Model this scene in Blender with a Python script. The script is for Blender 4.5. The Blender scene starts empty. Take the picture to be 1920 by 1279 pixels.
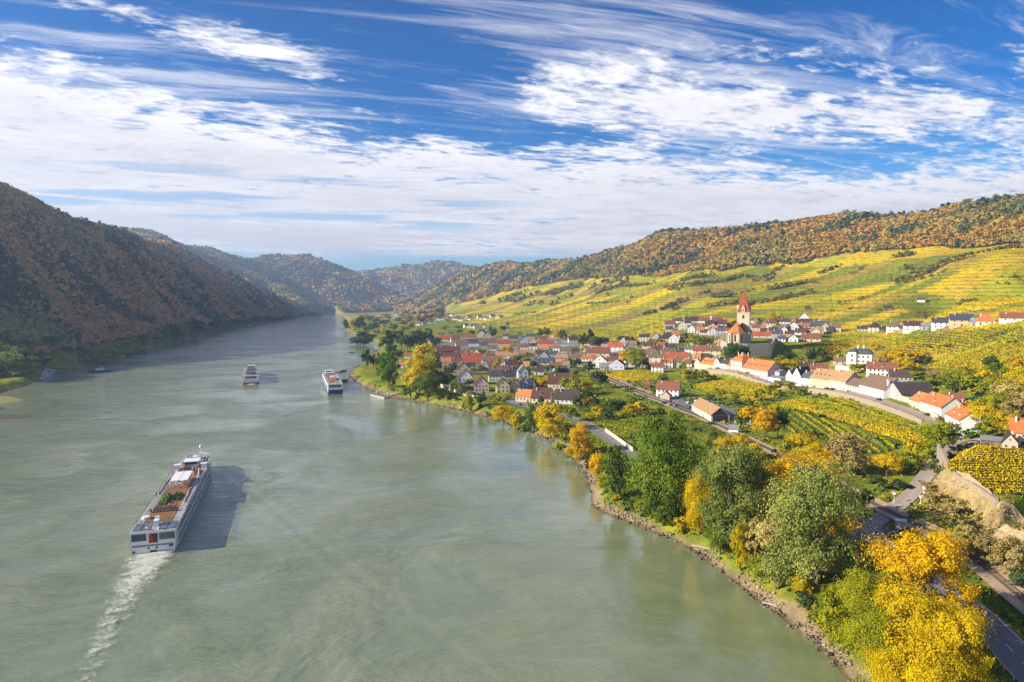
import bpy, bmesh, math, random
import numpy as np
from mathutils import Vector, Matrix
rnd = random.Random(7)
nrng = np.random.default_rng(11)
R = math.radians
C = bpy.context.scene.collection

# ------------------------------------------------------------------ camera, sky, sun
CAMH, F, HORIZON = 80.0, 1280.0, 563.0          # metres, focal length and horizon row in 1920 px photo pixels
PITCH = math.atan((639.5 - HORIZON) / F)
cam_d = bpy.data.cameras.new('camera'); cam = bpy.data.objects.new('camera', cam_d); C.objects.link(cam)
cam_d.sensor_width = 36; cam_d.lens = 36 * F / 1920; cam_d.clip_start = 1; cam_d.clip_end = 60000
cam.location = (0, 0, CAMH); cam.rotation_euler = (math.pi / 2 - PITCH, 0, 0)
bpy.context.scene.camera = cam
SUN_EL, SUN_AZ = 26.0, 13.0                      # the light comes from the left (-X), swung 13 degrees behind the camera
sun_d = bpy.data.lights.new('sun', 'SUN'); sun = bpy.data.objects.new('sun', sun_d); C.objects.link(sun)
sun_d.energy = 4.9; sun_d.angle = R(0.5); sun_d.color = (1.0, 0.92, 0.78)
TO_SUN = Vector((-math.cos(R(SUN_EL)) * math.cos(R(SUN_AZ)), -math.cos(R(SUN_EL)) * math.sin(R(SUN_AZ)), math.sin(R(SUN_EL))))
sun.rotation_euler = TO_SUN.to_track_quat('Z', 'Y').to_euler(); sun.location = (-300, 0, 400)
sc = bpy.context.scene
sc.view_settings.view_transform = 'Standard'; sc.view_settings.look = 'None'; sc.view_settings.gamma = 1
sc.view_settings.exposure = 0.95
sc.cycles.max_bounces = 6; sc.cycles.diffuse_bounces = 3; sc.cycles.glossy_bounces = 3; sc.cycles.transmission_bounces = 4
sc.cycles.transparent_max_bounces = 8; sc.cycles.volume_bounces = 0
sc.cycles.caustics_reflective = False; sc.cycles.caustics_refractive = False
sc.cycles.use_denoising = True

class NT:
    """small helper to write node trees"""
    def __init__(s, tree): s.t = tree; s.n = tree.nodes; s.l = tree.links; s.n.clear()
    def add(s, typ, props=None, **ins):
        n = s.n.new(typ)
        for k, v in (props or {}).items(): setattr(n, k, v)
        for k, v in ins.items(): s.set(n, k, v)
        return n
    def set(s, n, k, v):
        key = int(k[1:]) if k[0] == 'i' and k[1:].isdigit() else k.replace('_', ' ')
        sock = n.inputs[key]
        if isinstance(v, bpy.types.NodeSocket): s.l.new(v, sock)
        elif isinstance(v, bpy.types.Node): s.l.new(v.outputs[0], sock)
        else: sock.default_value = v
    def math(s, op, a, b=0.0, c=0.0, clamp=False):
        n = s.add('ShaderNodeMath', {'operation': op, 'use_clamp': clamp}, i0=a, i1=b)
        if op in ('MULTIPLY_ADD', 'SMOOTH_MIN'): s.set(n, 'i2', c)
        return n.outputs[0]
    def mix(s, f, a, b, blend='MIX'):
        n = s.add('ShaderNodeMix', {'data_type': 'RGBA', 'blend_type': blend})
        s.set(n, 'i0', f); s.set(n, 'i6', a); s.set(n, 'i7', b)
        return n.outputs[2]
    def ramp(s, f, stops, interp='LINEAR'):
        n = s.add('ShaderNodeValToRGB'); n.color_ramp.interpolation = interp
        e = n.color_ramp.elements
        while len(e) < len(stops): e.new(0.5)
        for i, (p, c) in enumerate(stops):
            e[i].position = p; e[i].color = c if len(c) == 4 else (*c, 1)
        s.set(n, 'Fac', f); return n.outputs[0]
    def noise(s, vec, scale, detail=4, rough=.55, dist=0.0, out=0, lac=2.0):
        n = s.add('ShaderNodeTexNoise', None, Vector=vec, Scale=scale, Detail=detail, Roughness=rough, Distortion=dist, Lacunarity=lac)
        return n.outputs[out]
    def mapr(s, v, a, b, c=0., d=1., smooth=True):
        n = s.add('ShaderNodeMapRange', {'interpolation_type': 'SMOOTHSTEP' if smooth else 'LINEAR'}, i0=v, i1=a, i2=b, i3=c, i4=d)
        return n.outputs[0]
def g(v): return (v, v, v, 1)

def build_world():
    w = bpy.data.worlds.new('World'); sc.world = w; w.use_nodes = True
    t = NT(w.node_tree)
    sky = t.add('ShaderNodeTexSky', {'sky_type': 'NISHITA', 'sun_disc': False, 'sun_elevation': R(SUN_EL),
                'sun_rotation': math.atan2(TO_SUN.x, TO_SUN.y), 'altitude': 300, 'air_density': 1.0, 'dust_density': .6, 'ozone_density': 3.0})
    tc = t.add('ShaderNodeTexCoord'); d = tc.outputs['Generated']
    sp = t.add('ShaderNodeSeparateXYZ', None, i0=d); z = t.math('MAXIMUM', sp.outputs[2], 0.004)
    # deep polarised blue of the upper sky, paler to the horizon
    x, e = sp.outputs[0], sp.outputs[2]
    tint = t.ramp(e, [(0.0, (.55, .76, .86)), (.10, (.30, .58, .74)), (.24, (.012, .31, .60)), (.50, (.002, .22, .49))])
    blue = t.mix(1.0, sky.outputs[0], tint, 'MULTIPLY')
    # cloud deck: the view direction meets a flat layer overhead, so the pattern converges on the horizon by itself
    zc = t.math('ADD', z, 0.07)
    u = t.math('DIVIDE', sp.outputs[0], zc); v = t.math('DIVIDE', sp.outputs[1], zc)
    def plane(ang, su, sv, ou=0., ov=0.):
        c, s_ = math.cos(R(ang)), math.sin(R(ang))
        a = t.math('ADD', t.math('MULTIPLY', u, c * su), t.math('MULTIPLY_ADD', v, s_ * su, ou))
        b = t.math('ADD', t.math('MULTIPLY', u, -s_ * sv), t.math('MULTIPLY_ADD', v, c * sv, ov))
        return t.add('ShaderNodeCombineXYZ', None, i0=a, i1=b, i2=0.).outputs[0]
    warp = t.noise(plane(0, 1, 1), 1.3, 3, .5, 0, 1)
    def warped(p, k): 
        return t.add('ShaderNodeVectorMath', {'operation': 'MULTIPLY_ADD'}, i0=warp, i1=(k, k, k), i2=p).outputs[0]
    pc = plane(20, 1.0, 1.6, SKYO[0], SKYO[1])
    big = t.noise(warped(pc, .35), .75, 3, .5)
    puff = t.noise(warped(pc, .22), 4.2, 7, .60, .25)
    fine = t.noise(warped(plane(26, 1., 1.9), .25), 13.0, 6, .64, .2)
    # a thick bank low over the hills, its upper edge falling from left to right; a wedge of puffs on the right above it
    edge = t.math('MULTIPLY_ADD', x, -.085, .252)
    cov = t.math('DIVIDE', t.math('SUBTRACT', edge, e), .085)
    cov = t.math('MINIMUM', t.math('MAXIMUM', cov, -1.2), 1.0)
    mid = t.math('MULTIPLY_ADD', x, -.16, .30)
    wd = t.math('SUBTRACT', 1., t.math('DIVIDE', t.math('ABSOLUTE', t.math('SUBTRACT', e, mid)), .075))
    wd = t.math('MULTIPLY_ADD', t.mapr(x, -.10, .05), t.math('ADD', t.math('MAXIMUM', wd, -1.), 1.), -1.)
    w2 = t.math('SUBTRACT', 1., t.math('DIVIDE', t.math('ABSOLUTE', t.math('SUBTRACT', e, .43)), .10))
    w2 = t.math('MULTIPLY_ADD', t.mapr(x, .24, .42), t.math('ADD', t.math('MAXIMUM', w2, -1.), .55), -1.)
    w3 = t.math('SUBTRACT', 1., t.math('DIVIDE', t.math('ABSOLUTE', t.math('SUBTRACT', e, t.math('MULTIPLY_ADD', x, -.16, .265))), .055))
    w3 = t.math('MULTIPLY_ADD', t.mapr(x, -.05, -.25), t.math('ADD', t.math('MAXIMUM', w3, -1.), .52), -1.)
    cv = t.math('MAXIMUM', t.math('MAXIMUM', t.math('MAXIMUM', cov, w3), t.math('MULTIPLY', wd, .62)), t.math('MULTIPLY', w2, .8))
    n = t.math('ADD', t.math('MULTIPLY_ADD', puff, .62, t.math('MULTIPLY', big, .40)), t.math('MULTIPLY_ADD', fine, .34, -.18))
    dens = t.math('SUBTRACT', n, t.math('MULTIPLY_ADD', cv, -.30, .585))
    m1 = t.mapr(dens, -.02, .15)
    # bars of open sky low on the left, and a clear strip at the valley's end
    bar = t.noise(t.add('ShaderNodeMapping', None, Vector=d, Scale=(2.0, 2.0, 34.), Location=(.3, 0, 0)).outputs[0], 1.5, 5, .55, .15)
    gap = t.math('MULTIPLY', t.mapr(bar, .50, .60), t.math('MULTIPLY', t.mapr(e, .085, .11), t.mapr(e, .20, .15)))
    gap = t.math('MULTIPLY', gap, t.math('MULTIPLY', t.mapr(x, .10, -.12), .62))
    m1 = t.math('MULTIPLY', m1, t.math('SUBTRACT', 1., gap))
    m1 = t.math('MULTIPLY', m1, t.math('MAXIMUM', t.mapr(t.math('MULTIPLY_ADD', bar, .03, e), .068, .090), t.mapr(x, .02, .16)))
    # high streaky cirrus
    st = t.noise(warped(plane(13, .42, 4.8, 3.1, 1.7), .45), 1.15, 8, .66, .3)
    st2 = t.noise(warped(plane(24, .7, 3.4, 7., 2.), .6), 1.6, 7, .68, .6)
    patch = t.noise(plane(30, .5, .9, 5.3, .4), .9, 2, .5)
    m2 = t.mapr(t.math('ADD', t.math('MAXIMUM', st, t.math('MULTIPLY', st2, .96)), t.math('MULTIPLY_ADD', patch, .55, -.275)), .475, .80)
    m2 = t.math('MULTIPLY', t.math('MULTIPLY', m2, .80), t.mapr(e, .10, .20))
    m = t.math('SUBTRACT', 1., t.math('MULTIPLY', t.math('SUBTRACT', 1., m1), t.math('SUBTRACT', 1., m2)), clamp=True)
    # thicker cloud is greyer below
    thick = t.mapr(t.math('MULTIPLY_ADD', t.math('SUBTRACT', fine, .5), -.5, t.math('MULTIPLY_ADD', t.math('SUBTRACT', puff, .5), -.7, t.math('MULTIPLY', dens, .8))), .0, .34)
    k = 1 / WSTR
    white = t.mix(thick, (.60 * k, .585 * k, .60 * k, 1), (.40 * k, .39 * k, .425 * k, 1))
    lowc = t.mix(t.mapr(t.math('MULTIPLY_ADD', puff, .35, t.math('MULTIPLY', bar, .65)), .42, .58), (.43 * k, .415 * k, .44 * k, 1), (.60 * k, .575 * k, .575 * k, 1))
    low = t.mix(t.math('MULTIPLY', t.mapr(e, .17, .07), .85), white, lowc)
    col = t.mix(m, blue, low)
    # below the horizon: dull ground light
    col = t.mix(t.mapr(sp.outputs[2], -.02, 0.0), (.12 * k, .13 * k, .10 * k, 1), col)
    bg = t.add('ShaderNodeBackground', None, Color=col, Strength=WSTR)
    t.add('ShaderNodeOutputWorld', None, Surface=bg)
WSTR = 0.12
SKYO = (0.0, 0.0)
build_world()

# ------------------------------------------------------------------ small numerics
def hash2(ix, iy, seed=0):
    h = (ix.astype(np.int64) * 374761393 + iy.astype(np.int64) * 668265263 + seed * 974634527) & 0xffffffff
    h = ((h ^ (h >> 13)) * 1274126177) & 0xffffffff
    h = ((h ^ (h >> 16)) * 2246822519) & 0xffffffff
    return ((h ^ (h >> 15)) & 0xffffff) / float(0xffffff)
def vnoise(x, y, seed=0):
    xi, yi = np.floor(x), np.floor(y); fx, fy = x - xi, y - yi
    fx = fx * fx * (3 - 2 * fx); fy = fy * fy * (3 - 2 * fy)
    a, b = hash2(xi, yi, seed), hash2(xi + 1, yi, seed); c, d = hash2(xi, yi + 1, seed), hash2(xi + 1, yi + 1, seed)
    return (a * (1 - fx) + b * fx) * (1 - fy) + (c * (1 - fx) + d * fx) * fy
def fbm(x, y, o=4, seed=0):
    s, a, t = 0., 1., 0.
    for i in range(o):
        s = s + a * vnoise(x * 2 ** i + 17.3 * i, y * 2 ** i - 9.1 * i, seed + i); t += a; a *= .5
    return s / t
def sstep(a, b, x):
    t = np.clip((x - a) / (b - a), 0, 1); return t * t * (3 - 2 * t)
def ray(px, py):
    a, b = (px - 960) / F, (639.5 - py) / F; c, s = math.cos(PITCH), math.sin(PITCH)
    return np.array([a, c + b * s, -s + b * c])
def at_z(px, py, z=0.0):
    d = ray(px, py); k = (z - CAMH) / d[2]; return np.array([d[0] * k, d[1] * k])
def at_y(px, py, Y):
    d = ray(px, py); k = Y / d[1]; return np.array([d[0] * k, Y, CAMH + d[2] * k])
def seg_dist(x, y, poly, closed=False):
    """distance to a polyline, and signed crossing test when closed"""
    best = np.full(x.shape, 1e18); inside = np.zeros(x.shape, bool); n = len(poly)
    for i in range(n if closed else n - 1):
        (ax, ay), (bx, by) = poly[i], poly[(i + 1) % n]
        dx, dy = bx - ax, by - ay; L = dx * dx + dy * dy + 1e-12
        t = np.clip(((x - ax) * dx + (y - ay) * dy) / L, 0, 1)
        best = np.minimum(best, (x - ax - t * dx) ** 2 + (y - ay - t * dy) ** 2)
        if closed:
            c = (ay > y) != (by > y)
            inside ^= c & (x < dx * (y - ay) / (dy if abs(dy) > 1e-9 else 1e-9) + ax)
    return np.sqrt(best), inside
def smooth_line(pts, n=6):
    """Catmull-Rom through the points"""
    p = [np.array(q, float) for q in pts]; p = [2 * p[0] - p[1]] + p + [2 * p[-1] - p[-2]]; out = []
    for i in range(1, len(p) - 2):
        for k in range(n):
            t = k / n
            out.append(.5 * (2 * p[i] + (p[i + 1] - p[i - 1]) * t + (2 * p[i - 1] - 5 * p[i] + 4 * p[i + 1] - p[i + 2]) * t * t + (3 * p[i] - p[i - 1] - 3 * p[i + 1] + p[i + 2]) * t ** 3))
    out.append(p[-2]); return out

# ------------------------------------------------------------------ shape of the land
RIGHT_SHORE = [(1760, 1500), (1590, 1279), (1500, 1185), (1400, 1112), (1300, 1035), (1200, 988), (1150, 968), (1112, 950), (1106, 925), (1095, 885), (1060, 848), (1020, 820), (970, 800), (920, 785), (830, 762),
               (760, 750), (705, 736), (664, 714), (655, 700), (672, 686), (700, 668), (712, 652), (700, 641), (672, 640), (664, 630), (650, 620), (645, 609), (648, 599), (640, 592), (622, 588)]
LEFT_SHORE = [(590, 589), (560, 595), (520, 601), (470, 611), (420, 623), (380, 632), (340, 642), (300, 651), (230, 673), (180, 686), (140, 694), (95, 702), (60, 720), (0, 738), (-120, 760), (-400, 800), (-900, 840)]
river = [tuple(at_z(*p)) for p in RIGHT_SHORE] + [tuple(at_z(*p)) for p in LEFT_SHORE] + [(-900., -200.), (60., -200.)]
river_right = smooth_line([at_z(*p) for p in RIGHT_SHORE], 4)
RIVER = [tuple(p) for p in river_right] + river[len(RIGHT_SHORE):]

LOW = [  # px, py, height: points read off the photograph on the flat and the lower slopes
 (1900,1230,6),(1800,1060,7),(1700,985,7),(1640,1000,6.5),(1450,840,7.2),(1300,785,7.5),(1180,735,7.8),(1110,690,8.2),(1600,800,9),(1700,830,9.5),(1450,760,8.8),(1560,770,10),
 (1350,740,9),(1250,745,8),(1740,792,14),(1600,742,14.5),(1450,712,14),(1300,690,13),(1240,684,12.5),(1620,900,7),(1550,860,7),(1790,820,12.5),(1850,850,18),
 (1250,900,5.5),(1400,960,5.5),(1500,1050,5),(1650,1150,5),(1800,1230,5.5),(1140,850,5.5),(1050,790,6),(950,770,5.5),(850,740,6),(780,725,5.5),(720,690,5),
 (1800,790,14),(1850,770,21),(1900,700,36),(1800,690,31),(1618,684,24),(1700,665,32),(1900,645,46),(1650,623,43),(1780,613,48),(1900,602,54),(1500,634,38),(1580,624,41),
 (1400,664,28),(1350,655,27),(1450,678,22),(1300,650,23),(1280,627,36),(1250,607,43),(1000,690,9),(1000,670,9.5),(1150,665,12),(1230,676,13),(900,660,8),(900,700,7.5),(950,640,9.5),(1050,650,10.5),(1100,628,19),(1180,620,24),
 (1000,606,22),(1000,620,16),(900,612,12),(850,620,8),(770,640,6.5),(900,600,14),(850,592,12),(760,592,8),(700,590,8),(720,600,7),(700,620,6),(1550,690,19),(1480,690,17),(1700,700,25),(1760,720,24)]
HIGH = [  # px, py, distance: the slopes and the ridge lines, far enough for the height to follow from the sight line
 (1200,580,1480),(1100,582,1750),(1200,560,1650),(1100,550,2150),(1000,555,2500),(1000,580,2200),(900,572,2800),(850,582,3000),(1300,560,1400),(1300,530,1650),(1300,508,1850),(1320,440,2300),(1300,590,1200),
 (1400,585,1100),(1400,545,1400),(1400,500,1700),(1400,432,2150),(1500,600,950),(1500,560,1150),(1500,520,1400),(1500,490,1600),(1500,423,2000),(1600,590,900),(1600,550,1100),(1600,510,1300),(1600,475,1500),(1600,405,1850),
 (1700,580,850),(1700,540,1000),(1700,500,1180),(1700,470,1350),(1700,408,1700),(1800,570,800),(1800,520,950),(1800,462,1250),(1800,385,1600),(1900,570,750),(1900,520,900),(1900,457,1150),(1900,372,1500),
 (2100,345,1400),(2100,450,1050),(2100,560,650),(2300,330,1300),(2300,450,900),(2300,570,600),(1230,447,2500),(1130,480,2900),(1030,489,3700),(950,499,4300),(870,516,4600),(800,546,4700),(765,567,4800),
 (1230,520,2000),(1100,522,2500),(980,541,3100),(900,560,3400),(840,573,3700),(1030,520,3000),(1230,480,2250),(1320,475,2080),(1600,440,1680),(1800,425,1430),
 (-400,250,1000),(-200,300,1100),(0,357,1200),(60,378,1350),(120,405,1500),(200,430,1750),(250,441,1900),(330,466,2250),(400,501,2550),(470,531,2850),(520,559,3100),(548,577,3300),
 (0,520,950),(120,520,1180),(250,535,1500),(350,555,1900),(430,570,2400),
 (225,436,3500),(300,443,4100),(390,472,4800),(430,482,5100),(480,478,5300),(520,480,5400),(560,487,5400),(590,491,5400),(620,503,5400),(680,527,5350),(740,555,5300),(785,569,5300),
 (330,500,2750),(400,530,3000),(460,560,3400),(520,540,3950),(600,560,4350),(500,572,3800),(600,577,4200),(680,572,4500),
 (670,516,6500),(740,506,7000),(770,500,7300),(810,494,7500),(850,496,7500),(880,503,7300),(910,508,7000),(720,560,6000),(800,562,5900),(800,530,6700),(960,502,8000),(1000,502,7800),(1050,502,7600),(1100,500,7500),(560,540,8500),(450,530,9000)]
FLAT = [(640,579,4600,9),(700,578,4900,10),(560,581,4500,9),(760,580,4300,10),(820,585,3600,11),(600,584,4300,6),
        (0,715,None,5),(110,682,None,5),(0,690,None,8),(150,662,None,8),(300,636,None,8),(450,608,None,8),(530,593,None,8),(-200,720,None,9),(-500,740,None,12)]
WORLD = [(-300,-100,-2),(0,40,-2),(150,60,3),(300,60,5),(700,100,16),(900,300,60),(-700,100,6),(200,150,6.5),(300,200,9),(420,260,20),(-900,300,40),(-1200,500,180)]
cp = []
for px, py, z in LOW: cp.append((*at_z(px, py, z), z))
for px, py, Y in HIGH:
    p = at_y(px, py, Y); cp.append(tuple(p))
for px, py, Y, z in FLAT:
    if Y is None: cp.append((*at_z(px, py, z), z))
    else: cp.append(((px - 960) / F * Y, Y, z))
for px, py, Y in HIGH:                                            # the ground falls away behind each ridge
    if py < np.interp(px, [0, 250, 560, 780, 1000, 1330, 1600, 1920], [400, 455, 495, 530, 505, 455, 420, 400]) and Y < 8000:
        p = at_y(px, py, Y)
        if 600 < px < 1100 or Y > 4000: cp.append((p[0] * 1.14, p[1] * 1.14, p[2] * .72))
        else: cp.append((p[0] * 1.2, p[1] * 1.2, p[2] - 15))
for px, py, Y in ((560, 505, 6300), (450, 505, 6200), (330, 480, 5000), (640, 535, 6200), (400, 495, 5700), (260, 470, 4300)): cp.append(tuple(at_y(px, py, Y)))
for px in (300, 450, 600, 700, 800, 900, 1000, 1150): cp.append(((px - 960) / F * 9500, 9500, 200))
cp += WORLD
cp = np.array(cp, float)
def lp(x, y):
    r = np.sqrt(x * x + y * y); return np.arctan2(x, y) * 2.2, np.log(np.maximum(r, 20.))
cu, cv = lp(cp[:, 0], cp[:, 1])
def tpsk(d2): return .5 * d2 * np.log(d2 + 1e-12)
n = len(cp); A = np.zeros((n + 3, n + 3))
A[:n, :n] = tpsk((cu[:, None] - cu) ** 2 + (cv[:, None] - cv) ** 2) + np.eye(n) * 1e-3
A[:n, n] = A[n, :n] = 1; A[:n, n + 1] = A[n + 1, :n] = cu; A[:n, n + 2] = A[n + 2, :n] = cv
wts = np.linalg.solve(A, np.concatenate([cp[:, 2], [0, 0, 0]]))
def tps(x, y):
    u, v = lp(x, y); out = wts[n] + wts[n + 1] * u + wts[n + 2] * v
    for i in range(n): out = out + wts[i] * tpsk((u - cu[i]) ** 2 + (v - cv[i]) ** 2)
    return out
def pz(l): return [tuple(at_z(px, py, z)) for px, py, z in l]
# level terraces cut into the slope: outline, height, width of the bank round it
TERRACES = [
 (pz([(1762,874,18.5),(1800,850,18.5),(1850,828,18.5),(1990,830,18.5),(2020,905,18.5),(1905,945,18.5),(1872,950,18.5),(1858,934,18.5),(1815,908,18.5)]), 18.5, 4.0),
 (pz([(1352,640,37),(1366,646,37),(1446,646,37),(1453,640,37),(1442,622,37),(1400,616,37),(1355,622,37)]), 37.0, 7.0)]
STREET_PX = [(1790,826),(1772,806),(1740,786),(1690,768),(1650,755),(1600,741),(1550,730),(1500,722),(1450,716),(1400,708),(1350,701),(1310,695),(1280,692)]
STREET = smooth_line([at_z(px, py, np.interp(px, [1280, 1310, 1450, 1740, 1790], [12.8, 13.2, 14.2, 14, 12.6])) for px, py in STREET_PX], 4)
def land(x, y):
    z = tps(x, y)
    d, _ = seg_dist(x, y, STREET); r_ = np.hypot(x, y); near = r_ < np.interp(np.arctan2(x, y), [math.atan2(*p) for p in STREET[::-1]], [np.hypot(*p) for p in STREET[::-1]])
    az_ = np.arctan2(x, y); span = sstep(math.atan2(*STREET[-1]) + .005, math.atan2(*STREET[-5]), az_) * sstep(math.atan2(*STREET[2]), math.atan2(*STREET[8]), az_)
    z = z - np.where(near, 3.0 * sstep(4.6, 6.2, d) * sstep(60, 20, d), 0) * span
    hill = sstep(45, 160, z) * (1 - .6 * sstep(1100, 700, y))
    rr = np.sqrt(x * x + y * y)
    spur = sstep(2700, 3600, y) * sstep(-.05, -.14, x / np.maximum(y, 1)) * sstep(40, 160, z)
    z = z + spur * (fbm(x / 420 + y / 900, y / 700 - x / 500, 3, 14) - .5) * 120
    z = z + hill * (fbm(x / 330, y / 330, 4, 3) - .5) * np.clip(rr / 60, 14, 42) * .9
    z = z + sstep(50, 110, z) * sstep(-.02, .08, x / np.maximum(y, 1)) * sstep(800, 1100, y) * (fbm(x / 190, y / 260, 3, 24) - .5) * 30
    z = z + sstep(-.2, -.3, x / np.maximum(y, 1)) * sstep(2900, 2300, y) * sstep(15, 70, z) * sstep(270, 150, z) * (np.abs(fbm(y / 170 + x / 700, x / 420, 3, 44) - .5) * 2 - .35) * 62
    z = z + (fbm(x / 40, y / 40, 3, 9) - .5) * (.6 + hill * 5)
    z = np.maximum(z, 4.3 + .8 * vnoise(x / 30, y / 30, 5))
    for poly, zt, w in TERRACES:
        d, ins = seg_dist(x, y, poly, True); k = sstep(-w * .5, w * .5, np.where(ins, d, -d)); z = z * (1 - k) + zt * k
    d, ins = seg_dist(x, y, RIVER, True); s = np.where(ins, -d, d)
    s = s + (fbm(x / 9, y / 9, 3, 21) - .5) * 2.6
    bank = np.where(s > 0, z * sstep(-5, 13, s) - z * .19 * (1 - sstep(0, 13, s)), np.maximum(-4., s * .35))
    return np.where(s > 13, z, bank), s

NA, NR = 600, 660
AZ = np.linspace(R(-62), R(62), NA); LR = np.linspace(math.log(45), math.log(11500), NR); RR = np.exp(LR)
GX = RR[:, None] * np.sin(AZ); GY = RR[:, None] * np.cos(AZ)
GZ, GS = land(GX, GY)
def hz(x, y, grid=None):
    G = GZ if grid is None else grid
    a = (np.arctan2(x, y) - AZ[0]) / (AZ[1] - AZ[0]); r = (np.log(np.maximum(np.hypot(x, y), 46)) - LR[0]) / (LR[1] - LR[0])
    a = np.clip(a, 0, NA - 1.001); r = np.clip(r, 0, NR - 1.001); i, j = np.floor(r).astype(int), np.floor(a).astype(int); fr, fa = r - i, a - j
    return (G[i, j] * (1 - fa) + G[i, j + 1] * fa) * (1 - fr) + (G[i + 1, j] * (1 - fa) + G[i + 1, j + 1] * fa) * fr
def H(x, y): return float(hz(np.float64(x), np.float64(y)))
_kk = np.exp(np.linspace(math.log(60), math.log(9000), 1500))
def hit(px, py):
    """where the sight line of a photo pixel meets the ground"""
    d = ray(px, py); x, y, z = d[0] * _kk, d[1] * _kk, CAMH + d[2] * _kk
    gap = z - np.maximum(hz(x, y), 0.0); i = int(np.argmax(gap < 0))
    if gap[i] >= 0: i = len(_kk) - 1
    t = gap[i - 1] / (gap[i - 1] - gap[i] + 1e-9); k = _kk[i - 1] * (1 - t) + _kk[i] * t
    x, y = d[0] * k, d[1] * k; return np.array([x, y, max(H(x, y), 0.)])
def topix(x, y, z):
    """photo pixel of a point (used to sort things for their labels and to skip what the frame never shows)"""
    dy, dz = np.asarray(y), np.asarray(z) - CAMH; c, s = math.cos(PITCH), math.sin(PITCH)
    f = dy * c - dz * s; up = dy * s + dz * c
    return 960 + F * np.asarray(x) / f, 639.5 - F * up / f

# ------------------------------------------------------------------ object helpers
def tag(o, label=None, cat=None, group=None, kind=None):
    for k, v in (('label', label), ('category', cat), ('group', group), ('kind', kind)):
        if v: o[k] = v
    return o
def empty(name, loc, rz=0, label=None, cat=None, group=None):
    o = bpy.data.objects.new(name, None); C.objects.link(o); o.location = loc; o.rotation_euler = (0, 0, rz); o.empty_display_size = .5
    return tag(o, label, cat, group)
def link(name, me, parent=None, loc=None, rz=0, scale=None):
    o = bpy.data.objects.new(name, me); C.objects.link(o)
    if parent is not None: o.parent = parent
    if loc is not None: o.location = loc
    if rz: o.rotation_euler = (0, 0, rz)
    if scale is not None: o.scale = scale if hasattr(scale, '__len__') else (scale,) * 3
    return o
def npmesh(name, V, Q, mats, attrs=None, mi=None, smooth=False):
    """mesh from numpy arrays: V (n,3), Q (m,4) or (m,3)"""
    me = bpy.data.meshes.new(name); V = np.asarray(V, np.float32); Q = np.asarray(Q, np.int32); k = Q.shape[1]
    me.vertices.add(len(V)); me.vertices.foreach_set('co', V.ravel())
    me.loops.add(Q.size); me.loops.foreach_set('vertex_index', Q.ravel())
    me.polygons.add(len(Q)); me.polygons.foreach_set('loop_start', np.arange(0, Q.size, k, dtype=np.int32))
    if mi is not None: me.polygons.foreach_set('material_index', np.asarray(mi, np.int32))
    for m in mats: me.materials.append(m)
    for an, (typ, dom, data) in (attrs or {}).items():
        a = me.attributes.new(an, typ, dom)
        if typ == 'FLOAT': a.data.foreach_set('value', np.asarray(data, np.float32).ravel())
        else: a.data.foreach_set('color', np.asarray(data, np.float32).ravel())
    if smooth: me.polygons.foreach_set('use_smooth', np.ones(len(Q), bool))
    me.update(calc_edges=True); return me
class MB:
    """collects boxes, prisms and tubes into one mesh"""
    def __init__(s): s.v, s.f, s.m = [], [], []
    def add(s, vs, fs, mi=0):
        b = len(s.v); s.v += [tuple(map(float, q)) for q in vs]; s.f += [tuple(b + i for i in f) for f in fs]; s.m += [mi] * len(fs)
    def box(s, c, d, mi=0, rz=0., top=1.0):
        """top < 1 narrows the upper face"""
        hx, hy, hz_ = d[0] / 2, d[1] / 2, d[2] / 2; cs, sn = math.cos(rz), math.sin(rz); vs = []
        for z, k in ((-hz_, 1.), (hz_, top)):
            for x, y in ((-hx, -hy), (hx, -hy), (hx, hy), (-hx, hy)):
                x, y = x * k, y * k; vs.append((c[0] + x * cs - y * sn, c[1] + x * sn + y * cs, c[2] + z))
        s.add(vs, [(3, 2, 1, 0), (4, 5, 6, 7), (0, 1, 5, 4), (1, 2, 6, 5), (2, 3, 7, 6), (3, 0, 4, 7)], mi)
    def tube(s, a, b, ra, rb=None, n=6, mi=0, cap=True):
        a, b = Vector(a), Vector(b); rb = ra if rb is None else rb; d = (b - a).normalized()
        p = d.orthogonal().normalized(); q = d.cross(p); vs = []
        for c, r_ in ((a, ra), (b, rb)):
            for i in range(n):
                t = 2 * math.pi * i / n; vs.append(c + p * (r_ * math.cos(t)) + q * (r_ * math.sin(t)))
        fs = [(i, (i + 1) % n, n + (i + 1) % n, n + i) for i in range(n)]
        if cap: fs += [tuple(range(n - 1, -1, -1)), tuple(range(n, 2 * n))]
        s.add(vs, fs, mi)
    def prism(s, prof, axis, a, b, mi=0):
        """closed profile of 2-D points swept along x, y or z from a to b"""
        k = len(prof); vs = []
        for t in (a, b):
            for u, w in prof: vs.append({'x': (t, u, w), 'y': (u, t, w), 'z': (u, w, t)}[axis])
        s.add(vs, [tuple(range(k - 1, -1, -1)), tuple(range(k, 2 * k))] + [(i, (i + 1) % k, k + (i + 1) % k, k + i) for i in range(k)], mi)
    def mesh(s, name, mats, fix=True):
        me = bpy.data.meshes.new(name); me.from_pydata(s.v, [], s.f)
        for m in (mats if isinstance(mats, (list, tuple)) else [mats]): me.materials.append(m)
        me.polygons.foreach_set('material_index', s.m)
        if fix:
            bm = bmesh.new(); bm.from_mesh(me); bmesh.ops.recalc_face_normals(bm, faces=bm.faces); bm.to_mesh(me); bm.free()
        me.update(); return me
    def build(s, name, mats, parent=None, **k): return link(name, s.mesh(name, mats), parent, **k)
def copy_tree(o, parent=None):
    c = o.copy(); C.objects.link(c)
    if parent is not None: c.parent = parent
    for ch in list(o.children): copy_tree(ch, c)
    return c

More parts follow.
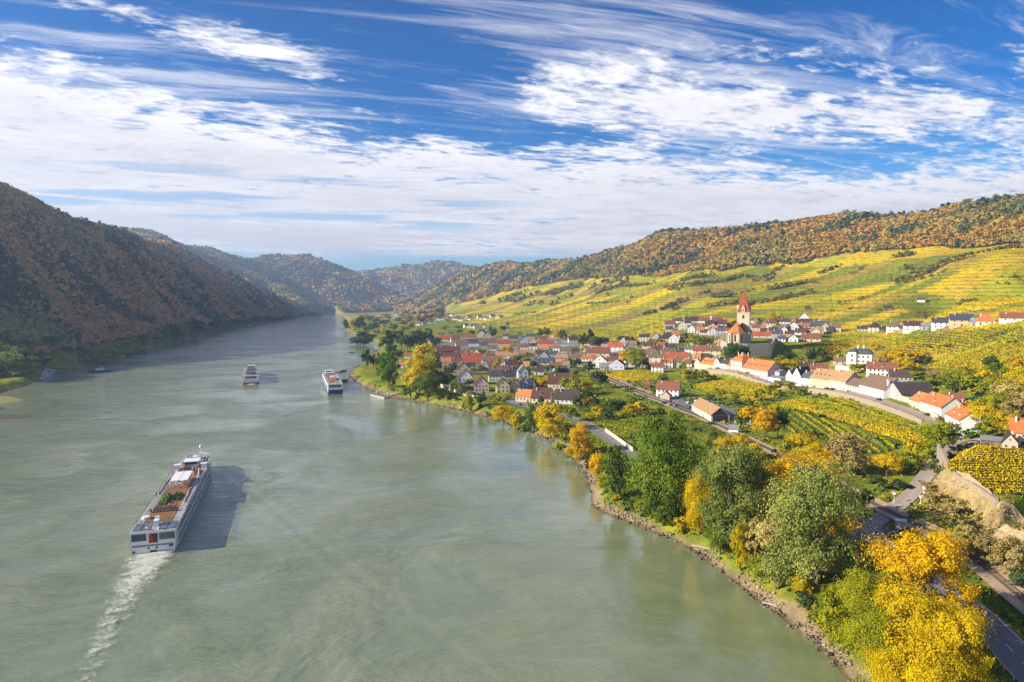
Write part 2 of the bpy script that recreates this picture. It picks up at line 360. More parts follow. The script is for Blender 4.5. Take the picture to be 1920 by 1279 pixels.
# ------------------------------------------------------------------ materials
MATS = {}
def mat(name, col, rough=.7, var=.12, scale=.6, metal=0., spec=.3, bump=0.):
    """plain surface with procedural mottling in its own colour"""
    if name in MATS: return MATS[name]
    m = bpy.data.materials.new(name); m.use_nodes = True; t = NT(m.node_tree)
    tc = t.add('ShaderNodeTexCoord').outputs['Object']
    oi = t.add('ShaderNodeObjectInfo').outputs['Random']
    off = t.add('ShaderNodeVectorMath', {'operation': 'ADD'}, i0=tc, i1=t.add('ShaderNodeCombineXYZ', None, i0=t.math('MULTIPLY', oi, 40.), i1=oi, i2=0.).outputs[0]).outputs[0]
    nz = t.noise(off, scale, 5, .6); n2 = t.noise(off, scale * 6, 3, .6)
    k = t.math('ADD', t.math('MULTIPLY_ADD', nz, 2 * var, 1 - var), t.math('MULTIPLY_ADD', n2, var, -var * .5))
    c = t.mix(1., (*col, 1), t.add('ShaderNodeCombineColor', None, i0=k, i1=k, i2=k).outputs[0], 'MULTIPLY')
    b = t.add('ShaderNodeBsdfPrincipled', None, Base_Color=c, Roughness=rough, Metallic=metal)
    b.inputs['Specular IOR Level'].default_value = spec
    if bump: t.set(b, 'Normal', t.add('ShaderNodeBump', None, Strength=bump, Distance=.1, Height=n2).outputs[0])
    t.add('ShaderNodeOutputMaterial', None, Surface=b); MATS[name] = m; return m
def leaf_mat(name, stops, trans=.35):
    """leaves: tone per leaf from the mesh, a shift per plant from its random number"""
    m = bpy.data.materials.new(name); m.use_nodes = True; t = NT(m.node_tree)
    tone = t.add('ShaderNodeAttribute', {'attribute_name': 'tone'}).outputs['Fac']
    oi = t.add('ShaderNodeObjectInfo').outputs['Random']
    f = t.math('ADD', tone, t.math('MULTIPLY_ADD', oi, .3, -.15), clamp=True)
    c = t.ramp(f, [(p, q) for p, q in stops])
    d = t.add('ShaderNodeBsdfDiffuse', None, Color=c); tr = t.add('ShaderNodeBsdfTranslucent', None, Color=c)
    t.add('ShaderNodeOutputMaterial', None, Surface=t.add('ShaderNodeMixShader', None, i0=trans, i1=d.outputs[0], i2=tr.outputs[0]).outputs[0]); return m
def attr_mat(name, trans=.0, rough=.9):
    m = bpy.data.materials.new(name); m.use_nodes = True; t = NT(m.node_tree)
    c = t.add('ShaderNodeAttribute', {'attribute_name': 'Col'}).outputs['Color']
    s = t.add('ShaderNodeBsdfDiffuse', None, Color=c, Roughness=0.)
    if trans: s = t.add('ShaderNodeMixShader', None, i0=trans, i1=s.outputs[0], i2=t.add('ShaderNodeBsdfTranslucent', None, Color=c).outputs[0])
    t.add('ShaderNodeOutputMaterial', None, Surface=s.outputs[0]); return m
# ------------------------------------------------------------------ the ground
def parcels(x, y, z):
    """vineyard plots: crooked strips, each with its own leaf colour and row direction"""
    wx, wy = x + 30 * (fbm(x / 140, y / 140, 2, 31) - .5), y + 40 * (fbm(x / 140, y / 140, 2, 37) - .5)
    s = np.clip(np.hypot(x, y) / 900, .75, 2.2); s = np.exp2(np.round(np.log2(s)))
    a = -.35; u, v = wx * math.cos(a) - wy * math.sin(a), wx * math.sin(a) + wy * math.cos(a)
    iu = np.floor(u / (95 * s)); iv = np.floor((v + 23 * iu) / (34 * s)); s_ = np.round(s * 4).astype(int)
    h1, h2 = hash2(iu + 1000 * s_, iv, 41), hash2(iu + 1000 * s_, iv, 43)
    eu = np.abs(u / (95 * s) - iu - .5) * 2; ev = np.abs((v + 23 * iu) / (34 * s) - iv - .5) * 2
    edge = np.maximum(sstep(.955, .995, eu), sstep(.90, .985, ev))
    return h1, h2, edge
YEL = np.array([(.44, .37, .022), (.56, .43, .018), (.62, .42, .018), (.28, .29, .026), (.48, .39, .02), (.22, .245, .03), (.40, .36, .024), (.42, .29, .05), (.64, .46, .016), (.34, .33, .025), (.30, .23, .07), (.55, .38, .03)])
def vine_col(h1): return YEL[np.minimum((h1 * len(YEL)).astype(int), len(YEL) - 1)]
BOUND = np.array([(600, 20), (840, 54), (900, 88), (980, 136), (1100, 164), (1230, 147), (1300, 160), (1400, 164), (1500, 171), (1600, 183), (1700, 178), (1800, 179), (1900, 175), (2300, 170)], float)
def covers(x, y, z, s):
    px = 960 + F * x / np.maximum(y, 1.); rr = np.hypot(x, y)
    zb = np.interp(px, BOUND[:, 0], BOUND[:, 1]) + (fbm(x / 90, y / 90, 3, 51) - .5) * 26
    right = (px > 830) & (y < 5200)
    forest = np.where(right, z > zb, (z > 13 + 6 * (fbm(x / 60, y / 60, 2, 5) - .5))) & (s > 20)
    forest &= ~((px > 800) & (px < 1100) & (y < 2500))
    forest &= rr > 560
    # copses between the vineyards
    cop = (fbm(x / 70, y / 60, 3, 77) > .735) & right & (z > 60) & (rr > 950)
    vil_l, _ = np.interp(px, [640, 830, 960, 1000, 1240, 1260, 1330], [2500, 2500, 1500, 1190, 1180, 1250, 800]), 0
    vine = right & ~forest & (s > 30) & (((z > 15.5) & (y > 560)) | (rr > vil_l) | ((z > 25) & (y > 395) & (px > 1560)))
    vine &= ~((px > 1240) & (px < 1560) & (y > 590) & (y < 960) & (z < 47))     # village on the church hill
    vine &= ~((px < 1000) & (y < 1500))
    vine |= (px > 640) & (px <= 830) & (y > 3300) & (y < 4600) & (z < 30)
    return forest, cop, vine
FOREST, COPSE, VINE = covers(GX, GY, GZ, GS)
def hp(l): return [tuple(hit(px, py)[:2]) for px, py in l]
YC, LC, GC, OC = (.78, .55, .012), (.55, .50, .016), (.30, .35, .022), (.66, .46, .02)
PLOTS = [  # outline in the photo, a row's direction in the photo, spacing, leaf colours, words
 ([(1415,772),(1500,748),(1560,755),(1660,790),(1735,822),(1742,838),(1700,832),(1600,800),(1500,770)], ((1470,762),(1700,832)), 2.6, (YC, YC, LC), 'bright yellow vine row in the plot below the street wall'),
 ([(1432,786),(1500,776),(1600,806),(1690,838),(1650,850),(1590,852),(1530,838),(1470,806)], ((1590,800),(1660,846)), 3.4, (LC, GC, LC), 'green and yellow vine row in the lower plot beside the orchard'),
 ([(1560,742),(1600,752),(1690,784),(1742,806),(1738,814),(1660,786),(1560,752)], ((1560,748),(1730,808)), 2.8, (LC, GC), 'green vine row close under the street retaining wall'),
 ([(1122,699),(1200,695),(1245,700),(1238,713),(1185,717),(1150,712)], ((1130,700),(1170,714)), 3.2, (LC, YC), 'lime yellow vine row between railway and long white house'),
 ([(1295,726),(1340,714),(1420,719),(1475,732),(1455,748),(1400,756),(1335,740)], ((1310,722),(1440,748)), 3.0, (LC, YC, GC), 'loose green vine row between station and village street'),
 ([(1108,783),(1200,777),(1216,800),(1165,830),(1132,806)], ((1110,790),(1190,800)), 2.8, (LC, GC), 'yellow green vine row between railway and riverside road'),
 ([(1775,878),(1800,856),(1850,838),(1925,836),(1925,920),(1900,936),(1862,925),(1820,902)], ((1800,866),(1920,868)), 2.5, (YC, OC, OC), 'golden vine row on the terrace above the rock wall'),
 ([(1500,650),(1590,634),(1596,650),(1560,668),(1520,664)], ((1510,652),(1590,640)), 3.2, (YC, LC), 'yellow vine row between church hill and white villa'),
 ([(1650,648),(1700,632),(1800,622),(1915,612),(1925,634),(1860,640),(1800,660),(1700,668),(1660,662)], ((1670,646),(1860,664)), 3.6, (YC, YC, LC, YC), 'long yellow vine row on the slope above the villa'),
 ([(1740,690),(1800,668),(1870,646),(1925,640),(1925,700),(1850,704),(1780,712)], ((1750,690),(1920,672)), 3.4, (LC, YC, YC), 'yellow green vine row on the slope behind the bushes')]
VILLAGE = [[(818,632),(1000,632),(1100,642),(1128,655),(1092,690),(1050,702),(990,704),(962,708),(905,700),(872,708),(838,706),(818,668)],
           [(1120,646),(1240,640),(1330,648),(1350,668),(1308,690),(1240,696),(1150,690),(1100,682),(1110,664)],
           [(1245,606),(1345,600),(1372,612),(1360,640),(1290,634),(1248,632)], [(1405,604),(1560,606),(1572,622),(1530,640),(1452,642),(1408,620)]]
PLOT_XY = [hp(p[0]) for p in PLOTS]
CLIFF_XY = hp([(1740,905),(1752,876),(1768,884),(1815,912),(1858,938),(1900,975),(1940,1010),(1940,1060),(1880,1050),(1820,1005),(1770,975),(1730,945)])
def build_ground():
    x, y, z, s = GX, GY, GZ, GS; n1 = fbm(x / 25, y / 25, 4, 61)[..., None]; n2 = fbm(x / 5, y / 5, 3, 63)[..., None]
    grass = np.array([.155, .185, .022]) * (.5 + 1.0 * n1) + np.array([.12, .075, .0]) * sstep(.48, .75, n2)
    litter = np.array([.10, .062, .028]) * (.6 + .8 * n1)
    h1, h2, edge = parcels(x, y, z)
    v = vine_col(h1) * (.72 + .5 * n1) ; v = v * (1 - edge[..., None] * .7) + np.array([.09, .10, .03]) * edge[..., None] * .7
    col = grass
    col = np.where(VINE[..., None], v, col); col = np.where((FOREST | COPSE)[..., None], litter, col)
    far = (y > 2600) & (GX / GY < 0) & ~FOREST
    col = np.where((far & (z < 25))[..., None], np.array([.30, .28, .05]) * (.5 + n1), col)
    for poly in PLOT_XY:
        bb = np.array(poly); sub = (x > bb[:, 0].min()) & (x < bb[:, 0].max()) & (y > bb[:, 1].min()) & (y < bb[:, 1].max())
        _, ins = seg_dist(x[sub], y[sub], poly, True); cc = col[sub]; cc[ins] = (np.array([.13, .125, .03]) * (.5 + n1[sub]))[ins]; col[sub] = cc
    d, ins = seg_dist(x, y, CLIFF_XY, True); k = sstep(-4, 5, np.where(ins, d, -d) + 8 * (n1[..., 0] - .5))[..., None] * sstep(.30, .5, n1)
    col = col * (1 - k) + np.array([.36, .25, .12]) * (.5 + .9 * n2) * k
    for pl in VILLAGE:
        poly = hp(pl); bb = np.array(poly); sub = (x > bb[:, 0].min()) & (x < bb[:, 0].max()) & (y > bb[:, 1].min()) & (y < bb[:, 1].max())
        _, ins = seg_dist(x[sub], y[sub], poly, True); cc = col[sub]; yard = np.array([.25, .205, .15]) * (.6 + .7 * n2[sub]); f_ = sstep(.44, .54, fbm(x[sub] / 11, y[sub] / 11, 3, 67))[:, None]
        cc[ins] = (yard * f_ + np.array([.13, .155, .025]) * (.5 + n1[sub]) * (1 - f_))[ins]; col[sub] = cc
    stone = np.array([.27, .195, .11]) * (.55 + .9 * n2)
    k = sstep(5.2, 2.2, s + 6 * (n1[..., 0] - .5))[..., None]; col = col * (1 - k) + stone * k
    wet = sstep(1.4, .3, s)[..., None]; col = col * (1 - .55 * wet)
    idx = np.arange(NA * NR).reshape(NR, NA)
    q = np.stack([idx[:-1, :-1], idx[:-1, 1:], idx[1:, 1:], idx[1:, :-1]], -1).reshape(-1, 4)[:, ::-1]
    m = bpy.data.materials.new('ground'); m.use_nodes = True; t = NT(m.node_tree)
    c = t.add('ShaderNodeAttribute', {'attribute_name': 'Col'}).outputs['Color']; vm = t.add('ShaderNodeAttribute', {'attribute_name': 'vine'}).outputs['Fac']
    p = t.add('ShaderNodeNewGeometry').outputs['Position']; sep = t.add('ShaderNodeSeparateXYZ', None, i0=p)
    a = t.noise(p, .9, 6, .65); b = t.noise(p, .11, 4, .6); f = t.math('MULTIPLY_ADD', a, .9, t.math('MULTIPLY_ADD', b, .7, .22))
    # terraces: rows of vines and dry-stone walls run along the contour
    zz = t.math('MULTIPLY_ADD', b, 5.0, sep.outputs[2]); w = t.math('FRACT', t.math('DIVIDE', zz, 5.2))
    line = t.mapr(w, .70, .92); w2 = t.math('FRACT', t.math('DIVIDE', zz, 1.6)); line2 = t.mapr(w2, .45, .9)
    dark = t.math('MULTIPLY', vm, t.math('MULTIPLY_ADD', line, .62, t.math('MULTIPLY', line2, .22)))
    c = t.mix(1., c, t.add('ShaderNodeCombineColor', None, i0=f, i1=f, i2=f).outputs[0], 'MULTIPLY')
    c = t.mix(dark, c, (.055, .062, .022, 1))
    bs = t.add('ShaderNodeBsdfDiffuse', None, Color=c)
    t.set(bs, 'Normal', t.add('ShaderNodeBump', None, Strength=.6, Distance=.5, Height=a).outputs[0])
    t.add('ShaderNodeOutputMaterial', None, Surface=bs)
    C4 = np.concatenate([np.clip(col, 0, 1).reshape(-1, 3), np.ones((NA * NR, 1))], 1)
    me = npmesh('ground', np.stack([x, y, z], -1).reshape(-1, 3), q, [m], {'Col': ('FLOAT_COLOR', 'POINT', C4), 'vine': ('FLOAT', 'POINT', VINE.astype(float) * sstep(500, 700, y))}, smooth=True)
    tag(link('ground', me), kind='structure')
build_ground()

# ------------------------------------------------------------------ the river
SHIP_A = np.array([-113.5, 211.5]); SHIP_HEAD = math.atan2(-36.0, 113.0)   # stern on the waterline, heading from +Y towards -X
def ship_local(x, y):
    dx, dy = x - SHIP_A[0], y - SHIP_A[1]; fx, fy = math.sin(SHIP_HEAD), math.cos(SHIP_HEAD)
    return dx * fy - dy * fx, dx * fx + dy * fy       # across (to the right), along (forward)
def build_water():
    na, nr = 620, 700; az = np.linspace(R(-72), R(72), na); r = np.exp(np.linspace(math.log(28), math.log(6500), nr))
    x = r[:, None] * np.sin(az); y = r[:, None] * np.cos(az); z = np.zeros_like(x)
    def wake(x, y, sx, sy, head, length, half, amp):
        dx, dy = x - sx, y - sy; fx, fy = math.sin(head), math.cos(head); a = dx * fy - dy * fx; l = dx * fx + dy * fy
        back = length - l                             # distance astern of the bow
        arm = half + back * .34 - np.abs(a)           # Kelvin arms
        e = np.exp(-(arm / (4.5 + .018 * np.maximum(back, 0))) ** 2) * sstep(0, 30, back) * np.exp(-np.maximum(back, 0) / 150)
        ph = arm * .85
        zz = amp * e * np.sin(ph)
        st = -l; tr = np.exp(-(a / (5 + st * .12)) ** 2) * sstep(2, 20, st) * np.exp(-np.maximum(st, 0) / 120)
        return zz + amp * .55 * tr * np.sin(st * .55 + .8 * np.cos(a * .3))
    z += wake(x, y, SHIP_A[0], SHIP_A[1], SHIP_HEAD, 118, 6, .24)
    z += (fbm(x / 6, y / 3.4, 3, 71) - .5) * .16 * sstep(900, 200, r)[:, None]
    idx = np.arange(na * nr).reshape(nr, na); q = np.stack([idx[:-1, :-1], idx[:-1, 1:], idx[1:, 1:], idx[1:, :-1]], -1).reshape(-1, 4)[:, ::-1]
    m = bpy.data.materials.new('water'); m.use_nodes = True; t = NT(m.node_tree)
    p = t.add('ShaderNodeNewGeometry').outputs['Position']
    big = t.noise(p, .011, 4, .55, .8); silt = t.noise(p, .045, 5, .6, 1.2)
    c = t.mix(t.mapr(t.math('MULTIPLY_ADD', silt, .6, t.math('MULTIPLY', big, .6)), .38, .78), (.150, .180, .080, 1), (.230, .252, .135, 1))
    rip = t.noise(t.add('ShaderNodeMapping', None, Vector=p, Scale=(.42, .85, .4)).outputs[0], 1.0, 5, .62, .6)
    mid_ = t.noise(t.add('ShaderNodeMapping', None, Vector=p, Scale=(.11, .30, .2)).outputs[0], 1.0, 5, .62, .9)
    rip2 = t.noise(t.add('ShaderNodeMapping', None, Vector=p, Scale=(.035, .10, .1)).outputs[0], 1.0, 4, .6, .9)
    gust = t.mapr(t.noise(p, .016, 4, .55, .9), .36, .62, .30, 1.15)
    calm = t.add('ShaderNodeAttribute', {'attribute_name': 'calm'}).outputs['Fac']; gust = t.math('MULTIPLY', gust, calm)
    h = t.math('MULTIPLY', t.math('ADD', t.math('MULTIPLY', rip, 1.25), t.math('MULTIPLY_ADD', mid_, 2.1, t.math('MULTIPLY', rip2, 2.0))), gust)
    b = t.add('ShaderNodeBsdfPrincipled', None, Base_Color=c, Roughness=.08, IOR=1.9)
    t.set(b, 'Normal', t.add('ShaderNodeBump', None, Strength=.46, Distance=.5, Height=h).outputs[0])
    t.add('ShaderNodeOutputMaterial', None, Surface=b)
    sd = -hz(x, y, GS); k_ = sstep(-.26, -.08, x / np.maximum(y, 1)) * sstep(0, 60, y); calm = 1 - .84 * k_ * sstep(85, 6, sd + 30 * (fbm(x / 60, y / 60, 3, 19) - .5))
    me = npmesh('water', np.stack([x, y, z], -1).reshape(-1, 3), q, [m], {'calm': ('FLOAT', 'POINT', calm)}, smooth=True)
    tag(link('water', me), kind='structure')
build_water()
# ------------------------------------------------------------------ leaves
def quads(P, N, S, asp=1.35, rng=nrng):
    """one small face per row of P, facing N, of size S"""
    n = len(P); N = N / (np.linalg.norm(N, axis=1, keepdims=True) + 1e-9)
    r = rng.normal(size=(n, 3)); T = np.cross(N, r); T /= np.linalg.norm(T, axis=1, keepdims=True) + 1e-9; B = np.cross(N, T)
    a = (S * asp * .5)[:, None] * T; b = (S * .5)[:, None] * B; k = (S * .16)[:, None] * N
    V = np.stack([P - a - b * .55, P + b - a * .1 + k, P + a + b * .45, P - b + a * .15 - k], 1).reshape(-1, 3)
    return V, np.arange(4 * n).reshape(n, 4)
def sphere_dirs(n, rng, zmin=-1.):
    z = rng.uniform(zmin, 1, n); t = rng.uniform(0, 2 * math.pi, n); r = np.sqrt(1 - z * z)
    return np.stack([r * np.cos(t), r * np.sin(t), z], 1)
LEAF_COL = attr_mat('autumn_leaves', trans=.22)

# ------------------------------------------------------------------ the woods on the hills: one mass per hill side
PAL_RIGHT = np.array([(.25, .215, .055), (.30, .24, .055), (.36, .265, .055), (.40, .265, .055), (.42, .265, .05), (.43, .25, .05), (.42, .235, .048), (.46, .29, .055)])
PAL_LEFT = np.array([(.34, .32, .12), (.48, .37, .13), (.56, .37, .14), (.62, .36, .14), (.64, .34, .14), (.58, .37, .13), (.66, .44, .13), (.42, .35, .13)])  # leaf colours lightened to lift the shade on the left hillside
def forest_points(st=.0043):
    lr = np.arange(math.log(560), math.log(8800), st); az = np.arange(R(-47), R(47), st)
    l, a = np.meshgrid(lr, az, indexing='ij'); rng = np.random.default_rng(5)
    l = l + rng.uniform(-.48, .48, l.shape) * st; a = a + rng.uniform(-.48, .48, a.shape) * st
    r = np.exp(l); x, y = r * np.sin(a), r * np.cos(a); z = hz(x, y); s = hz(x, y, GS)
    f, c, v = covers(x, y, z, s); keep = f | (c & (rng.random(x.shape) < .8))
    keep &= rng.random(x.shape) < np.clip((.0055 * r / 6.0) ** 1.2, .5, 1)
    el = (GZ - CAMH) / RR[:, None]; run = np.maximum.accumulate(el, axis=0)
    keep &= (z + 22 - CAMH) / r > hz(x, y, run) - .002
    return x[keep], y[keep], z[keep], r[keep], c[keep] & ~f[keep]
def build_woods():
    x, y, z, r, cop = forest_points(); rng = np.random.default_rng(8)
    left = (x / y < -.155) & (y < 2450 + 900 * sstep(-.25, -.45, x / y))
    for nm, sel, pal in (('woods', left, PAL_LEFT), ('woods', ~left, PAL_RIGHT)):
        X, Y, Z, RR_, cp_ = x[sel], y[sel], z[sel], r[sel], cop[sel]; n = len(X)
        kind = (fbm(X / 170, Y / 170, 4, 81) - .5) * 1.9 + .42 + rng.normal(size=n) * .06
        con = fbm(X / 90, Y / 90, 4, 87) + rng.normal(size=n) * .08 > .655
        ci = np.clip((kind * len(pal)).astype(int), 0, len(pal) - 1); col = pal[ci]
        col = np.where(con[:, None], np.array([.095, .120, .045]) * rng.uniform(.7, 1.5, (n, 1)), col)
        col = np.where(cp_[:, None], np.array([.19, .18, .04]) * rng.uniform(.5, 1.6, (n, 1)), col)
        rad = np.maximum(2.7, RR_ * .0023) * rng.uniform(.55, 1.6, n) * np.where(cp_, .75, 1); hgt = np.minimum(rad * 1.05, 5 + RR_ * .0012) * np.where(con, 1.7, 1.)
        k = np.clip(24000 / RR_, 7, 30).astype(int); t = np.repeat(np.arange(n), k); m = len(t)
        d = sphere_dirs(m, rng, -.25); lob = rng.uniform(.62, 1.05, m)
        P = np.stack([X[t] + d[:, 0] * rad[t] * lob, Y[t] + d[:, 1] * rad[t] * lob, Z[t] + 2.2 + hgt[t] * .55 + d[:, 2] * hgt[t] * lob], 1)
        S = rad[t] * (2.35 / np.sqrt(k[t])) * rng.uniform(.75, 1.5, m) * 1.35
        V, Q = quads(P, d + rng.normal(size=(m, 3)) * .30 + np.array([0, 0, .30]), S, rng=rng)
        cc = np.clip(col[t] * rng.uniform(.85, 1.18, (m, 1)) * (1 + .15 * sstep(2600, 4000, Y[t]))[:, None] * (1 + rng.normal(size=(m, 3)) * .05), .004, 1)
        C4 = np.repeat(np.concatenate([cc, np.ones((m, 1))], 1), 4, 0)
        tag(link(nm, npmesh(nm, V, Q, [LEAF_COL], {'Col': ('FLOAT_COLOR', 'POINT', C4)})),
            'brown and olive autumn wood on the shaded hills left of the river' if pal is PAL_LEFT else 'orange and green autumn wood on the sunlit hills beyond the village and the river bend', 'wood', kind='stuff')
        print('woods', n, m)
build_woods()

# ------------------------------------------------------------------ vines of the far slopes
def row_leaves(P0, P1, col, per_m, size, hgt, rng, wid=.55):
    """leafy rows between the points P0 and P1 (n,2); ground height from the land"""
    L = np.linalg.norm(P1 - P0, axis=1); k = np.maximum((L * per_m).astype(int), 2); t = np.repeat(np.arange(len(L)), k); m = len(t)
    f = rng.random(m)[:, None]; p = P0[t] * (1 - f) + P1[t] * f + rng.normal(size=(m, 2)) * wid * .5
    zz = hz(p[:, 0], p[:, 1]) + hgt * rng.uniform(.25, 1.0, m)
    S = size * rng.uniform(.7, 1.4, m); N = rng.normal(size=(m, 3)) + np.array([0, 0, .8])
    V, Q = quads(np.column_stack([p, zz]), N, S, rng=rng)
    c = np.clip(col[t] * rng.uniform(.62, 1.38, (m, 1)) * (1 + rng.normal(size=(m, 3)) * .06), .004, 1)
    return V, Q, np.repeat(np.concatenate([c, np.ones((m, 1))], 1), 4, 0)
def build_far_vines():
    rng = np.random.default_rng(21); A, B = [], []
    # short lengths of row follow the contour, spaced by distance
    st = .0042; lr = np.arange(math.log(420), math.log(2100), st * 1.15); az = np.arange(R(-14), R(42), st * 2.1)
    l, a = np.meshgrid(lr, az, indexing='ij'); a = a + rng.uniform(-.5, .5, (len(lr), 1)) * st; l = l + rng.uniform(-.12, .12, l.shape) * st
    r = np.exp(l); x, y = r * np.sin(a), r * np.cos(a); z = hz(x, y); s = hz(x, y, GS); f, c, v = covers(x, y, z, s)
    h1, h2, edge = parcels(x, y, z); keep = v & ~c & ~f & (edge < .5) & (rng.random(x.shape) < .93); x, y, r, h1, h2 = x[keep], y[keep], r[keep], h1[keep], h2[keep]
    gx = (hz(x + 6, y) - hz(x - 6, y)) / 12; gy = (hz(x, y + 6) - hz(x, y - 6)) / 12; gn = np.hypot(gx, gy) + 1e-6
    tx, ty = -gy / gn, gx / gn; steep = sstep(.04, .12, gn); ph = np.where(h2 < .5, .25, -.5)
    ang = np.where(steep > .5, np.arctan2(ty, tx) + (h2 - .5) * .25, ph); ang = np.where((h2 > .82) & (gn < .22), ang + 1.2, ang)
    d = np.stack([np.cos(ang), np.sin(ang)], 1) * (r * st * 1.12)[:, None]; p = np.stack([x, y], 1)
    col = vine_col(h1); n = len(x); print('far vines', n)
    V, Q, c4 = row_leaves(p - d, p + d, col, 1.15, .82, 1.8, rng); 
    tag(link('vines', npmesh('vines', V, Q, [LEAF_COL], {'Col': ('FLOAT_COLOR', 'POINT', c4)})), 'terraced rows of yellow and green vines on the slopes right of the river', 'vineyard', kind='stuff')
build_far_vines()
# ------------------------------------------------------------------ roads, railway, walls
ASPH = mat('asphalt', (.185, .172, .166), .9, .22, .25); ASPH2 = mat('pale_asphalt', (.34, .27, .215), .9, .2, .2)
BALLAST = mat('ballast', (.44, .31, .19), .95, .28, .5); PAINT = mat('road_paint', (.62, .61, .58), .7, .2, 1.5); STEEL = mat('rail_steel', (.14, .105, .085), .5, .2, 1, .6)
WOODS = mat('sleeper_wood', (.20, .15, .11), .9, .3, 2); CURB = mat('kerb_stone', (.42, .40, .37), .85, .15, 1)
def path(pxs, n=5): 
    return smooth_line([hit(*p)[:2] for p in pxs], n)
def offset(line, d):
    out = []
    for i, p in enumerate(line):
        t = np.array(line[min(i + 1, len(line) - 1)]) - np.array(line[max(i - 1, 0)]); t = t / (np.linalg.norm(t) + 1e-9)
        out.append(np.array(p) + np.array([t[1], -t[0]]) * d)
    return out
def resample(line, step):
    line = [np.array(p, float) for p in line]; out = [line[0]]; acc = 0.
    for a, b in zip(line, line[1:]):
        L = np.linalg.norm(b - a); s = step - acc
        while s <= L: out.append(a + (b - a) * s / L); s += step
        acc = (acc + L) % step
    return out
def ribbon_mesh(name, line, w, m, lift, step=3., nx=4, flat=True):
    ln = resample(line, step); vs = []; cols = np.linspace(-w / 2, w / 2, nx + 1)
    offs = [offset(ln, c) for c in cols]; zc = [H(*p) for p in ln]
    z = np.array(zc); zs = np.convolve(np.pad(z, 2, 'edge'), np.ones(5) / 5, 'valid')
    for i in range(len(ln)):
        for k in range(nx + 1):
            p = offs[k][i]; vs.append((p[0], p[1], max(zs[i], H(p[0], p[1])) + lift))
    q = [(i * (nx + 1) + k, (i + 1) * (nx + 1) + k, (i + 1) * (nx + 1) + k + 1, i * (nx + 1) + k + 1) for i in range(len(ln) - 1) for k in range(nx)]
    me = npmesh(name, vs, np.array(q)[:, ::-1], [m]); 
    if len(me.polygons) and me.polygons[0].normal.z < 0: me.flip_normals()
    return me, ln
def ribbon(name, line, w, m, lift, **k):
    me, ln = ribbon_mesh(name, line, w, m, lift, **k); return tag(link(name, me), kind='structure'), ln
def dashes(line, d, w, on, off, lift, name='road_marking'):
    ln = resample(offset(resample(line, 2.), d), on / 3); mb = MB(); per = int((on + off) / (on / 3))
    for i in range(0, len(ln) - 4, per):
        a = offset(ln[i:i + 4], -w / 2); b = offset(ln[i:i + 4], w / 2)
        for j in range(3):
            q = [a[j], b[j], b[j + 1], a[j + 1]]; zz = [max(H(*p), H(*ln[i + j])) + lift for p in q]
            mb.add([(p[0], p[1], z) for p, z in zip(q, zz)], [(3, 2, 1, 0)])
    o = mb.build(name, PAINT); return tag(o, kind='structure')
ROAD_A = path([(2010,1345),(1920,1248),(1868,1190),(1800,1128),(1735,1080),(1680,1044),(1645,1016),(1612,988),(1560,955),(1480,920),(1390,898),(1300,886),(1235,870),(1180,848),(1135,818),(1095,795),(1040,776),(990,763),(950,751),(915,742),(870,733),(830,722),(800,714),(770,706),(740,700)])
ROAD_B = path([(1606,1010),(1640,980),(1676,955),(1708,928),(1734,897),(1750,874),(1770,850),(1790,832),(1830,826),(1862,830)])
STREET_L = [np.array(p) for p in STREET]
RAIL = path([(2010,1200),(1920,1126),(1860,1076),(1800,1031),(1750,1001),(1700,977),(1660,957),(1600,926),(1540,894),(1480,862),(1420,833),(1360,804),(1300,777),(1250,757),(1200,738),(1150,717),(1112,698),(1085,686),(1062,676),(1040,668)])
ribbon('road', ROAD_A, 8.2, ASPH, .22); ribbon('street', STREET_L, 8.0, ASPH2, .26); ribbon('side_street', ROAD_B, 6.2, ASPH2, .245)
apron = path([(1596,1012),(1622,996),(1650,985)], 4); ribbon('road_junction', apron, 13, ASPH, .235)
for d in (-3.7, 3.7): dashes(ROAD_A, d, .28, 9, .01, .262)
dashes(ROAD_A, 0, .24, 3.2, 4.5, .262); dashes(ROAD_B[:20], .1, .22, 2.4, 2.2, .29)
for k, d in enumerate((-2.0, -.9, .3, 1.5)): dashes(ROAD_B[5:9], d, .55, 1.5, 14, .29)
ribbon('railway_bed', RAIL, 8.8, BALLAST, .32); st = [p for p in RAIL if 405 < p[1] < 700]; ribbon('station_ballast', offset(st, 5.6), 11.5, BALLAST, .30)
def track(line, nsleep, words, lift=.42):
    root = empty('railway_track', (0, 0, 0), 0, words, 'railway track', 'railway tracks')
    for d in (-.75, .75):
        mb = MB(); a = offset(resample(line, 4.), d); 
        for p, q in zip(a, a[1:]):
            zp, zq = H(*p) + lift + .14, H(*q) + lift + .14; mb.tube((p[0], p[1], zp), (q[0], q[1], zq), .075, n=4, cap=False)
        mb.build('rail', STEEL, root)
    sb = MB(); sb.box((0, 0, 0), (2.5, .34, .2)); sm = sb.mesh('sleeper', [WOODS]); ln = resample(line, .95)
    for i in range(1, min(nsleep, len(ln) - 1)):
        t = ln[i + 1] - ln[i]; link('sleeper', sm, root, (ln[i][0], ln[i][1], H(*ln[i]) + lift), math.atan2(t[1], t[0]) + math.pi / 2)
    if len(ln) > nsleep + 60:
        mb = MB()
        for i in range(nsleep, min(len(ln) - 1, nsleep + 420)):
            t = ln[i + 1] - ln[i]; mb.box((ln[i][0], ln[i][1], H(*ln[i]) + lift), (2.5, .34, .2), 0, math.atan2(t[1], t[0]) + math.pi / 2)
        o = mb.build('sleeper', WOODS, root); o['kind'] = 'stuff'
_vis = [p for p in RAIL if p[1] > 120]
track(_vis, 100, 'single railway track curving past the level crossing to the village station')
track(offset(st, 4.4), 2, 'second railway track beside the station goods shed')
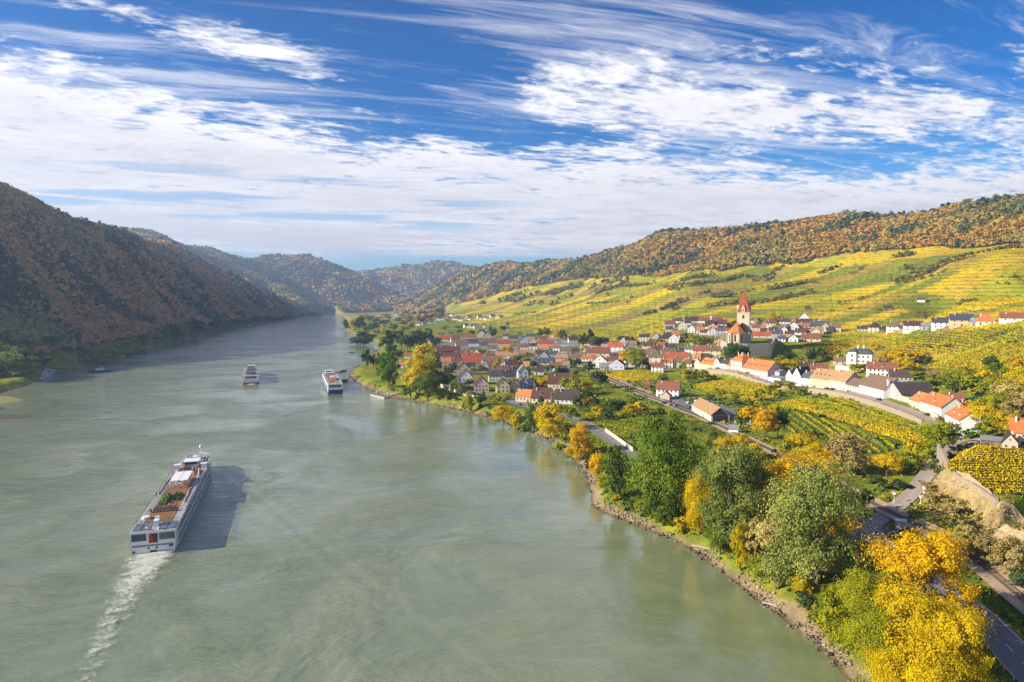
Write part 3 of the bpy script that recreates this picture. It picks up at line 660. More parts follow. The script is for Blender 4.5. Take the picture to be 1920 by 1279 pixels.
def area(name, pxs, m, lift):
    poly = hp(pxs); c = np.mean(poly, 0); vs = []; fs = []; n = len(poly); K = 6
    for i in range(n):
        for k in range(K + 1): p = c + (np.array(poly[i]) - c) * k / K; vs.append((p[0], p[1], H(*p) + lift))
    for i in range(n):
        j = (i + 1) % n
        for k in range(K): fs.append((i * (K + 1) + k, i * (K + 1) + k + 1, j * (K + 1) + k + 1, j * (K + 1) + k))
    me = npmesh(name, vs, fs, [m]); 
    if sum(p.normal.z for p in me.polygons) < 0: me.flip_normals()
    return tag(link(name, me), kind='structure')
area('station_yard', [(1262,748),(1292,742),(1335,752),(1372,768),(1400,786),(1392,800),(1358,798),(1300,779),(1262,765),(1240,756)], ASPH, .36)
area('terrace_path', [(1806,832),(1830,822),(1862,826),(1872,836),(1846,838),(1820,842)], ASPH2, .33)

WALLM = mat('stone_wall', (.36, .28, .19), .95, .3, .8, bump=.5); GREYW = mat('grey_stone_wall', (.42, .37, .30), .95, .3, .6, bump=.5); CREAMW = mat('rendered_wall', (.56, .47, .34), .9, .15, .5)
def wall(name, line, top, bottom, th, m, label, cat='wall', group=None, cap=None, step=2.5, jag=.0):
    """a standing wall: top and bottom are functions of the point"""
    ln = resample(line, step); mb = MB(); a, b = offset(ln, -th / 2), offset(ln, th / 2); vs = []
    for i, p in enumerate(ln):
        zt, zb = top(p) + jag * (hash2(np.array(i), np.array(3)) - .5), bottom(p)
        vs += [(a[i][0], a[i][1], zb), (a[i][0], a[i][1], zt), (b[i][0], b[i][1], zt), (b[i][0], b[i][1], zb)]
    fs = [(4 * i + k, 4 * i + 4 + k, 4 * i + 4 + (k + 1) % 4, 4 * i + (k + 1) % 4) for i in range(len(ln) - 1) for k in range(4)] + [(0, 1, 2, 3), (4 * len(ln) - 1, 4 * len(ln) - 2, 4 * len(ln) - 3, 4 * len(ln) - 4)]
    mb.add(vs, fs); return tag(mb.build(name, m), label, cat, group)
low_edge = offset(STREET_L, 5.4); 
if np.hypot(*low_edge[20]) > np.hypot(*STREET_L[20]): low_edge = offset(STREET_L, -5.4); _sg = -1
else: _sg = 1
def street_z(p):
    i = int(np.argmin([np.hypot(*(p - q)) for q in STREET_L])); return H(*STREET_L[i])
wall('retaining_wall', low_edge[7:46], lambda p: street_z(p) + .55, lambda p: street_z(p) - 5, .7, WALLM, 'long tan stone wall holding the village street above the vineyard', 'retaining wall', jag=.25)
tw = hp([(1752,868),(1766,878),(1790,893),(1815,908),(1840,923),(1858,934),(1872,949)])
wall('terrace_wall', smooth_line(hp([(1758,862),(1766,874),(1790,891),(1815,907),(1840,923),(1860,936),(1872,952)]), 3), lambda p: 19.0, lambda p: 12.5, .9, WALLM, 'pale stone wall along the edge of the golden vine terrace', 'terrace wall', jag=.6)
cw = pz([(1351,638,37),(1352,640,37),(1366,647,37),(1400,647.5,37),(1446,647,37),(1453,640,37),(1446,628,37)])
wall('churchyard_wall', cw, lambda p: 38.6, lambda p: 26, 1.0, GREYW, 'high grey stone wall round the fortified church terrace', 'churchyard wall', jag=.3)
wall('garden_wall', path([(826,725),(845,733),(868,741),(890,748)], 3), lambda p: H(*p) + 2.6, lambda p: H(*p) - .6, .4, CREAMW, 'cream garden wall beside the riverside road below the pink house', 'garden wall')
wall('garden_wall', path([(1135,810),(1160,828),(1190,850)], 3), lambda p: H(*p) + 2.2, lambda p: H(*p) - .6, .4, CREAMW, 'tan roadside wall below the small green vineyard', 'garden wall')
wall('garden_wall', path([(1690,752),(1706,757),(1730,770),(1760,792)], 3), lambda p: H(*p) + 3.4, lambda p: H(*p) - 1., .45, CREAMW, 'cream wall along the street in front of the orange roofed houses', 'garden wall')
# ------------------------------------------------------------------ rows of vines near enough to count
def vine_rows():
    rng = np.random.default_rng(31); total = 0
    for (pxs, (d0, d1), sp, cols, words), poly in zip(PLOTS, PLOT_XY):
        a, b = hit(*d0)[:2], hit(*d1)[:2]; d = (b - a) / np.linalg.norm(b - a); nrm = np.array([-d[1], d[0]]); P = np.array(poly); t = P @ nrm
        rr = np.linalg.norm(P.mean(0)); per, size = (19., .42) if rr < 420 else ((15., .46) if rr < 560 else (12., .50)); q = 0; sp = sp * 1.5
        nmax = int((t.max() - t.min()) / sp)
        for i in range(nmax):
            tt = t.min() + (i + .5) * sp; xs = []
            for j in range(len(P)):
                u, v = P[j], P[(j + 1) % len(P)]; tu, tv = u @ nrm - tt, v @ nrm - tt
                if tu * tv < 0: w = u + (v - u) * tu / (tu - tv); xs.append(w @ d)
            xs.sort()
            for s0, s1 in zip(xs[::2], xs[1::2]):
                if s1 - s0 < 6: continue
                col = np.array(cols[int(fbm(np.array(i / 5.), np.array(len(poly) * 3.1), 2, 7) * len(cols) * .999)]) * rng.uniform(.85, 1.15)
                K = max(2, int((s1 - s0) / 9)); e = np.linspace(s0, s1, K + 1); A = nrm * tt + d * e[:-1, None]; B = nrm * tt + d * e[1:, None]
                V, Q, c4 = row_leaves(A, B, np.repeat(col[None], K, 0), per, size, 1.6, rng, .48)
                # the trellis wire and bare wood the leaves hang on: one thin continuous strip
                base = len(V); pp = np.concatenate([A, B[-1:]]); zz = hz(pp[:, 0], pp[:, 1]); sv = np.concatenate([np.column_stack([pp, zz - .2]), np.column_stack([pp, zz + 1.5])]); k = len(pp)
                V = np.concatenate([V, sv]); Q = np.concatenate([Q, [[base + j, base + j + 1, base + k + j + 1, base + k + j] for j in range(k - 1)]]); c4 = np.concatenate([c4, np.tile([[.12, .12, .02, 1]], (2 * k, 1))])
                tag(link('vine_row', npmesh('vine_row', V, Q, [LEAF_COL], {'Col': ('FLOAT_COLOR', 'POINT', c4)})), words, 'vine row', words.replace('vine row', 'vine rows')); q += 1
        total += q; print(words, q)
    print('vine rows', total)
vine_rows()

def guard_rail():
    ln = resample(offset(ROAD_A[3:24], 0), 4.0); side = min((offset(ln, 4.6), offset(ln, -4.6)), key=lambda o: np.mean([q[0] for q in o])); r = empty('guard_rail', (0, 0, 0), 0, 'white guard rail along the river side of the road at lower right', 'guard rail'); m = MB(); q = MB()
    for a, b in zip(side, side[1:]):
        za, zb = H(*a) + .3, H(*b) + .3; q.box(((a[0]) , a[1], za + .3), (.14, .14, 1.0)); m.add([(a[0], a[1], za + .45), (b[0], b[1], zb + .45), (b[0], b[1], zb + .8), (a[0], a[1], za + .8), (a[0] + .08, a[1] + .08, za + .45), (b[0] + .08, b[1] + .08, zb + .45), (b[0] + .08, b[1] + .08, zb + .8), (a[0] + .08, a[1] + .08, za + .8)], [(0, 1, 2, 3), (7, 6, 5, 4), (3, 2, 6, 7), (0, 4, 5, 1)])
    m.build('rail', PAINT, r); q.build('post', PAINT, r)
guard_rail()
def driftwood():
    mm = mat('bleached_wood', (.46, .42, .36), .9, .25, 2)
    for px, py, L, a, w in ((1322,1030,9,-.75,'bleached driftwood log on the stones below the yellow green trees'),(1168,943,4,.3,'pale driftwood lying on the stony point'),(1447,1136,5,-.6,'bleached log on the stones below the grey green bush')):
        p = hit(px, py); m = MB(); m.tube((-L / 2, 0, .25), (0, .15, .35), .16, .2, 7); m.tube((0, .15, .35), (L / 2, -.1, .3), .2, .07, 7); m.tube((0, .1, .35), (L * .2, 1.0, .8), .08, .03, 5); tag(m.build('driftwood', mm, None, loc=tuple(p), rz=a), w, 'driftwood')
driftwood()
ROCK = mat('tan_rock', (.40, .29, .165), .95, .6, .5, bump=1.)
def outcrop(name, line, hgt, depth, label, seed):
    """rough rock face leaning back from the foot line; heights in metres"""
    ln = resample(line, .7); n = len(ln); K = 18; V = []; nrm = offset(ln, 1.0); sx = np.array([p[0] for p in ln]); sy = np.array([p[1] for p in ln])
    for i, p in enumerate(ln):
        o = np.array(nrm[i]) - np.array(p); f_end = min(1., i / 5., (n - 1 - i) / 5.); zb = H(*p); hh = hgt * (.65 + .6 * float(fbm(np.array(i / 7.), np.array(seed * 1.), 3, 7))) * (f_end ** .5 + .02)
        for k in range(K + 1):
            t = k / K; jut = (float(fbm(np.array(i / 2.6), np.array(k / 1.7 + seed), 4, 11)) - .5) * 4.2 * math.sin(math.pi * min(1, t * 1.15)); d = depth * t ** 1.5 - jut * .9; q = np.array(p) - o * d; V.append((q[0], q[1], zb - .8 + (hh + .8) * t ** .8 + jut * .25))
    F_ = [(i * (K + 1) + k, (i + 1) * (K + 1) + k, (i + 1) * (K + 1) + k + 1, i * (K + 1) + k + 1) for i in range(n - 1) for k in range(K)]; mb = MB(); mb.add(V, F_); tag(mb.build(name, ROCK), label, 'rock')
outcrop('rock_outcrop', path([(1752,900),(1766,905),(1788,914),(1812,928),(1834,942),(1850,955)], 4), 5.6, 2.6, 'tan rock face under the pale terrace wall', 3)
outcrop('rock_outcrop', path([(1846,1012),(1868,1028),(1890,1048),(1912,1070),(1935,1090)], 4), 6.5, 4.0, 'golden rock outcrop above the track at the right picture edge', 9)
outcrop('rock_outcrop', path([(1880,958),(1900,974),(1930,995)], 4), 4.0, 2.5, 'small tan rock step on the grass below the terrace corner', 14)
# ------------------------------------------------------------------ trees
BARK = mat('bark', (.13, .105, .08), .95, .3, 3)
def crown_lobes(shape, rng):
    """sub-crowns (centre, radii) inside a plant one unit high and one unit wide"""
    L = []
    if shape == 'round':
        L.append((0, 0, .58, .34, .30))
        for i in range(11):
            a, e = i * 2.4 + rng.uniform(-.4, .4), rng.uniform(-.55, .95); r = .30 * math.sqrt(max(0, 1 - .75 * e * e)); L.append((r * math.cos(a), r * math.sin(a), .56 + e * .29, rng.uniform(.15, .23), rng.uniform(.12, .18)))
    elif shape == 'spreading':
        for i in range(13):
            a = i * 2.4 + rng.uniform(-.4, .4); k = rng.uniform(0, 1); r = .36 * math.sqrt(k + .03); L.append((r * math.cos(a), r * math.sin(a), .84 - .5 * k * rng.uniform(.3, 1.5), rng.uniform(.10, .24), rng.uniform(.09, .20)))
        for i in range(5): a = i * 1.26; L.append((.34 * math.cos(a), .34 * math.sin(a), rng.uniform(.24, .38), .16, .16))
    elif shape == 'tall':
        for i in range(15):
            f = (i + .5) / 15; a = i * 2.4; w = math.sin(math.pi * (f * .86 + .10)) ** .6; r = .27 * w * rng.uniform(.6, 1.1); L.append((r * math.cos(a), r * math.sin(a), .14 + .74 * f, .23 * w * rng.uniform(.8, 1.15), .13 * rng.uniform(.9, 1.3)))
    elif shape == 'column':
        for i in range(10):
            f = i / 9; w = math.sin(math.pi * (f * .8 + .14)) ** .7; a = i * 2.4; L.append((.12 * w * math.cos(a), .12 * w * math.sin(a), .10 + .80 * f, .38 * w, .11))
    elif shape == 'cone':
        for i in range(12):
            f = i / 11; w = 1 - f * .93; a = i * 2.4; L.append((.05 * math.cos(a), .05 * math.sin(a), .12 + .80 * f, .46 * w, .06 + .02 * w))
    elif shape == 'bush':
        L.append((0, 0, .42, .34, .36))
        for i in range(9):
            a, k = i * 2.4, rng.uniform(.3, 1); L.append((.32 * k * math.cos(a), .32 * k * math.sin(a), .62 - .38 * k * rng.uniform(.5, 1.2), rng.uniform(.16, .24), rng.uniform(.2, .3)))
    return np.array(L)
def crown_mesh(shape, seed, nleaf, size):
    rng = np.random.default_rng(seed); L = crown_lobes(shape, rng); wts_ = L[:, 3] * (L[:, 3] + L[:, 4]); wts_ /= wts_.sum()
    ncl = max(14, int(min(nleaf / 40, 60 + nleaf / 110))); li = rng.choice(len(L), ncl, p=wts_); d = sphere_dirs(ncl, rng, -.72); k = rng.uniform(.62, 1.16, ncl)
    lob = L[li]; Cc = lob[:, :3] + d * np.stack([lob[:, 3], lob[:, 3], lob[:, 4]], 1) * k[:, None]
    ct = rng.random(ncl) * .42 + rng.random(len(L))[li] * .26; cs = rng.uniform(.5, 1.5, ncl)
    t = rng.integers(0, ncl, nleaf); g_ = rng.normal(size=(nleaf, 3)); sig = (lob[t, 3] * .25 * cs[t])[:, None]
    P = Cc[t] + g_ * sig * np.array([1, 1, .72]); P[:, 2] = np.clip(P[:, 2], .015, 1.06)
    ax = np.column_stack([np.zeros(nleaf), np.zeros(nleaf), P[:, 2] * .55 + .22]); out = (P - ax); out /= np.linalg.norm(out, axis=1, keepdims=True) + 1e-6
    N = out * .8 + g_ * .32 + rng.normal(size=(nleaf, 3)) * .42 + np.array([0, 0, .32])
    V, Q = quads(P, N, size * rng.uniform(.65, 1.45, nleaf), rng=rng)
    tone = np.clip(ct[t] + rng.random(nleaf) * .32, 0, 1)
    return V, Q, np.repeat(tone, 4), L
def trunk_mesh(name, L, shape, seed):
    rng = random.Random(seed); mb = MB(); zt = .30 if shape in ('round', 'spreading') else .8
    if shape == 'bush':
        for i in range(4): a = i * 1.6; mb.tube((0, 0, -.08), (.16 * math.cos(a), .16 * math.sin(a), .5), .03, .012, 5)
    else:
        pts = [Vector((0, 0, -.06)), Vector((.01, .006, .12)), Vector((-.006, .01, zt * .7)), Vector((.008, 0, zt))]
        rs = [.036, .026, .021, .014 if zt < .5 else .006]
        for a, b, r0, r1 in zip(pts, pts[1:], rs, rs[1:]): mb.tube(a, b, r0, r1, 7)
        for q in L:
            z0 = min(zt, max(.12, q[2] * rng.uniform(.35, .62))); m = Vector((q[0] * .45, q[1] * .45, (z0 + q[2]) / 2 + .02)); s = Vector((0, 0, z0))
            mb.tube(s, m, .012, .009, 5); mb.tube(m, Vector(q[:3]), .009, .003, 5)
    return mb.mesh(name, [BARK])
LEAF = {
 'poplar': leaf_mat('poplar_leaves', [(0, (.048, .098, .014)), (.45, (.11, .19, .022)), (.8, (.22, .29, .03)), (1, (.34, .36, .04))], .42),
 'willow': leaf_mat('willow_leaves', [(0, (.125, .165, .032)), (.5, (.26, .30, .070)), (.85, (.41, .43, .115)), (1, (.54, .50, .13))], .42),
 'yellow': leaf_mat('yellow_leaves', [(0, (.26, .24, .014)), (.3, (.54, .41, .012)), (.7, (.74, .54, .012)), (1, (.80, .60, .02))], .45),
 'lime': leaf_mat('lime_leaves', [(0, (.12, .17, .018)), (.45, (.30, .33, .022)), (.8, (.52, .47, .02)), (1, (.66, .54, .016))], .45),
 'orange': leaf_mat('orange_leaves', [(0, (.34, .22, .012)), (.35, (.68, .42, .012)), (.75, (.80, .53, .012)), (1, (.85, .63, .018))], .45),
 'green': leaf_mat('green_leaves', [(0, (.06, .105, .02)), (.5, (.14, .20, .028)), (.85, (.26, .28, .035)), (1, (.40, .37, .04))], .42),
 'dark': leaf_mat('dark_leaves', [(0, (.030, .056, .022)), (.5, (.062, .10, .034)), (1, (.13, .17, .05))], .3),
 'brown': leaf_mat('brown_leaves', [(0, (.20, .16, .055)), (.5, (.38, .29, .095)), (.85, (.50, .39, .12)), (1, (.54, .44, .12))], .25),
}
SHAPES = {}
def shape_mesh(shape, var, lod):
    key = (shape, var, lod)
    if key not in SHAPES:
        nl, sz = {'hi': (30000, .0150), 'mid': (7000, .029), 'lo': (1100, .072), 'far': (300, .13)}[lod]
        if shape in ('bush', 'cone'): nl = int(nl * .7)
        V, Q, tone, L = crown_mesh(shape, 100 + var * 17 + len(shape), nl, sz)
        SHAPES[key] = (npmesh(f'{shape}_crown', V, Q, [LEAF['green']], {'tone': ('FLOAT', 'POINT', tone)}), trunk_mesh(f'{shape}_trunk', L, shape, var))
    return SHAPES[key]
KIND = {  # name, category, shape, leaves, words
 'pop': ('poplar_tree', 'tree', 'tall', 'poplar', 'tall dark green poplar'), 'wil': ('willow_tree', 'tree', 'spreading', 'willow', 'grey green willow'),
 'yel': ('yellow_tree', 'tree', 'round', 'yellow', 'bright yellow tree'), 'lim': ('lime_tree', 'tree', 'round', 'lime', 'yellow green tree'), 'lit': ('slender_tree', 'tree', 'tall', 'lime', 'tall yellow green tree'),
 'ora': ('orange_tree', 'tree', 'round', 'orange', 'orange autumn tree'), 'oras': ('orange_tree', 'tree', 'spreading', 'orange', 'wide orange autumn tree'), 'gre': ('green_tree', 'tree', 'round', 'green', 'green leafy tree'), 'gret': ('green_tree', 'tree', 'tall', 'green', 'tall green tree'),
 'dgr': ('dark_tree', 'tree', 'round', 'dark', 'dark green tree'), 'con': ('spruce_tree', 'tree', 'cone', 'dark', 'dark pointed spruce'), 'goc': ('golden_poplar', 'tree', 'column', 'yellow', 'narrow golden poplar'),
 'cyp': ('cypress_tree', 'tree', 'column', 'dark', 'narrow dark cypress'), 'yels': ('yellow_tree', 'tree', 'spreading', 'yellow', 'wide yellow tree'), 'yelt': ('yellow_tree', 'tree', 'tall', 'yellow', 'tall yellow tree'),
 'sy': ('yellow_bush', 'bush', 'bush', 'yellow', 'round yellow bush'), 'sl': ('green_bush', 'bush', 'bush', 'lime', 'yellow green bush'), 'sg': ('green_bush', 'bush', 'bush', 'green', 'green bush'), 'sd': ('dark_bush', 'bush', 'bush', 'dark', 'dark green bush'),
 'sb': ('dry_bush', 'bush', 'bush', 'brown', 'dry brown bush'), 'bro': ('bare_tree', 'tree', 'spreading', 'brown', 'half bare brown tree'), 'wlo': ('willow_bush', 'bush', 'bush', 'willow', 'grey green willow bush')}
REG = []          # things that get their labels at the end: (object, words, plural words, px, py)
ORD = 'first second third fourth fifth sixth seventh eighth ninth tenth eleventh twelfth thirteenth fourteenth fifteenth sixteenth seventeenth eighteenth nineteenth twentieth'.split()
ORD += ['twenty-' + q for q in ORD[:9]] + ['thirtieth'] + ['thirty-' + q for q in ORD[:9]] + ['fortieth'] + ['forty-' + q for q in ORD[:9]]
def tree_at(kind, x, y, h, w, label=None, lodpx=None, z=None):
    name, cat, shape, leaf, words = KIND[kind]; z = H(x, y) if z is None else z
    px, py = topix(x, y, z); hp_ = h * F / math.hypot(x, y) if lodpx is None else lodpx
    lod = 'hi' if hp_ > 105 else 'mid' if hp_ > 42 else 'lo' if hp_ > 13 else 'far'
    cm, tm = shape_mesh(shape, rnd.randint(0, 2 if lod != 'hi' else 1), lod)
    root = empty(name, (x, y, z - .1), rnd.uniform(0, 6.28), label, cat); root.scale = (w, w, h)
    c = link('crown', cm, root); c.material_slots[0].link = 'OBJECT'; c.material_slots[0].material = LEAF[leaf]
    link('trunk', tm, root)
    if not label: REG.append((root, words, px, py))
    return root
def tree(kind, px, py, hpx, wpx, label=None):
    p = hit(px, py); k = math.hypot(p[0], p[1]) / F
    return tree_at(kind, p[0], p[1], hpx * k, wpx * k, label, hpx)
T = tree
# the riverside, far to near
T('pop',728,727,74,50,'broad dark green poplar standing alone on the grass point'); T('goc',700,689,36,9,'narrow golden poplar on the grass point beside the broad poplar'); T('dgr',688,692,36,28); T('dgr',712,692,30,22)
T('yels',786,738,74,66,'big yellow crowned tree right of the broad poplar'); T('gre',801,753,58,52,'green tree leaning over the bank below the big yellow tree'); T('gre',770,750,34,30); T('yel',792,676,32,38); T('goc',812,672,28,12); T('sg',842,748,10,22); T('sl',822,750,14,24)
T('lit',880,775,46,18,'slim yellow green tree on the bank below the pink house'); T('sl',873,766,24,20); T('dgr',903,764,30,20,'small dark tree on the road edge below the yellow house'); T('sl',914,782,13,18); T('sl',928,788,15,18)
T('yel',944,797,46,40,'golden tree on the bank left of the blue car'); T('yelt',966,802,34,24); T('sl',955,806,14,30); T('gret',995,811,60,30,'tall green tree on the bank below the dark red gable house'); T('sl',976,808,26,26)
T('yels',1032,824,76,58,'big golden yellow tree on the bank in front of the black roof'); T('sl',1060,832,30,26); T('oras',1086,866,74,54,'orange yellow tree on the bank beside the green vineyard plot'); T('sd',1105,882,40,26); T('sl',1075,858,26,30); T('sl',1050,842,20,26)
T('ora',1120,906,62,32,'orange tree squeezed left of the upright green tree'); T('gret',1153,932,104,62,'upright green tree at the tip of the stony point'); T('sy',1126,915,22,22)
T('pop',1246,968,206,138,'huge dark green poplar towering over the riverside path'); T('gret',1222,972,90,46); T('lit',1276,968,96,44); T('sg',1244,985,44,36); T('sg',1290,985,36,30); T('wlo',1175,955,18,30); T('wlo',1205,965,22,36)
T('yelt',1309,1004,128,54,'yellow and green tree between the huge poplar and the willow'); T('sy',1277,998,40,34,'round golden bush at the foot of the yellow green trees')
T('wil',1372,1022,186,138,'big grey green willow left of the orange crown'); T('yelt',1388,1068,92,40); T('lit',1392,1000,100,42); T('gret',1350,1040,110,56)
T('oras',1500,1006,148,172,'wide orange crowned tree between the two big willows'); T('bro',1442,1062,104,82,'half bare brown tree before the orange crown'); T('wil',1530,1094,212,156,'largest grey green willow beside the road'); T('wlo',1456,1104,80,74); T('sy',1500,1118,48,40); T('sl',1420,1080,50,44)
T('lit',1556,1192,92,66); T('lim',1622,1186,112,86); T('sl',1590,1215,60,70); T('sl',1534,1170,40,40)
T('oras',1732,1190,176,160,'big orange maple beside the road at lower right'); T('yels',1704,1275,160,132); T('yels',1786,1312,150,112); T('lim',1640,1290,140,96); T('wlo',1618,1340,90,70); T('yels',1748,1350,140,120); T('yel',1676,1360,130,100); T('lim',1668,1140,72,44)
T('dgr',1616,964,42,36,'dark bush with a yellow top left of the side street'); T('bro',1592,892,74,78,'olive brown tree in front of the lower vine rows'); T('yel',1662,895,44,48,'round yellow tree on the lawn left of the side street'); T('ora',1565,884,46,44); T('lim',1766,856,60,64,'yellow green tree where the side street meets the village street'); T('yel',1718,860,36,40); T('lim',1736,866,26,30); T('sd',1680,920,24,54); T('sg',1752,888,32,22); T('sg',1640,905,18,40); T('lim',1706,885,34,40)
T('ora',1436,824,58,50,'orange tree right of the goods shed'); T('dgr',1458,820,48,40,'dark tree behind the orange tree near the goods shed'); T('ora',1404,802,42,36); T('gre',1388,800,26,26); T('yel',1500,854,44,54); T('yel',1546,874,44,56); T('yels',1518,884,46,60); T('lim',1470,858,30,36); T('yel',1356,864,44,38); T('yel',1388,860,48,38); T('gre',1338,852,46,36); T('yel',1418,872,40,36); T('sg',1480,890,26,40)
# station and orchard
for a in [('gre',1280,738,10,12),('sl',1295,752,8,14),('sg',1330,750,16,22),('lim',1352,748,18,20),('lim',1376,760,22,24),('gre',1402,764,18,20),('lim',1422,752,22,24),('lim',1440,742,18,22),('gre',1462,748,16,20),('lim',1482,734,18,22),('lim',1500,742,16,20),('sl',1456,728,16,26),('sb',1478,722,14,30),('sb',1505,735,14,34),('lim',1432,770,20,20),('yel',1412,778,16,18),('sl',1346,738,12,26),('sl',1376,744,12,26),
          ('lim',1290,718,26,30),('gre',1302,714,22,26),('lim',1318,716,24,30),('sb',1336,712,12,22),('lim',1280,706,30,14),('gre',1242,722,22,22),('yel',1275,722,9,10),('yel',1286,722,9,10),('gre',1232,742,16,20),('sg',1180,735,10,26)]: T(*a)
# gardens between the railway and the river
for a in [('yel',1098,772,32,30),('dgr',1105,702,24,26),('lim',1078,742,38,34),('yel',1100,738,28,24),('lim',1062,735,30,24),('dgr',1122,728,36,34),('dgr',1102,762,32,34),('dgr',1085,772,34,30),('con',1118,765,30,16),('yel',1122,786,26,26),('yel',1106,790,18,18),('gre',1145,778,30,32),('dgr',1160,776,28,30),('dgr',1140,790,20,26),('yel',1180,782,26,30),('yel',1200,778,26,34),('lim',1168,786,18,22),('gre',1186,770,24,28),('lim',1070,790,30,34),('lim',1018,775,22,20),('cyp',968,752,24,10),('cyp',1014,768,30,14),('gre',982,752,16,18),
          ('yel',1020,728,24,28),('yel',1008,726,22,22),('lim',992,708,22,14),('gre',866,742,22,22),('lim',852,735,24,18),('gre',880,726,16,22),('dgr',846,722,20,24),('yel',872,698,10,16),('yel',886,696,10,14),('lim',900,696,14,18),('lim',930,700,26,16),('gre',838,706,22,22),('dgr',850,698,18,22),('con',820,690,40,18),('gre',815,730,40,34),('dgr',832,728,28,26),('sl',935,752,12,30),('sl',950,750,14,26),('sg',925,748,10,28)]: T(*a)
# village trees
for a in [('lim',1190,694,44,42),('yel',1176,690,34,26),('gre',1204,692,26,26),('sg',1215,694,10,18),('dgr',1092,656,32,20),('dgr',1106,652,34,20),('gre',1118,656,28,26),('yel',1096,660,14,16),('gre',1013,634,18,14),('gre',1025,633,20,16),('ora',1044,636,20,10),('gre',1056,638,20,14),('con',1051,634,22,10),('gre',1075,640,14,12),('dgr',1168,644,16,20),('gre',1186,648,16,24),('lim',1235,648,14,22),('ora',1216,646,10,18),
          ('lim',1300,650,22,26),('lim',1316,652,24,24),('gre',1286,640,16,18),('yel',1326,648,18,16),('con',1336,650,26,8),('lim',1345,660,14,18),('yel',1340,652,12,10),('lim',1364,656,10,16),('dgr',1377,686,44,48),('dgr',1392,680,30,26),('gre',1452,606,10,12),('ora',1448,604,14,18),('ora',1462,600,10,14),('gre',1425,606,8,12),('dgr',1408,606,8,14),('gre',1474,622,10,18),('lim',1460,628,10,16),
          ('gre',970,684,20,24),('yel',985,684,16,22),('lim',962,688,18,20),('dgr',1000,690,14,18),('lim',998,720,18,12),('gre',1030,700,18,20),('gre',1046,705,20,16),('dgr',1064,690,18,22),('dgr',1080,692,20,20),('lim',1078,706,14,16),('con',1056,688,18,10),('dgr',808,652,34,14),('dgr',790,655,32,34),('dgr',818,656,26,18),('gre',850,660,10,18),('ora',955,664,16,18),('ora',946,662,14,16),('gre',905,664,10,18),('lim',935,690,20,14),('gre',975,632,10,14),('lim',1000,634,10,10),('gre',923,634,14,14),('dgr',925,632,16,14),('gre',905,626,10,16),('dgr',945,622,12,18),('con',920,622,16,8),('gre',885,630,12,14)]: T(*a)
# the church slope and the gardens behind the street
for a in [('yel',1452,690,14,22),('yel',1470,692,18,24),('yel',1490,690,16,22),('lim',1462,682,16,20),('lim',1440,688,12,20),('gre',1428,690,12,20),('lim',1500,684,16,20),('yel',1512,688,14,20),('gre',1530,678,30,30),('dgr',1520,682,24,18),('dgr',1542,676,20,20),('dgr',1476,676,16,16),('yel',1480,672,10,14),('lim',1556,676,14,22),('lim',1572,678,12,18),('lim',1602,700,18,20),('yel',1612,696,14,16),('lim',1590,694,12,14),('gre',1622,692,10,14),
          ('ora',1640,658,14,18),('sb',1652,656,8,18),('yel',1664,676,18,24),('ora',1678,680,22,28),('yel',1694,684,24,28),('ora',1712,680,20,26),('yel',1684,698,26,28),('yels',1702,700,24,30),('dgr',1724,686,12,30),('dgr',1738,680,10,26),('dgr',1702,706,14,24),('sb',1664,664,8,22),('yel',1730,672,12,20),('lim',1720,712,16,24),('dgr',1750,724,14,28),('gre',1768,724,18,26),('lim',1742,726,18,22)]: T(*a)
# the wooded garden on the right
for a in [('lim',1800,736,44,44),('lim',1822,742,36,38),('dgr',1810,728,34,34),('gre',1786,736,26,30),('yel',1840,728,30,34),('lim',1862,758,46,46),('bro',1888,772,52,56),('yel',1916,756,46,50),('lim',1872,792,48,52),('yels',1846,806,46,48),('bro',1906,800,50,54),('yel',1826,802,44,36),('lim',1858,822,38,46),('yel',1886,822,44,44),('gre',1842,818,24,28),('dgr',1848,770,34,28),('lim',1838,782,34,34),('yel',1910,722,32,34),('lim',1884,720,28,32),('gre',1868,706,24,26),('dgr',1856,692,22,22),('ora',1905,692,18,24),('yel',1936,790,50,50),('lim',1950,740,50,50),('gre',1818,824,16,22),('ora',1816,806,14,20),('dgr',1830,766,22,22),('sl',1796,846,14,26),('sl',1810,850,10,26),('sb',1788,858,18,26),
          ('sl',1818,772,12,30),('gre',1750,766,12,14),('sl',1725,758,10,20),('sl',1742,770,12,26),('lim',1768,806,14,14)]: T(*a)
# dry scrub on the rock slope
for a in [('sb',1786,966,34,54),('sb',1752,940,26,40),('sb',1838,1050,58,76),('bro',1896,1080,60,62),('sb',1880,1004,26,44),('sb',1814,1008,34,48),('sb',1926,1020,40,60),('sd',1800,992,26,40),('sg',1772,958,16,30),('sb',1734,918,20,30),('wlo',1868,1062,30,60),('sg',1712,972,14,26),('sd',1916,1098,36,60),('sb',1744,958,22,40),('sb',1806,950,18,30)]: T(*a)
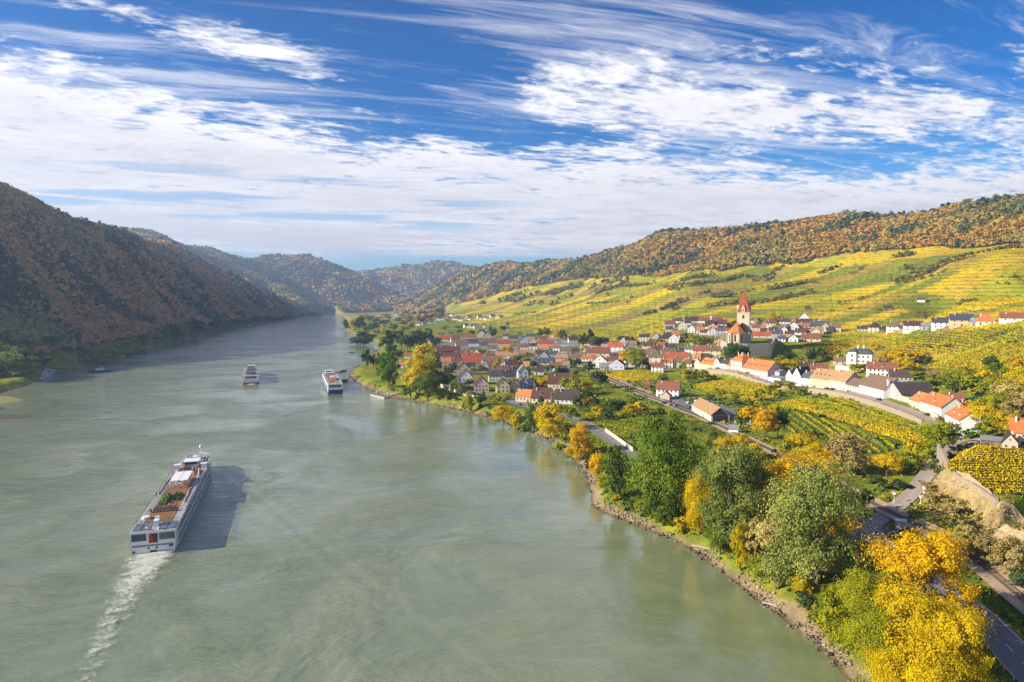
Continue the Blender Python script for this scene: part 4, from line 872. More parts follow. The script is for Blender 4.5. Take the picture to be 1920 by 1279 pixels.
# far along the right bank
for a in [('dgr',682,648,30,50),('dgr',668,646,20,26),('yel',661,622,26,13),('dgr',649,622,24,12),('dgr',674,622,28,24),('ora',665,622,8,10),('gre',690,628,20,20),('dgr',700,622,18,24),('yel',718,628,20,11),('lim',708,628,12,20),('dgr',728,660,40,34),('dgr',752,656,34,26),('dgr',764,662,38,30),('dgr',742,640,22,30),('lim',756,626,18,22),('lim',768,622,18,20),('dgr',782,652,30,30),('gre',778,634,16,20),('lim',784,628,14,18),('dgr',800,640,18,24),('gre',738,622,16,22),('dgr',722,612,14,24),('gre',704,608,14,18),('yel',676,603,14,10),('yel',684,600,12,20),('lim',700,600,10,14),('yel',712,602,10,16),('gre',692,606,14,18),('lim',728,602,12,14),('gre',745,606,12,16),('yel',776,592,10,14),('lim',752,596,8,14),('lim',766,606,10,16),('gre',790,606,10,20),('lim',808,604,8,18),('gre',822,600,8,14),('lim',840,604,8,16),('gre',800,622,8,16),('gre',858,618,8,20),('gre',835,620,10,18),('lim',845,628,6,16),('dgr',862,626,8,16),('gre',872,614,8,16),('gre',725,594,6,20),('yel',744,590,7,14),('lim',760,588,6,16),('yel',800,592,6,12),('lim',815,590,6,16),('dgr',756,612,10,20),('dgr',735,668,24,26),('gre',745,676,22,22)]: T(*a)
# left bank
for a in [('wil',20,706,46,64),('dgr',58,700,40,44),('wil',-20,700,50,60),('gre',8,668,38,40),('lim',34,672,24,34),('dgr',78,690,18,30),('wil',172,680,28,34),('dgr',148,666,14,20),('wil',214,672,22,36),('wlo',192,680,14,40),('lim',238,660,22,18),('lim',252,654,24,14),('gre',270,652,26,24),('wil',292,648,32,30),('gre',306,644,28,26),('dgr',328,642,30,30),('wil',344,640,38,38),('dgr',366,634,34,30),('wil',384,630,22,24),('dgr',404,624,24,26),('wil',420,620,18,26),('gre',440,616,18,28),('wil',462,612,18,26),('gre',484,608,16,26),('dgr',506,604,12,26),('dgr',528,601,10,26),('dgr',548,598,9,22),('dgr',566,594,8,20),('dgr',584,591,6,20),('lim',178,640,14,14),('wil',120,650,22,30),('gre',95,655,24,30),('wil',60,656,24,34),('wlo',240,668,14,30),('wlo',262,662,12,30),('dgr',130,662,10,20)]: T(*a)

# undergrowth that hangs over the top of the bank
def bank_bushes():
    r_ = random.Random(41); ln = resample([p for p in river_right if 90 < p[1] < 640], 5.5); last = None
    for p in ln:
        d = math.hypot(*p); px, py = topix(p[0], p[1], 0.)
        if r_.random() < (.85 if px > 1130 else .50): 
            q = np.array([p[0], p[1]]) + np.array([r_.uniform(5.5, 10), r_.uniform(0, 4)]); 
            if hz(q[0], q[1], GS) < 3.5: continue
            k = r_.choice(['sl', 'sg', 'wlo', 'sl', 'sy', 'wlo', 'sd']); h = r_.uniform(2.0, 4.6) * (1.15 if px > 1250 else .9); tree_at(k, q[0], q[1], h, h * r_.uniform(1.1, 1.7))
bank_bushes()

# belts of scrub and hedge between the vineyards
def belts():
    rng = np.random.default_rng(53)
    for pts, h, w, col in (([(1203,593),(1238,583),(1272,570)],9,16,0),([(1315,553),(1328,548)],7,10,0),([(1334,576),(1380,570),(1427,568),(1473,560),(1519,549)],8,20,1),([(1245,541),(1292,533),(1342,529),(1392,516)],7,12,1),([(1396,518),(1427,522),(1450,514)],7,14,0),([(1538,514),(1565,504),(1588,495)],7,12,0),([(1604,564),(1631,560)],5,8,1),([(1652,583),(1684,579)],5,8,0),([(1877,529),(1912,522)],6,10,0),([(1797,568),(1830,566)],5,8,1),([(1461,491),(1500,495),(1527,487)],8,14,0),([(1600,514),(1620,502)],6,9,1),
                           ([(1700,653),(1750,652),(1795,651)],3.2,4,0),([(1838,640),(1880,628),(1916,617)],4,6,1),([(1867,645),(1916,644)],3.4,5,0),([(1676,683),(1710,679),(1742,673)],5,6,0),([(1024,553),(1048,545),(1086,538)],11,40,1),([(1130,545),(1180,537),(1220,534)],8,14,1),([(1100,570),(1160,566)],5,10,0),([(1690,531),(1740,521),(1775,508)],6,9,1),([(1440,540),(1490,532),(1540,533)],6,10,1),([(1560,585),(1600,580)],4,7,0),([(960,590),(1010,586)],5,9,0)):
        P = np.array(smooth_line([hit(*q)[:2] for q in pts], 5)); d = np.hypot(*P.mean(0)); ln = np.array(resample(list(P), 3.5)); n = len(ln) * max(1, int(w / 6)); c = ln[rng.integers(0, len(ln), n)] + rng.normal(size=(n, 2)) * w * .3
        r = h * .42 * rng.uniform(.5, 1.3, n); k = 34; t = np.repeat(np.arange(n), k); m = len(t); u = sphere_dirs(m, rng, -.3); z0 = hz(c[:, 0], c[:, 1])
        V, Q = quads(np.column_stack([c[t] + u[:, :2] * r[t][:, None], z0[t] + r[t] * .9 + u[:, 2] * r[t]]), u + rng.normal(size=(m, 3)) * .5 + [0, 0, .3], r[t] * .5 * rng.uniform(.7, 1.4, m), rng=rng)
        base = np.array([(.085, .105, .035), (.17, .155, .045)][col]) * rng.uniform(.6, 1.6, (n, 1)); base = np.where(rng.random((n, 1)) < .12, np.array([[.40, .28, .04]]), base); cc = np.clip(base[t] * rng.uniform(.7, 1.35, (m, 1)), 0, 1)
        o = link('hedge', npmesh('hedge', V, Q, [LEAF_COL], {'Col': ('FLOAT_COLOR', 'POINT', np.repeat(np.concatenate([cc, np.ones((m, 1))], 1), 4, 0))})); o['category'] = 'hedge'; q = pts[len(pts) // 2]; REG.append((o, ['dark green scrub hedge', 'olive brown scrub hedge'][col], q[0], q[1]))
belts()
# ------------------------------------------------------------------ houses
WALLC = {'white': (.74, .72, .69), 'cream': (.64, .56, .41), 'yellow': (.66, .54, .29), 'pink': (.60, .42, .42), 'peach': (.66, .47, .36), 'blue': (.40, .49, .66), 'green': (.53, .58, .42), 'grey': (.40, .385, .37), 'beige': (.52, .43, .32), 'lavender': (.60, .58, .68), 'brown': (.17, .11, .07), 'ochre': (.60, .45, .24)}
ROOFC = {'orange': ((.52, .175, .055), 'orange'), 'red': ((.38, .095, .042), 'red'), 'russet': ((.22, .082, .050), 'red brown'), 'maroon': ((.115, .050, .042), 'dark red'), 'dark': ((.075, .055, .050), 'blackish'), 'brown': ((.185, .115, .075), 'brown'), 'slate': ((.075, .085, .105), 'slate grey'), 'tan': ((.37, .215, .11), 'tan'), 'olive': ((.155, .135, .085), 'olive brown'), 'grey': ((.22, .22, .23), 'grey')}
def roof_mat(k):
    nm = 'roof_' + k
    if nm in MATS: return MATS[nm]
    m = bpy.data.materials.new(nm); m.use_nodes = True; t = NT(m.node_tree); tc = t.add('ShaderNodeTexCoord').outputs['Object']
    oi = t.add('ShaderNodeObjectInfo').outputs['Random']; o = t.add('ShaderNodeVectorMath', {'operation': 'ADD'}, i0=tc, i1=t.add('ShaderNodeCombineXYZ', None, i0=t.math('MULTIPLY', oi, 60.), i1=oi, i2=0.).outputs[0]).outputs[0]
    sz = t.add('ShaderNodeSeparateXYZ', None, i0=tc).outputs[2]; course = t.math('FRACT', t.math('DIVIDE', sz, .34)); sx = t.add('ShaderNodeSeparateXYZ', None, i0=tc).outputs[0]; col_ = t.math('FRACT', t.math('DIVIDE', sx, .30))
    big = t.noise(o, .35, 4, .6); fine = t.noise(o, 3.5, 4, .7)
    k_ = t.math('MULTIPLY', t.math('MULTIPLY_ADD', big, .7, .62), t.math('MULTIPLY_ADD', fine, .8, .62))
    k_ = t.math('MULTIPLY', k_, t.math('MULTIPLY_ADD', oi, .34, .83))
    k_ = t.math('SUBTRACT', k_, t.math('MULTIPLY', t.mapr(course, .72, .95), .22))
    c = t.mix(1., (*ROOFC[k][0], 1), t.add('ShaderNodeCombineColor', None, i0=k_, i1=k_, i2=k_).outputs[0], 'MULTIPLY')
    b = t.add('ShaderNodeBsdfPrincipled', None, Base_Color=c, Roughness=.85); b.inputs['Specular IOR Level'].default_value = .2
    h = t.math('MULTIPLY_ADD', course, .6, t.math('MULTIPLY', t.mapr(col_, .2, .5), .4))
    t.set(b, 'Normal', t.add('ShaderNodeBump', None, Strength=.5, Distance=.06, Height=h).outputs[0])
    t.add('ShaderNodeOutputMaterial', None, Surface=b); MATS[nm] = m; return m
def wall_mat(k): return mat('plaster_' + k, WALLC[k], .9, .10, .35, bump=.12)
GLASS = mat('window_glass', (.035, .042, .055), .12, .3, .8, spec=.6); FRAME = mat('window_frame', (.62, .60, .56), .6, .1); FRAMED = mat('dark_frame', (.16, .11, .08), .7, .2)
CHIM = mat('chimney_plaster', (.62, .56, .48), .9, .2, 1.5); DOORM = mat('door_wood', (.10, .065, .04), .7, .3, 2); DARKIN = mat('dark_opening', (.022, .02, .02), .9, .3)
_wm = {}
def window_mesh(w, h):
    """frame with a mullion round a pane, outside towards -Y, origin at the middle of the wall plane"""
    key = (round(w, 1), round(h, 1)); w, h = key
    if key not in _wm:
        f = MB(); t = .10
        for sx in (-1, 1): f.box((sx * (w / 2 - t / 2), 0, 0), (t, .16, h))
        for sz in (-1, 1): f.box((0, 0, sz * (h / 2 - t / 2)), (w - 2 * t, .16, t))
        f.box((0, .01, 0), (.07, .14, h - 2 * t)); f.box((0, -.06, -h / 2 - .06), (w + .2, .22, .1))
        p = MB(); p.box((0, .02, 0), (w - 2 * t + .01, .06, h - 2 * t + .01)); _wm[key] = (f.mesh('window', [FRAME]), p.mesh('pane', [GLASS]))
    return _wm[key]
def add_window(root, x, y, z, w, h, rz=0., pane=True):
    fm, pm = window_mesh(w, h); o = link('window', fm, root, (x, y, z), rz)
    if pane: link('pane', pm, o)
_gm = {}
def simple_window(root, x, y, z, w, h, rz=0.):
    """distant window: one dark light in a pale reveal"""
    key = (round(w, 1), round(h, 1))
    if key not in _gm:
        m = MB(); m.box((0, 0, 0), (key[0] + .3, .10, key[1] + .3), 0); m.box((0, -.03, 0), (key[0], .10, key[1]), 1); _gm[key] = m.mesh('window', [FRAME, GLASS])
    link('window', _gm[key], root, (x, y, z), rz)
def chimney(roof, x, y, z, h=1.6, w=.7):
    c = MB(); c.box((0, 0, 0), (w, w, h + 1.6)); c.box((0, 0, h / 2 + .86), (w + .2, w + .2, .12)); c.box((0, 0, h / 2 + 1.0), (w * .6, w * .6, .22)); c.build('chimney', CHIM, roof, loc=(x, y, z + h / 2 - .8))
def roof_mesh(L, W, hw, hr, typ, ov=.5, th=.22, inset=None):
    mb = MB(); s = hr / (W / 2); zl = hw - ov * s + .06
    if typ == 'gable':
        o = W / 2 + ov; mb.prism([(-o, zl), (0, hw + hr + .06), (o, zl), (o, zl + th), (0, hw + hr + th * 1.3 + .06), (-o, zl + th)], 'x', -L / 2 - .35, L / 2 + .35)
    else:
        x, y = L / 2 + ov, W / 2 + ov; i = (W / 2 + ov) * (inset if inset is not None else .9); i = min(i, x - .01); zt = hw + hr + th
        vs = [(-x, -y, zl), (x, -y, zl), (x, y, zl), (-x, y, zl), (-x, -y, zl + th), (x, -y, zl + th), (x, y, zl + th), (-x, y, zl + th), (-x + i, 0, zt), (x - i, 0, zt)]
        mb.add(vs, [(3, 2, 1, 0), (0, 1, 5, 4), (1, 2, 6, 5), (2, 3, 7, 6), (3, 0, 4, 7), (4, 5, 9, 8), (6, 7, 8, 9), (5, 6, 9), (7, 4, 8)])
    return mb
def dormer(roof, x, y, z, w, wallk, roofk, sgn=-1):
    d = MB(); d.box((0, 0, .2), (w, 1.9, 1.5), 0); d.box((0, sgn * .96, .3), (w * .6, .06, .9), 1)
    d.prism([(-w / 2 - .2, .9), (w / 2 + .2, .9), (0, .9 + w * .42)], 'y', -1.15, 1.15, 2); d.build('dormer', [wall_mat(wallk), GLASS, roof_mat(roofk)], roof, loc=(x, y, z))
def raw_house(x, y, z, ang, L, D, hw, hr, wallk, roofk, typ='f', floors=2, nwin=None, label=None, name='house', words=None, chim=1, dorm=0, detail=1, door=True, side=2, cat='house', hip=False, found=3.0, win=(1.0, 1.4)):
    """x, y: middle of the front foot; the front faces local -Y; typ f: ridge along the front, g: gable to the front"""
    ca, sa = math.cos(ang), math.sin(ang); cx, cy = x - sa * D / 2, y + ca * D / 2
    root = empty(name, (cx, cy, z), ang, label, cat); px, py = topix(x, y, z)
    if not label: REG.append((root, words or f'{wallk} {name} with {ROOFC[roofk][1]} roof', float(px), float(py)))
    gab = typ == 'g'; RL, RW = (D, L) if gab else (L, D); rr = math.pi / 2 if gab else 0.
    wm = MB()
    if hip: wm.box((0, 0, (hw - found) / 2), (RL, RW, hw + found))
    else: wm.prism([(-RW / 2, -found), (RW / 2, -found), (RW / 2, hw), (0, hw + hr), (-RW / 2, hw)], 'x', -RL / 2, RL / 2)
    wm.build('wall', wall_mat(wallk), root, rz=rr)
    roof = roof_mesh(RL, RW, hw, hr, 'hip' if hip else 'gable', .45).build('roof', roof_mat(roofk), root, rz=rr)
    for i in range(chim):
        f = (-.28, .3, .05)[i % 3]; chimney(roof, f * RL, .12 * RW * (1 if i % 2 else -1), hw + hr * .82, rnd.uniform(1.0, 1.9))
    for i in range(dorm):
        xx = (i + .5) / dorm * RL * .8 - RL * .4; dormer(roof, xx, -RW * .30, hw + hr * .34, min(1.6, RL / dorm * .6), wallk, roofk)
    if detail:
        n = nwin if nwin is not None else max(2, int(L / 2.9)); W_ = add_window if detail > 1 else simple_window; ww, wh = win
        fh = hw / floors; dx_ = rnd.randrange(n) if door else -1
        for fl in range(floors):
            for i in range(n):
                xx = (i + .5) / n * L * .92 - L * .46
                if fl == 0 and i == dx_:
                    m = MB(); m.box((0, 0, 1.05), (1.2, .16, 2.2)); m.build('door', DOORM, root, loc=(xx, -D / 2, 0)); continue
                W_(root, xx, -D / 2, fl * fh + fh * .56, ww, min(wh, fh * .6))
        if gab and hr > 2.4: W_(root, 0, -D / 2, hw + hr * .33, ww * .85, 1.1)
        for sgn in ((-1,) if px > 900 else (1,)):
            for i in range(side): W_(root, sgn * L / 2, (i + .5) / side * D * .8 - D * .4, fh * (floors - 1) + fh * .56, ww, min(wh, fh * .6), -sgn * -math.pi / 2 * -1)
            if not gab and hr > 2.6 and not hip: W_(root, sgn * L / 2, 0, hw + hr * .3, ww * .8, 1.0, sgn * math.pi / 2)
    return root, roof
def house(px, py, wpx, ang, wallk, roofk, typ='f', floors=2, D=None, pitch=.9, hw=None, **k):
    p = hit(px, py); d = math.hypot(p[0], p[1]); L = wpx * d / F / max(.55, math.cos(R(ang) + math.atan2(p[0], p[1]) * 1.0)); L = max(5., L)
    D = D or min(max(7.5, L * .62), 13); hw = hw or (2.9 * floors if floors > 1 else 3.4); span = D if typ == 'f' else L
    det = k.pop('detail', 2 if d < 480 else 1 if d < 1000 else 0)
    if det == 1 and d > 620: k.setdefault('nwin', 2 if L < 11 else 3); k.setdefault('side', 1)
    z = min(H(p[0], p[1]), H(p[0] - math.sin(R(ang)) * D / 2, p[1] + math.cos(R(ang)) * D / 2) + .4)
    return raw_house(p[0], p[1], z + .1, R(ang), L, D, hw, span / 2 * pitch, wallk, roofk, typ, floors, detail=det, **k)
def front(a, b, D, hw, hr, wallk, roofk, z=None, **k):
    """house whose front foot runs between two photo pixels"""
    p, q = hit(*a), hit(*b); v = q[:2] - p[:2]; m = (p + q) / 2
    return raw_house(m[0], m[1], (min(p[2], q[2]) if z is None else z) + .1, math.atan2(v[1], v[0]), float(np.hypot(*v)), D, hw, hr, wallk, roofk, **k)
Hs = house
# --- by the riverside road
Hs(873,722,30,4,'white','maroon','g',2,D=11,pitch=1.1,label='white two gabled house with dark red roof left of the pink house'); Hs(903,735,28,4,'pink','maroon','g',2,D=11,pitch=1.05,label='pink gabled house in the coloured row above the riverside road')
Hs(943,737,25,4,'yellow','dark','g',2,D=11,pitch=1.05,label='pale yellow gabled house in the coloured row'); Hs(965,735,19,4,'peach','maroon','g',2,D=11,pitch=1.1,label='peach gabled house between the yellow and the blue house'); Hs(982,731,17,4,'blue','maroon','g',2,D=11,pitch=1.1,label='light blue gabled house at the right end of the coloured row'); Hs(995,728,12,4,'blue','dark','g',2,D=10,label='narrow pale blue annex right of the light blue house')
Hs(981,709,19,6,'lavender','grey','g',2,D=11,pitch=1.2,label='pale lavender gabled house behind the coloured row'); Hs(929,716,26,4,'white','dark','f',2,D=9,chim=2,label='house with blackish roof behind the pink house'); Hs(955,716,24,4,'grey','dark','f',2,D=9,chim=2,label='grey house with blackish roof behind the yellow house')
Hs(980,754,28,-26,'beige','orange','f',1,D=8,pitch=1.1,hw=4.2,label='beige house with bright orange roof beside the dark cypress'); Hs(1014,756,36,-16,'cream','maroon','f',1,D=10,pitch=1.35,hw=3.6,dorm=1,label='steep dark red roofed house with white gable above the tall green tree'); Hs(1062,758,44,-12,'white','dark','f',1,D=11,pitch=1.15,hw=3.4,label='low house with a big black roof behind the golden yellow tree')
Hs(1054,732,54,-10,'cream','maroon','f',1,D=14,pitch=1.0,hw=5.2,chim=1,dorm=1,label='large cream house with huge dark red roof beside the yellow shrubs'); Hs(1057,705,20,0,'green','dark','f',1,D=7,label='pale shed with black roof behind the large dark red roof')
# --- lower village
for a in [(841,664,44,6,'brown','maroon','f',1,dict(D=13,hw=4)),(838,676,46,4,'brown','maroon','f',1,dict(D=12,hw=3.6)),(836,684,26,10,'white','orange','f',1,dict(D=10)),(858,684,22,6,'beige','russet','f',1,dict(D=10)),(885,687,34,4,'white','red','f',1,dict(D=17,pitch=1.15,hw=4,label='large hall like house with the brightest red roof in the lower village')),(853,697,16,4,'grey','brown','f',1,{}),(915,681,23,4,'white','brown','f',1,{}),(836,708,14,20,'brown','maroon','f',1,dict(name='barn',D=6)),(910,695,22,4,'grey','grey','f',1,{}),(951,704,40,4,'beige','brown','f',1,dict(D=12)),(765,672,12,0,'white','red','f',1,{}),(755,690,14,0,'white','orange','f',1,{}),
          (885,650,25,5,'white','slate','f',2,{}),(907,650,16,5,'grey','slate','f',1,{}),(917,646,32,6,'white','russet','f',1,{}),(945,651,22,0,'peach','red','f',2,{}),(962,638,18,0,'grey','dark','f',1,{}),(832,640,26,0,'white','red','f',1,{}),(858,634,18,0,'beige','brown','f',1,{}),(845,641,8,0,'blue','slate','f',1,{}),(880,636,18,0,'cream','red','f',1,{}),(808,645,9,0,'white','slate','f',2,{}),(920,670,20,4,'beige','brown','f',1,{}),(941,672,24,0,'cream','tan','f',1,{}),(962,672,18,0,'white','tan','f',1,{}),(965,655,12,0,'grey','brown','f',2,{}),(895,664,14,0,'grey','olive','f',1,{}),(872,664,12,0,'white','brown','f',1,{}),
          (983,645,15,0,'blue','slate','g',2,{}),(999,647,12,0,'cream','tan','g',2,{}),(1025,649,29,-4,'beige','russet','f',1,{}),(1018,657,22,-6,'cream','orange','f',1,{}),(1016,668,24,-4,'grey','dark','f',1,dict(D=9)),(1043,660,13,-8,'white','red','f',2,{}),(1036,669,17,-6,'grey','slate','f',1,{}),(1053,681,22,-8,'peach','tan','f',2,dict(D=9)),(1076,680,22,-10,'beige','brown','f',2,{}),(1092,676,14,-12,'beige','brown','f',2,{}),(975,668,22,0,'beige','tan','f',1,{}),(995,667,18,0,'cream','tan','f',1,{}),(1021,690,40,-4,'yellow','slate','f',2,dict(D=10,dorm=4,label='long cream yellow house with grey mansard roof and dormers in the village')),(1041,697,22,-6,'white','russet','f',2,{}),(1010,703,18,-4,'white','dark','f',1,{}),(1000,656,14,0,'white','dark','f',2,{}),(1060,662,16,-8,'grey','brown','f',1,{}),(1078,662,14,-8,'brown','dark','f',1,{}),(950,686,14,0,'white','brown','f',1,{}),(984,678,16,0,'white','dark','f',1,{}),(925,658,12,0,'white','brown','f',1,{}),
          (1130,647,21,-14,'cream','dark','f',2,{}),(1150,651,20,-14,'grey','dark','f',1,{}),(1153,659,28,-14,'white','red','f',2,dict(D=12,dorm=1)),(1120,671,44,-14,'cream','russet','f',2,dict(D=12,pitch=1.1,label='long cream schoolhouse with red brown roof beside the white gable house')),(1152,674,18,-16,'cream','dark','f',1,{}),(1169,673,19,-16,'white','red','f',1,{}),(1101,678,20,-14,'white','orange','f',1,dict(D=8)),(1124,689,29,-14,'white','orange','g',2,dict(D=10,pitch=.9,label='white gabled house with orange side roof beside the railway')),(1155,694,30,-15,'lavender','russet','g',1,dict(D=14,hw=5,pitch=.75,label='pale lavender wine hall with a wide gable above the small vineyard')),(1132,694,13,-14,'grey','grey','f',1,{}),(1110,676,12,-14,'white','red','f',1,{}),(1178,641,16,-14,'cream','maroon','f',1,{}),(1208,640,19,-14,'cream','dark','f',2,{}),(1246,640,21,-14,'beige','dark','f',1,{}),(1219,647,12,-14,'white','maroon','f',1,{}),(1240,652,12,-14,'white','red','f',1,{}),(1260,655,14,-14,'brown','dark','f',1,{}),
          (1220,673,32,-16,'beige','brown','f',2,dict(D=15,hip=True,pitch=.8,label='square beige manor with a tall brown hipped roof left of the church')),(1230,680,30,-16,'cream','olive','f',2,dict(D=8)),(1266,681,43,-16,'white','red','f',2,dict(D=11,label='long red roofed house with white gable end behind the long white house')),(1232,699,22,-16,'white','russet','f',2,{}),(1250,690,22,-16,'white','orange','f',2,dict(D=8)),(1294,664,20,-18,'white','olive','f',2,{}),(1318,668,36,-18,'cream','russet','f',2,dict(D=10,pitch=1.1)),(1320,676,20,-18,'grey','dark','f',1,{}),(1307,680,12,-18,'cream','orange','f',2,{}),(1275,666,12,-18,'grey','dark','f',1,{}),(1284,674,14,-18,'white','brown','f',1,{})]:
    k = a[8]; Hs(*a[:8], **k)
Hs(1065,649,56,-6,'blue','grey','f',1,D=9,pitch=.25,hw=3,chim=0,nwin=8,label='long flat pale blue hall at the edge of the yellow vineyards',name='hall',cat='hall')
# infill between the houses read one by one: the old centre is a tight jumble of roofs
def infill():
    r_ = random.Random(17); have = [(px, py) for o, w, px, py in REG if 'house' in w] + [(951, 704), (1021, 690), (1054, 732), (1120, 671), (1220, 673), (1266, 681), (1155, 694), (1124, 689), (1268, 697), (1065, 649)]
    for pl, n, ang in ((VILLAGE[0], 34, 0), (VILLAGE[1], 20, -16), (VILLAGE[2], 9, -17), (VILLAGE[3], 9, -20)):
        P = np.array(pl, float)
        made = 0
        for _ in range(n * 40):
            if made >= n: break
            px, py = r_.uniform(P[:, 0].min(), P[:, 0].max()), r_.uniform(P[:, 1].min(), P[:, 1].max())
            if not seg_dist(np.array([px]), np.array([py]), pl, True)[1][0]: continue
            q = hit(px, py)
            if seg_dist(np.array([q[0]]), np.array([q[1]]), [tuple(t_) for t_ in RAIL])[0][0] < 14 or seg_dist(np.array([q[0]]), np.array([q[1]]), [tuple(t_) for t_ in STREET])[0][0] < 18: continue
            sc_ = .62 if py < 645 else 1.0
            if any(abs(px - a) < 15 * sc_ and abs(py - b) < 7.5 * sc_ for a, b in have): continue
            have.append((px, py)); made += 1; Hs(px, py, r_.uniform(15, 25) * sc_ ** .6, ang + r_.uniform(-14, 14), r_.choice(['white', 'white', 'cream', 'beige', 'grey', 'cream']), r_.choice(['maroon', 'russet', 'brown', 'dark', 'russet', 'brown', 'maroon', 'russet', 'tan', 'slate']), r_.choice('fffg'), r_.choice([1, 2, 2]), pitch=r_.uniform(.85, 1.15), chim=1, nwin=2, side=0, door=False)
infill()
# --- the row along the village street: fronts follow the street
def strip(ax, bx, D, hw, hr, wallk, roofk, gap=.0, off=4.6, **k):
    """street house between two photo columns, its front set back from the street line"""
    ln = offset(STREET_L, -off * _sg); pts = np.array([[*topix(q[0], q[1], street_z(q))] for q in ln]); o = np.argsort(pts[:, 0]); P = np.array(ln)[o]; X = pts[o, 0]
    a = np.array([np.interp(ax, X, P[:, 0]), np.interp(ax, X, P[:, 1])]); b = np.array([np.interp(bx, X, P[:, 0]), np.interp(bx, X, P[:, 1])]); v = b - a; m = (a + b) / 2
    return raw_house(m[0], m[1], min(street_z(a), street_z(b)) + .2, math.atan2(v[1], v[0]), float(np.hypot(*v)) - gap, D, hw, hr, wallk, roofk, detail=k.pop('detail', 2), **k)
strip(1240,1296,11,6.2,5,'white','maroon',off=16,chim=2,dorm=5,nwin=8,label='long white house with dark dormered roof above the lime yellow vineyard')
strip(1302,1313,13,7.5,4,'cream','orange',typ='g',label='narrow cream gable house at the left end of the street row'); strip(1313,1338,12,7,5,'yellow','orange',dorm=4,nwin=7,label='yellow street house with dormered orange roof left of the pink houses')
strip(1338,1349,11,7.6,4,'cream','russet',typ='g',nwin=3,label='cream street house with a red brown gable roof'); strip(1349,1362,11,6.2,4,'white','slate',nwin=4,label='white street house with grey slate roof left of the tall pink house'); strip(1362,1370,9,4.6,3,'yellow','orange',nwin=2,label='tiny yellow street house hugging the tall pink house')
strip(1370,1391,15,10,6.4,'pink','orange',floors=3,chim=3,dorm=2,nwin=5,hip=True,label='tall pink house with three chimneys in the street row'); strip(1391,1439,15,7,7.4,'pink','orange',dorm=7,nwin=11,chim=1,label='long pink house with a big orange roof and a row of dormers')
strip(1440,1463,12,3.6,1.0,'white','grey',floors=1,nwin=3,chim=0,label='low white flat roofed annex right of the long pink house'); strip(1444,1461,9,7.6,1.2,'grey','grey',floors=2,off=11,nwin=3,chim=0,label='grey block rising behind the low white annex')
strip(1473,1485,13,7.6,5.0,'white','orange',typ='g',nwin=2,label='narrow white gable house with orange roof edge in the street row'); strip(1485,1501,15,8,6.4,'white','dark',typ='g',nwin=3,label='wider white gable house with black roof in the street row'); strip(1501,1518,11,7,4.4,'white','slate',nwin=4,label='white street house under a grey roof beside the ochre inn')
strip(1518,1556,14,7.6,6.8,'yellow','tan',nwin=6,dorm=4,chim=1,label='ochre yellow inn with large tan roof and long dormers'); strip(1556.2,1585,14,7.6,6.8,'green','tan',nwin=6,chim=1,label='pale green half of the tan roofed inn beside the ochre half'); strip(1585,1610,12,5.4,4.2,'green','brown',nwin=7,chim=0,label='low pale green house with brown roof beside the long white winery')
strip(1610,1656,17,6.6,7.2,'white','brown',nwin=9,chim=0,win=(.9,1.3),label='long white winery with brown roof on the village street')
b_, _r = strip(1658,1690,22,5.5,6.4,'grey','dark',typ='g',nwin=2,off=9,chim=0,name='barn',cat='barn',label='big grey gabled barn right of the white winery')
_c = MB(); _c.box((0, 0, 6), (1.6, 1.2, 14)); _c.box((0, 0, 13.1), (1.9, 1.5, .3)); _c.build('chimney', mat('white_flue', (.62, .64, .72), .6, .08), b_, loc=(-4.5, -11.7, 0))
Hs(1655,706,46,-24,'white','russet','f',2,D=10,dorm=1,label='white gabled house with red brown roof behind the winery'); Hs(1580,684,28,-22,'beige','brown','f',1,D=7,label='small brown roofed shed left below the white villa'); Hs(1535,700,30,-22,'beige','russet','f',1,D=9); Hs(1515,696,24,-20,'white','dark','f',1,D=9); Hs(1690,716,34,-24,'grey','dark','f',1,D=10)
# --- the orange roofed houses at the right end of the street
strip(1705,1724,11,5,4.6,'cream','orange',off=7,floors=1,dorm=1,nwin=3,label='small cream house at the left of the three orange roofed houses'); strip(1724,1764,13,6.4,5.4,'white','orange',off=6,dorm=1,nwin=8,chim=2,label='long white house under an orange roof, middle of the three at the street end')
front((1771,803),(1797,817),13,7.6,5.0,'white','orange',nwin=4,dorm=2,chim=1,detail=2,label='white corner house with orange roof at the street end'); Hs(1790,762,26,-30,'beige','russet','f',1,D=8); Hs(1812,776,20,-30,'brown','russet','f',1,D=7)
Hs(1868,842,40,-34,'brown','grey','f',1,D=8,pitch=.25,hw=3.2,name='shed',cat='shed',chim=0,label='dark open shed with flat grey roof on the vine terrace'); Hs(1893,846,20,-34,'beige','dark','g',1,D=9,pitch=1.3,label='small dark gabled hut beside the flat grey shed'); Hs(1918,838,34,-36,'peach','orange','f',2,D=11,label='peach house with orange roof at the right picture edge')
